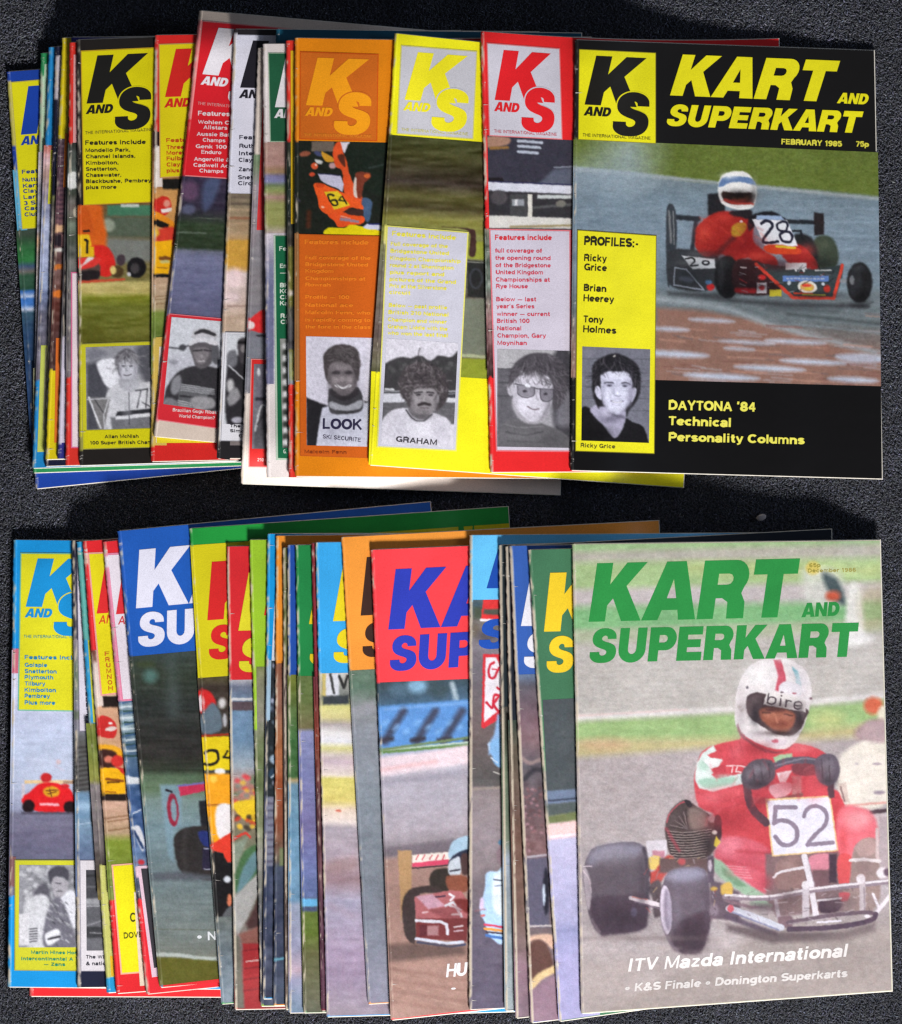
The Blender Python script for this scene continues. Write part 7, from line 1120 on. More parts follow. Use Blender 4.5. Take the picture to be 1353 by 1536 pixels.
# L23
m = Mag('pale karting magazine with green lettering and red suited driver in kart 52', LO, [(858, 816), (1320, 810), (1338, 1486), (871, 1520)], (176, 172, 150), 480, t=.0025, old=True, wear=.55)
def f(c):
    c.z(840, 780, 2.637)
    rr = np.random.default_rng(12)
    # blurred verge and track bands
    c.poly([(30, 80), (1290, 60), (1290, 100), (30, 130)], (150, 186, 124), 20); c.poly([(30, 130), (1290, 95), (1290, 150), (30, 175)], (176, 170, 156), 20); c.poly([(30, 170), (1290, 150), (1290, 250), (30, 285)], (160, 190, 124), 26); c.line([(500, 190), (1280, 200)], 40, (196, 200, 120), 40, .6); c.poly([(30, 275), (1290, 245), (1290, 330), (30, 345)], (190, 178, 178), 22); c.poly([(30, 345), (1290, 320), (1290, 400), (30, 440)], (120, 182, 116), 26); c.poly([(30, 445), (1290, 400), (1290, 460), (30, 500)], (168, 176, 144), 24); c.poly([(30, 490), (1290, 440), (1290, 690), (30, 790)], (186, 178, 172), 24)
    for k in range(24): y = 500 + k * 11; c.line([(60, y + 20), (1280, y - 30)], 9, (196, 190, 186) if k % 2 else (172, 164, 160), 14, .35)
    c.poly([(30, 770), (700, 735), (1290, 680), (1290, 710), (700, 765), (30, 800)], (214, 206, 204), 10); c.line([(60, 775), (500, 750)], 6, (226, 180, 176), 8, .6); c.poly([(30, 800), (700, 765), (1290, 710), (1290, 830), (700, 880), (30, 880)], (150, 184, 112), 18); c.poly([(30, 870), (700, 860), (1290, 800), (1290, 870), (30, 950)], (190, 176, 120), 26); c.ell(180, 890, 90, 24, (206, 160, 120), 0, 30, .7); c.ell(1060, 790, 60, 30, (200, 196, 120), 0, 40, .7)
    c.poly([(30, 945), (1290, 850), (1290, 1400), (30, 2000)], (172, 158, 160), 26)
    # distant white blur, orange marshal, second kart at right
    c.blob([(960, 200), (1040, 190), (1110, 220), (1120, 330), (980, 330)], (206, 206, 196), 26, .8); c.blob([(1040, 210), (1100, 240), (1130, 330), (1090, 320), (1050, 260)], (60, 76, 80), 16); c.ell(1080, 300, 28, 20, (214, 80, 50), 0, 14); c.blob([(1130, 480), (1140, 280), (1170, 250), (1195, 300), (1200, 480)], (222, 218, 210), 14); c.ell(1180, 470, 60, 24, (226, 222, 222), 0, 20, .8); c.ell(1000, 190, 28, 26, (222, 190, 60), 0, 10, .8); c.blob([(1190, 290), (1280, 270), (1290, 400), (1200, 420)], (176, 160, 110), 30, .5)
    c.ell(1240, 735, 38, 34, (226, 96, 60), 0, 14); c.ell(1278, 770, 22, 34, (226, 214, 190), 0, 12); c.blob([(1170, 830), (1230, 790), (1290, 800), (1290, 880), (1180, 870)], (160, 130, 130), 16); c.blob([(1100, 960), (1150, 900), (1240, 860), (1290, 870), (1290, 1120), (1120, 1120)], (226, 214, 200), 12)
    c.noise(2.2, 1.5, 16, 95, y0=1120); c.noise(9, 2.5, 9, 96, y0=1120); c.noise(4, 2, 9, 97, y1=1120); c.noise(16, 4, 10, 98)
    c.z(1040, 970, 4.323)
    c.blob([(1080, 560), (1140, 490), (1250, 500), (1240, 620), (1100, 600)], (176, 146, 150), 20); c.rect(960, 700, 1270, 1010, (228, 216, 204), 12); c.ell(1190, 760, 28, 9, (170, 150, 160), 0, 8); c.ell(1060, 760, 12, 8, (190, 176, 180), 0, 8); c.ell(1205, 945, 36, 12, (150, 130, 146), 0, 10); c.line([(990, 1030), (1265, 1010)], 12, (226, 150, 140), 10); c.line([(1150, 1075), (1265, 1060)], 26, (70, 50, 60), 8); c.rect(1170, 1090, 1270, 1210, (196, 180, 184), 12); c.poly([(940, 890), (990, 880), (1010, 1010), (960, 1010)], (206, 180, 170), 8); c.line([(955, 910), (980, 1000)], 10, (120, 90, 90), 8)
    # suit torso, arms
    c.blob([(15, 800), (60, 680), (170, 630), (300, 600), (330, 560), (640, 620), (800, 660), (900, 740), (900, 900), (950, 960), (950, 1100), (500, 1210), (150, 1210), (140, 1090), (40, 1040), (5, 900)], (214, 56, 68), 8)
    c.z(840, 1140, 2.637); c.poly([(600, 200), (860, 160), (1100, 170), (1110, 500), (850, 500), (640, 320)], (206, 52, 62), 14)
    c.blob([(1100, 210), (1200, 190), (1250, 240), (1255, 330), (1180, 330), (1150, 420), (1140, 500), (1100, 490)], (236, 96, 110), 10); c.ell(1170, 240, 50, 34, (244, 140, 150), 0, 26, .8)
    c.blob([(610, 370), (660, 310), (740, 310), (830, 360), (845, 500), (800, 525), (720, 470), (650, 430)], (214, 78, 96), 9); c.ell(670, 345, 46, 32, (226, 110, 130), 0, 26, .8); c.line([(650, 400), (760, 420), (820, 440)], 12, (186, 50, 66), 14, .7, True); c.line([(700, 360), (830, 370)], 12, (180, 46, 58), 12, .8)
    for k in range(5): c.line([(650 + k * 14, 418 + k * 11), (735 + k * 6, 424 + k * 11)], 3, (240, 190, 200), 3, .6)
    c.poly([(605, 385), (640, 400), (720, 480), (820, 540), (860, 575), (780, 570), (640, 470), (610, 440)], (142, 176, 146), 7); c.poly([(640, 420), (680, 450), (740, 500), (700, 500), (640, 450)], (96, 140, 104), 6, .8)
    c.z(1040, 970, 4.323)
    c.poly([(60, 690), (130, 640), (190, 740), (120, 830), (150, 860), (320, 820), (320, 890), (130, 940), (40, 920), (10, 860), (20, 760)], (206, 218, 214), 7); c.blob([(40, 860), (140, 850), (280, 850), (250, 890), (110, 920), (50, 900)], (140, 190, 164), 10, .8); c.ell(70, 770, 34, 36, (160, 200, 180), 0, 16, .7); c.poly([(90, 700), (190, 660), (180, 730), (110, 720)], (206, 56, 66), 6); c.poly([(115, 790), (200, 760), (220, 830), (150, 850)], (200, 52, 64), 6); c.poly([(60, 735), (100, 725), (180, 740), (160, 780), (110, 790)], (222, 222, 222), 5)
    c.line([(215, 775), (280, 770), (340, 780)], 8, (236, 200, 200), 4); c.line([(255, 780), (250, 815)], 9, (236, 206, 206), 4); c.line([(285, 780), (275, 810), (310, 815)], 8, (236, 206, 206), 4); c.line([(240, 640), (260, 720)], 10, (170, 40, 54), 10, .6); c.line([(300, 620), (330, 720)], 10, (176, 42, 54), 12, .6); c.line([(30, 950), (180, 1000), (340, 960)], 10, (176, 42, 54), 14, .5, True); c.line([(40, 1030), (200, 1050), (330, 1010)], 12, (180, 44, 56), 16, .5, True)
    c.blob([(500, 900), (620, 880), (640, 930), (560, 990), (500, 950)], (222, 150, 160), 8); c.poly([(540, 820), (640, 800), (600, 880), (560, 880)], (232, 226, 228), 7); c.blob([(650, 760), (800, 760), (800, 830), (660, 830)], (120, 50, 60), 10); c.rect(640, 840, 700, 960, (190, 120, 120), 10); c.line([(560, 990), (700, 960)], 26, (120, 70, 70), 10, .8)
    c.poly([(520, 720), (560, 700), (640, 690), (640, 740), (530, 760)], (150, 186, 140), 8)
    # helmet
    c.blob([(280, 520), (270, 380), (295, 240), (360, 130), (480, 75), (620, 85), (720, 150), (765, 260), (755, 380), (715, 520), (640, 640), (560, 665), (460, 645), (370, 600)], (224, 214, 216), 6)
    c.blob([(290, 500), (330, 580), (460, 660), (580, 680), (640, 640), (560, 690), (430, 670), (300, 570)], (120, 50, 60), 10, .9)
    c.blob([(345, 340), (380, 305), (460, 305), (730, 400), (725, 470), (690, 540), (620, 580), (520, 560), (420, 500), (355, 440)], (70, 50, 54), 6); c.ell(390, 390, 40, 70, (110, 90, 96), 10, 30, .8); c.blob([(430, 410), (500, 390), (640, 420), (660, 480), (600, 560), (520, 540), (440, 470)], (150, 76, 56), 12); c.ell(490, 440, 40, 24, (172, 96, 72), 0, 14); c.ell(610, 455, 34, 22, (164, 90, 70), 0, 14); c.ell(530, 410, 60, 14, (96, 46, 40), 0, 12); c.ell(560, 500, 50, 18, (130, 60, 46), 0, 14); c.line([(530, 440), (545, 490)], 12, (190, 110, 84), 10); c.line([(450, 425), (500, 430)], 9, (80, 40, 36), 8); c.line([(590, 438), (640, 446)], 9, (80, 40, 36), 8)
    c.poly([(480, 285), (735, 345), (728, 425), (455, 375)], (222, 212, 210), 5)
    c.line([(488, 305), (480, 365)], 11, (76, 62, 70), 3); c.line([(486, 345), (500, 328), (528, 332), (530, 360), (510, 374), (484, 366)], 10, (76, 62, 70), 3, 1, True); c.line([(568, 340), (562, 380)], 11, (76, 62, 70), 3); c.ell(572, 318, 6, 6, (76, 62, 70), 0, 3); c.line([(604, 348), (598, 388)], 11, (76, 62, 70), 3); c.line([(602, 362), (618, 350), (632, 354)], 10, (76, 62, 70), 3, 1, True); c.line([(655, 380), (700, 384), (698, 364), (676, 356), (656, 368), (656, 392), (676, 404), (700, 398)], 10, (76, 62, 70), 3, 1, True)
    c.poly([(520, 85), (570, 85), (600, 180), (600, 230), (550, 290), (530, 280), (550, 190)], (206, 66, 88), 8); c.poly([(570, 90), (590, 95), (620, 200), (612, 240), (598, 180)], (230, 216, 216), 6); c.poly([(640, 130), (680, 160), (700, 240), (692, 310), (670, 290), (662, 200)], (88, 170, 186), 8); c.blob([(560, 250), (610, 225), (690, 250), (690, 310), (620, 300), (560, 290)], (222, 214, 222), 7); c.ell(575, 296, 10, 5, (90, 70, 80), 0, 4); c.ell(655, 302, 16, 5, (170, 60, 80), 0, 5); c.ell(350, 264, 9, 9, (90, 80, 96), 0, 5); c.ell(762, 336, 10, 9, (110, 80, 90), 0, 5); c.ell(300, 390, 14, 10, (176, 160, 150), 0, 8); c.ell(315, 412, 14, 10, (150, 140, 130), 0, 8); c.blob([(460, 590), (540, 600), (600, 600), (590, 640), (500, 640)], (206, 190, 200), 12); c.ell(530, 612, 22, 12, (190, 80, 100), 0, 7); c.line([(650, 180), (712, 300), (700, 450)], 24, (206, 190, 196), 30, .5, True)
    # engine, cooling fins
    c.z(860, 1180, 5.412)
    c.blob([(745, 330), (790, 190), (900, 110), (1000, 160), (1130, 240), (1190, 300), (1180, 420), (1110, 560), (960, 590), (800, 560), (755, 450)], (72, 56, 56), 10); c.blob([(940, 180), (1060, 200), (1080, 320), (960, 340)], (122, 104, 98), 24, .9)
    for k in range(9): c.line([(770 + k * 18, 330 - k * 18), (930, 345)], 5, (150, 130, 132) if k % 2 else (40, 30, 34), 4, .8)
    for k in range(11): c.line([(760 + k * 4, 360 + k * 22), (930, 372 + k * 21), (1120 - k * 5, 345 + k * 22)], 6, (176, 156, 150), 4, .8, True); c.line([(760 + k * 4, 370 + k * 22), (930, 382 + k * 21), (1120 - k * 5, 355 + k * 22)], 8, (36, 26, 30), 4, .9, True)
    c.line([(760, 290), (780, 220), (860, 140), (930, 118)], 9, (196, 70, 86), 5, 1, True); c.line([(755, 340), (810, 440), (860, 520)], 26, (170, 50, 66), 14, .6, True); c.blob([(900, 115), (940, 108), (965, 150), (940, 170)], (40, 34, 40), 5); c.ell(1125, 262, 30, 30, (150, 140, 140), 0, 12); c.blob([(1150, 240), (1200, 260), (1200, 420), (1150, 400)], (50, 34, 40), 8); c.ell(1147, 372, 20, 18, (206, 196, 186), 0, 8); c.poly([(1140, 480), (1160, 400), (1195, 450), (1160, 490)], (222, 196, 40), 6)
    c.poly([(590, 440), (760, 430), (760, 540), (700, 640), (600, 560)], (206, 196, 206), 8); c.rect(640, 520, 740, 580, (190, 120, 140), 10); c.blob([(600, 600), (650, 560), (710, 580), (690, 660), (620, 670)], (226, 190, 90), 8); c.blob([(610, 700), (660, 680), (760, 560), (820, 600), (720, 760), (640, 810)], (196, 60, 52), 12); c.rect(700, 580, 1140, 700, (96, 70, 70), 14); c.ell(880, 610, 30, 26, (190, 70, 74), 0, 12); c.blob([(600, 830), (700, 760), (740, 1000), (660, 1060), (640, 900)], (80, 64, 70), 14)
    # tyres
    c.blob([(75, 700), (120, 560), (180, 490), (400, 450), (550, 470), (600, 600), (600, 900), (600, 1080), (550, 1160), (300, 1200), (220, 1200), (140, 1080), (100, 900)], (90, 78, 90), 8); c.blob([(150, 900), (400, 880), (600, 870), (600, 1080), (550, 1165), (300, 1205), (220, 1200), (150, 1080)], (64, 46, 62), 26); c.blob([(120, 590), (200, 490), (420, 460), (560, 490), (500, 560), (300, 560), (160, 640)], (138, 132, 156), 40, .8); c.line([(575, 500), (610, 700), (600, 900)], 30, (54, 44, 58), 14, .8, True)
    c.blob([(78, 680), (100, 660), (140, 760), (145, 900), (125, 1000), (100, 900)], (176, 160, 170), 10); c.line([(85, 645), (150, 645)], 9, (214, 196, 206), 5); c.line([(80, 680), (130, 760), (145, 860)], 10, (220, 196, 206), 5, .8, True); c.line([(150, 1080), (210, 1180)], 18, (140, 120, 130), 14, .7); c.ell(490, 1020, 26, 36, (90, 80, 110), 0, 14)
    c.line([(470, 905), (720, 965)], 36, (222, 206, 214), 6); c.line([(480, 895), (600, 918)], 10, (206, 90, 70), 6, .8); c.line([(500, 935), (700, 990)], 8, (120, 96, 120), 6)
    c.blob([(700, 950), (730, 780), (800, 680), (1000, 655), (1080, 700), (1110, 900), (1110, 1100), (1060, 1300), (1000, 1350), (880, 1350), (780, 1270), (720, 1120)], (94, 80, 94), 8); c.blob([(860, 1100), (1110, 1000), (1110, 1110), (1060, 1300), (1000, 1355), (860, 1345), (800, 1280)], (66, 46, 60), 24); c.blob([(760, 740), (830, 680), (1000, 665), (1070, 720), (900, 760)], (150, 146, 172), 36, .8)
    c.ell(752, 1000, 46, 200, (206, 190, 210), -3, 6); c.ell(764, 1000, 30, 170, (140, 124, 146), -3, 16); c.ell(780, 1000, 18, 150, (170, 156, 180), -3, 14, .8); c.line([(715, 1120), (790, 1270), (850, 1330)], 20, (140, 120, 136), 16, .6, True)
    c.poly([(1110, 760), (1200, 780), (1353, 860), (1353, 1090), (1110, 1070)], (96, 76, 90), 16); c.blob([(1200, 800), (1280, 780), (1290, 880), (1210, 880)], (216, 170, 70), 12); c.ell(1140, 830, 28, 18, (206, 160, 60), 0, 10); c.rect(1090, 560, 1140, 780, (84, 66, 84), 10); c.ell(1110, 640, 16, 50, (196, 176, 190), 0, 10); c.ell(1140, 1000, 40, 50, (130, 110, 126), 0, 16)
    c.glow(330, 560, 190, 60, (132, 126, 142), .7); c.glow(200, 800, 90, 150, (86, 72, 84), .6); c.glow(430, 820, 150, 120, (80, 66, 78), .6); c.glow(380, 1080, 200, 90, (50, 36, 50), .8); c.glow(560, 800, 40, 200, (64, 52, 64), .7)
    c.glow(920, 730, 140, 60, (146, 142, 168), .8); c.glow(960, 900, 120, 120, (104, 88, 104), .6); c.glow(960, 1220, 120, 110, (48, 34, 46), .8); c.glow(1085, 950, 24, 200, (84, 68, 84), .7); c.glow(840, 980, 40, 160, (122, 108, 126), .6)
    rk = np.random.default_rng(31)
    for k in range(90): x = 600 + rk.random() * 560; y = 560 + rk.random() * 480; c.line([(x, y), (x + rk.normal() * 26, y + rk.normal() * 26)], 5 + rk.random() * 6, [(60, 44, 54), (150, 130, 140), (176, 60, 60), (46, 32, 40), (206, 170, 110), (196, 184, 196)][k % 6], 6, .45) if not (700 < x < 1110 and y > 660) else None
    c.glow(1010, 270, 60, 60, (136, 118, 110), .6); c.glow(1090, 470, 50, 90, (40, 28, 34), .7); c.glow(820, 260, 50, 60, (90, 74, 76), .5)
    c.glow(500, 1230, 500, 26, (126, 108, 110), .6)
    # pedals, boots, number board, front bars
    c.z(1090, 1180, 5.144)
    c.poly([(300, 520), (860, 500), (960, 760), (960, 960), (380, 1000), (300, 860)], (120, 92, 96), 16); c.blob([(380, 620), (420, 560), (560, 540), (600, 760), (420, 800), (370, 720)], (136, 100, 98), 12); c.blob([(640, 540), (800, 520), (800, 640), (720, 700), (650, 640)], (214, 120, 140), 12); c.rect(660, 640, 800, 790, (112, 76, 84), 14); c.rect(790, 520, 850, 740, (66, 44, 60), 10); c.blob([(860, 540), (960, 540), (950, 740), (870, 760)], (226, 70, 74), 8); c.blob([(960, 620), (1000, 450), (1100, 400), (1170, 460), (1170, 900), (960, 940)], (150, 122, 118), 14); c.blob([(990, 480), (1060, 400), (1140, 410), (1160, 500), (1060, 540)], (176, 140, 136), 14); c.line([(1160, 330), (1165, 540), (1180, 580)], 26, (206, 180, 180), 10); c.rect(1180, 230, 1280, 720, (176, 156, 162), 14)
    c.rect(900, 800, 1130, 960, (150, 124, 120), 14); c.rect(400, 800, 700, 960, (120, 92, 92), 14); c.blob([(720, 880), (880, 860), (860, 960), (730, 970)], (60, 40, 56), 12); c.blob([(870, 820), (950, 820), (930, 880), (880, 880)], (200, 70, 80), 10)
    c.line([(365, 700), (400, 665), (500, 640), (620, 620)], 20, (214, 206, 214), 6, 1, True); c.line([(955, 570), (1060, 562), (1180, 575)], 26, (222, 210, 212), 6, 1, True)
    c.line([(600, 540), (650, 760), (690, 1000)], 46, (214, 204, 214), 6, 1, True); c.line([(625, 560), (690, 800)], 8, (160, 146, 160), 6, .7)
    c.line([(-10, 850), (320, 858), (620, 805), (900, 770), (1270, 730)], 44, (136, 116, 130), 6, 1, True); c.line([(-10, 838), (320, 846), (620, 795), (900, 760), (1270, 722)], 18, (222, 212, 218), 6, 1, True)
    c.line([(610, 780), (610, 1000)], 54, (190, 176, 186), 8); c.ell(610, 760, 30, 34, (214, 206, 212), 0, 7); c.line([(1048, 740), (1048, 960)], 46, (190, 174, 180), 8); c.ell(1035, 712, 34, 38, (222, 212, 220), 0, 7); c.line([(1060, 780), (1066, 950)], 10, (130, 112, 124), 6, .8); c.ell(1200, 665, 44, 42, (222, 210, 216), 0, 10); c.ell(1240, 660, 30, 30, (96, 70, 90), 0, 12); c.line([(700, 880), (880, 860)], 16, (206, 196, 204), 6); c.line([(1130, 830), (1180, 950)], 20, (226, 216, 226), 7); c.line([(1270, 830), (1150, 980)], 30, (226, 214, 224), 8)
    c.line([(380, 880), (400, 1010)], 30, (170, 156, 166), 10); c.blob([(400, 1010), (500, 1000), (500, 1080), (420, 1080)], (120, 90, 100), 10); c.line([(0, 880), (180, 930), (300, 920)], 24, (130, 96, 110), 10, .8); c.line([(190, 900), (340, 920)], 30, (130, 150, 130), 10, .8)
    c.line([(20, 940), (200, 1000), (420, 1090)], 52, (196, 196, 212), 6, 1, True); c.line([(20, 960), (400, 1106)], 14, (120, 120, 160), 6, .8); c.ell(30, 940, 26, 30, (214, 80, 96), 0, 7); c.line([(0, 1000), (380, 1140)], 40, (84, 66, 86), 16, .9)
    c.line([(470, 1050), (760, 1000), (1060, 970), (1150, 985)], 30, (100, 78, 92), 6, 1, True); c.line([(480, 1100), (760, 1090), (1000, 1060), (1130, 1020), (1150, 985)], 40, (76, 56, 76), 7, 1, True); c.line([(700, 1048), (880, 1035)], 13, (222, 214, 232), 7); c.ell(1085, 1000, 22, 12, (226, 216, 226), 0, 6); c.line([(480, 1058), (900, 1000)], 7, (160, 140, 152), 5, .8)
    c.poly([(0, 1060), (400, 1120), (900, 1120), (1140, 1050), (1150, 1120), (900, 1190), (350, 1210), (0, 1110)], (84, 66, 72), 26, .8)
    c.poly([(298, 95), (800, 68), (862, 496), (350, 540)], (228, 190, 130), 5); c.poly([(312, 108), (790, 82), (850, 486), (362, 528)], (222, 216, 232), 5)
    c.line([(530, 160), (378, 158), (368, 278)], 34, (134, 116, 138), 5); c.line([(366, 282), (400, 264), (450, 262), (510, 290), (545, 350), (530, 420), (470, 452), (420, 440), (376, 386)], 34, (134, 116, 138), 5, 1, True); c.line([(598, 230), (610, 190), (650, 156), (700, 152), (752, 180), (775, 235), (755, 300), (690, 365), (640, 420), (626, 450)], 32, (134, 116, 138), 5, 1, True); c.line([(622, 448), (820, 432)], 32, (134, 116, 138), 5)
    # steering wheel and gloves
    c.z(1040, 970, 4.323)
    c.line([(345, 860), (355, 960), (390, 1060), (470, 1140)], 52, (74, 50, 62), 7, 1, True); c.line([(500, 790), (600, 745), (720, 735), (800, 745)], 44, (84, 76, 92), 7, 1, True); c.line([(520, 775), (700, 728), (790, 732)], 10, (140, 134, 150), 7, .7, True); c.line([(890, 880), (895, 960)], 44, (84, 50, 62), 8); c.line([(400, 1000), (470, 1000)], 40, (130, 60, 66), 14, .6)
    c.blob([(310, 860), (330, 790), (400, 735), (500, 735), (530, 790), (520, 860), (430, 920), (350, 920)], (84, 72, 84), 8); c.blob([(790, 740), (850, 695), (920, 710), (950, 790), (930, 870), (860, 900), (800, 850)], (92, 78, 94), 8)
    for x, y in ((360, 830), (410, 800), (465, 790), (850, 780), (895, 790), (880, 850)): c.ell(x, y, 24, 30, (112, 100, 112), 10, 18, .8)
    for p in (((385, 770), (395, 870)), ((435, 760), (450, 870)), ((490, 760), (495, 850)), ((830, 730), (840, 850)), ((880, 720), (885, 870))): c.line(p, 7, (60, 46, 58), 6, .8)
    for gx_, gy_, a_, b_, cc, al in ((110, 980, 90, 50, (232, 92, 104), .7), (250, 940, 90, 40, (226, 84, 94), .6), (230, 1130, 160, 70, (178, 38, 50), .6), (420, 1000, 60, 60, (150, 30, 42), .6), (640, 880, 110, 60, (170, 40, 52), .6), (280, 680, 50, 60, (232, 90, 104), .6), (420, 660, 90, 40, (150, 36, 46), .7), (700, 660, 70, 30, (236, 104, 112), .7), (780, 900, 50, 90, (228, 70, 82), .6), (200, 840, 60, 14, (176, 200, 190), .6)): c.glow(gx_, gy_, a_, b_, cc, al)
    for gx_, gy_, a_, b_, cc, al in ((420, 180, 90, 70, (244, 240, 240), .8), (310, 430, 30, 120, (186, 172, 176), .8), (700, 230, 50, 110, (208, 200, 208), .7), (430, 570, 100, 30, (190, 176, 182), .7), (640, 590, 60, 40, (206, 190, 196), .6), (540, 385, 160, 30, (40, 26, 32), .55), (400, 440, 30, 70, (34, 26, 32), .8), (690, 460, 26, 70, (40, 28, 34), .8), (560, 560, 110, 18, (44, 26, 28), .8), (545, 455, 50, 30, (176, 100, 76), .5), (600, 90, 60, 16, (236, 230, 232), .6)): c.glow(gx_, gy_, a_, b_, cc, al)
    rk = np.random.default_rng(41)
    for k in range(46):
        x = 60 + rk.random() * 720; y = 700 + rk.random() * 460
        if not (460 < x and y > 960): c.line([(x, y), (x + rk.normal() * 30, y + 24 + rk.random() * 40)], 9, (176, 36, 48) if k % 2 else (232, 96, 106), 16, .3)
    c.glow(420, 790, 50, 26, (126, 116, 130), .6); c.glow(880, 750, 50, 26, (132, 120, 134), .6); c.glow(430, 890, 70, 26, (50, 38, 48), .8); c.glow(880, 870, 50, 30, (54, 42, 52), .8)
    c.z(1090, 1180, 5.144)
    for gx_, gy_, a_, b_, cc, al in ((40, 430, 90, 50, (226, 110, 128), .6), (180, 560, 110, 60, (196, 60, 80), .5), (300, 740, 60, 60, (180, 48, 66), .6), (100, 660, 90, 40, (226, 100, 118), .5), (1040, 240, 90, 50, (246, 150, 158), .7), (900, 420, 40, 120, (210, 50, 58), .6), (470, 600, 60, 40, (166, 130, 126), .6), (480, 860, 80, 60, (84, 60, 66), .7), (1060, 620, 60, 80, (122, 94, 96), .6), (880, 900, 130, 60, (96, 72, 80), .6), (300, 930, 160, 40, (80, 58, 68), .7)): c.glow(gx_, gy_, a_, b_, cc, al)
    for k in range(60): x = 20 + rk.random() * 1150; y = 780 + rk.random() * 280; c.line([(x, y), (x + rk.normal() * 40, y + rk.normal() * 18)], 5 + rk.random() * 6, [(60, 44, 56), (206, 192, 200), (110, 84, 92), (150, 126, 134)][k % 4], 6, .4)
    # dusty road foreground
    c.z(840, 1140, 2.637); c.poly([(60, 790), (400, 780), (700, 800), (1330, 640), (1330, 950), (60, 1030)], (160, 144, 140), 40, .6)
    for k in range(40): x = 90 + rr.random() * 1150; y = 700 + rr.random() * 260; c.line([(x, y), (x + 90, y - 5)], 8, (172, 156, 150) if k % 2 else (140, 126, 124), 14, .3)
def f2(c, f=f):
    f(c); l_ = c.a.mean(-1, keepdims=True); c.a = (l_ + (c.a - l_) * .84) * .93 + 10            # faded inks, with veiling glare painted in as lifted, greyer tones
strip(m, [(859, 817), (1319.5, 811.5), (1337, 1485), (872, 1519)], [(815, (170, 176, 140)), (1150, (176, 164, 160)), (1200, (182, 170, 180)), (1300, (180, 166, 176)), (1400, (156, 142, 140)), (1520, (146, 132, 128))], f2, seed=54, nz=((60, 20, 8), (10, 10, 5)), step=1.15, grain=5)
G_ = (44, 138, 66)
m.mast('KART', 883, 932.8, 1187.5, 925.5, 87.5, G_, .17); m.mast('SUPERKART', 883, 994.5, 1283, 985, 51, G_, .13); m.mast('AND', 1202.5, 926, 1259, 923.5, 21, G_, .14)
m.lines([('65p', 1214, 851, 17), ('December 1986', 1212, 859, 72)], (150, 140, 60), 5.6, -.02, off=.02)
m.text('ITV Mazda International', 942, 1457.5, 1269, 1435, 19.5, (222, 216, 214), .2, off=.05, name='headline_text'); m.text('\u2022 K&S Finale \u2022 Donington Superkarts', 937, 1488, 1271, 1465.5, 12.5, (206, 200, 198), .15, off=.055, name='headline_text')
m.finish()
# ------------------------------------------------------------------ carpet and its loop pile
m_, N, L, B = nmat('carpet_backing')
tc = N.new('ShaderNodeTexCoord'); n1 = N.new('ShaderNodeTexNoise'); n1.inputs['Scale'].default_value = 420; n1.inputs['Detail'].default_value = 5; n1.inputs['Roughness'].default_value = .75
L.new(tc.outputs['Object'], n1.inputs['Vector']); cr = N.new('ShaderNodeValToRGB'); e = cr.color_ramp.elements; e[0].position = .35; e[0].color = (.004, .004, .006, 1); e[1].position = .66; e[1].color = (.075, .076, .088, 1)
L.new(n1.outputs['Fac'], cr.inputs[0]); L.new(cr.outputs[0], B.inputs['Base Color']); B.inputs['Roughness'].default_value = .95
bp = N.new('ShaderNodeBump'); bp.inputs['Strength'].default_value = 1; bp.inputs['Distance'].default_value = .002; L.new(n1.outputs['Fac'], bp.inputs['Height']); L.new(bp.outputs[0], B.inputs['Normal'])
me = bpy.data.meshes.new('carpet'); me.from_pydata([(-3, -3, 0), (3, -3, 0), (3, 3, 0), (-3, 3, 0)], [], [(0, 1, 2, 3)]); me.materials.append(m_)
o = bpy.data.objects.new('carpet', me); S.collection.objects.link(o); o['kind'] = 'structure'; o['label'] = 'dark grey flecked carpet under both rows of magazines'
m_, N, L, B = nmat('carpet_yarn')
a = N.new('ShaderNodeAttribute'); a.attribute_name = 'Col'; L.new(a.outputs['Color'], B.inputs['Base Color']); B.inputs['Roughness'].default_value = .55; B.inputs['Specular IOR Level'].default_value = .35
n1 = N.new('ShaderNodeTexNoise'); n1.inputs['Scale'].default_value = 3000; bp = N.new('ShaderNodeBump'); bp.inputs['Strength'].default_value = .5; bp.inputs['Distance'].default_value = .0003; L.new(n1.outputs['Fac'], bp.inputs['Height']); L.new(bp.outputs[0], B.inputs['Normal'])
r = np.random.default_rng(77)
nx = 1460 / 3.1; X, Y = np.meshgrid(np.arange(-45, 1400, 2.6), np.arange(-45, 1582, 2.6)); X = X.ravel() + r.uniform(-1.6, 1.6, X.size); Y = Y.ravel() + r.uniform(-1.6, 1.6, Y.size)
X2, Y2 = np.meshgrid(np.arange(-260, 1615, 3.4), np.arange(-260, 1800, 3.4)); X2 = X2.ravel() + r.uniform(-1.7, 1.7, X2.size); Y2 = Y2.ravel() + r.uniform(-1.7, 1.7, Y2.size)
k2 = (X2 < -45) | (X2 > 1400) | (Y2 < -45) | (Y2 > 1582); X = np.concatenate([X, X2[k2]]); Y = np.concatenate([Y, Y2[k2]])
cov = np.zeros(X.shape, bool)
for P in ALLQ:
    P = np.array(P); c0 = P.mean(0); Q = c0 + (P - c0) * np.array([1 - 28 / 460, 1 - 28 / 680]); cov |= inpoly(X, Y, [tuple(p) for p in Q])
ring = np.concatenate([np.zeros(len(X) - k2.sum(), bool), np.ones(k2.sum(), bool)])[~cov]; X = X[~cov]; Y = Y[~cov]; n = len(X)
ctr = np.stack([(X - CX) / PPM, -(Y - CY) / PPM, r.uniform(.0002, .0013, n)], -1)
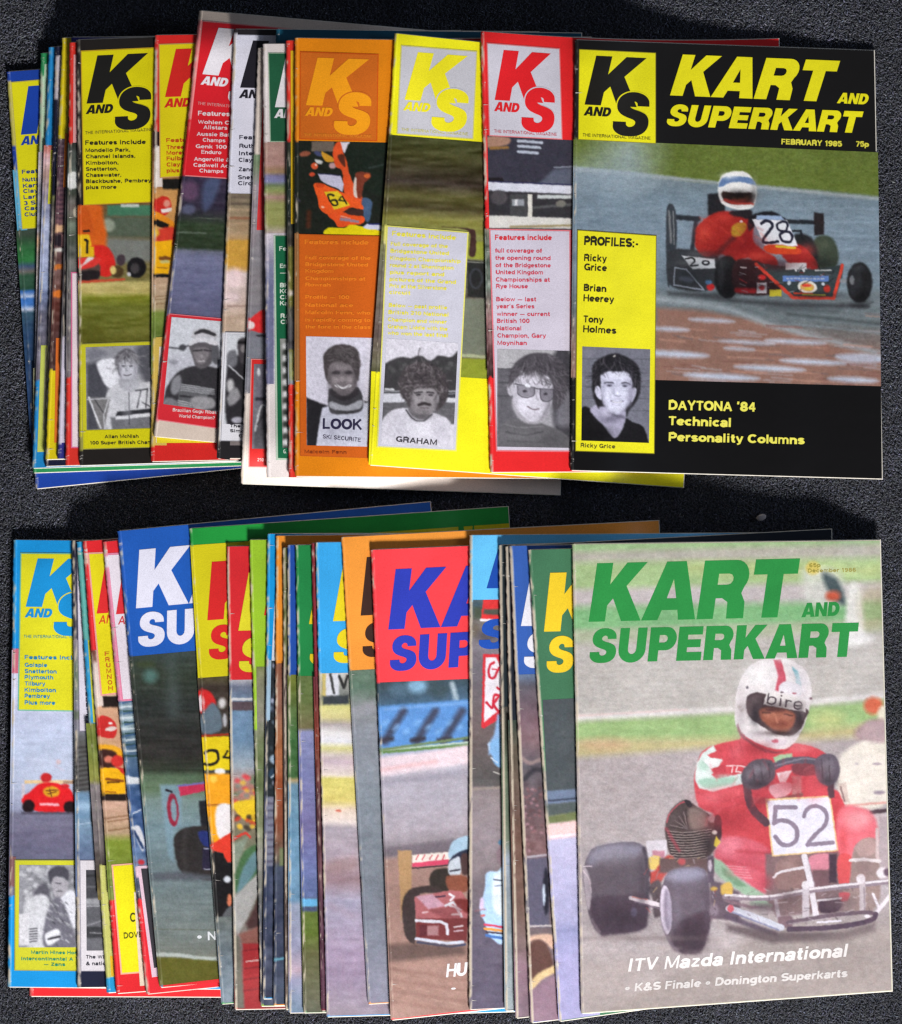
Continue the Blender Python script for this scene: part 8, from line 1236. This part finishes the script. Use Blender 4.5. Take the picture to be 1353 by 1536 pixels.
th = r.uniform(0, math.pi, n); ln = r.uniform(.0008, .0018, n); wd = r.uniform(.0003, .0005, n) * np.where(ring, 1.35, 1); ln = ln * np.where(ring, 1.3, 1); tilt = r.uniform(-.5, .5, n)
d = np.stack([np.cos(th) * np.cos(tilt), np.sin(th) * np.cos(tilt), np.sin(tilt)], -1); s_ = np.stack([-np.sin(th), np.cos(th), 0 * th], -1); up = np.array([0, 0, 1.0])
V = np.stack([ctr - d * ln[:, None], ctr + s_ * wd[:, None] + up * .0001, ctr + up * wd[:, None] * 1.3, ctr - s_ * wd[:, None] + up * .0001, ctr + d * ln[:, None], ], 1).reshape(-1, 3)
base = (np.arange(n) * 5)[:, None]
F = np.concatenate([base + t for t in ([0, 2, 1], [0, 3, 2], [4, 1, 2], [4, 2, 3])])
k = r.random(n); g = vnoise(600, 600, 18, 18, 5); kk = g[np.clip((Y / 3 + 20).astype(int), 0, 599), np.clip((X / 3 + 20).astype(int), 0, 599)]
val = .042 + .06 * k ** 1.6 + (r.random(n) > .96) * r.uniform(.04, .15, n); val *= (1 + .5 * kk)
col = np.stack([val * r.uniform(.86, 1.0, n), val * r.uniform(.9, 1.05, n), val * r.uniform(1.05, 1.45, n)], -1)
o = raw_mesh('carpet_pile', V, F.astype(np.int32), m_, None, np.repeat(col, 5, 0), smooth=False); o['kind'] = 'stuff'; o['label'] = 'short looped grey and black carpet yarn around the magazines'
# a crumb of pale fluff on the carpet between the rows
t = np.linspace(0, 2 * math.pi, 14, endpoint=False); ph = np.linspace(-1.4, 1.4, 8); V = []
for p_ in ph:
    for a_ in t: rr_ = .0030 * math.cos(p_) * (1 + .15 * math.sin(2 * a_ + p_) + .12 * math.sin(7 * a_)); V.append((rr_ * math.cos(a_) * 1.1, rr_ * math.sin(a_) * .8, .0012 * math.sin(p_)))
F = [(i * 14 + j, i * 14 + (j + 1) % 14, (i + 1) * 14 + (j + 1) % 14, (i + 1) * 14 + j) for i in range(7) for j in range(14)]; F += [tuple(range(13, -1, -1)), tuple(range(98, 112))]
o = raw_mesh('lint_crumb', V, F, simple('pale_fluff', (.42, .38, .38), .9)); o.location = ((1141 - CX) / PPM, -(776 - CY) / PPM, .0032); o['label'] = 'small pale crumb of fluff on the dark carpet between the two rows'; o['category'] = 'crumb'
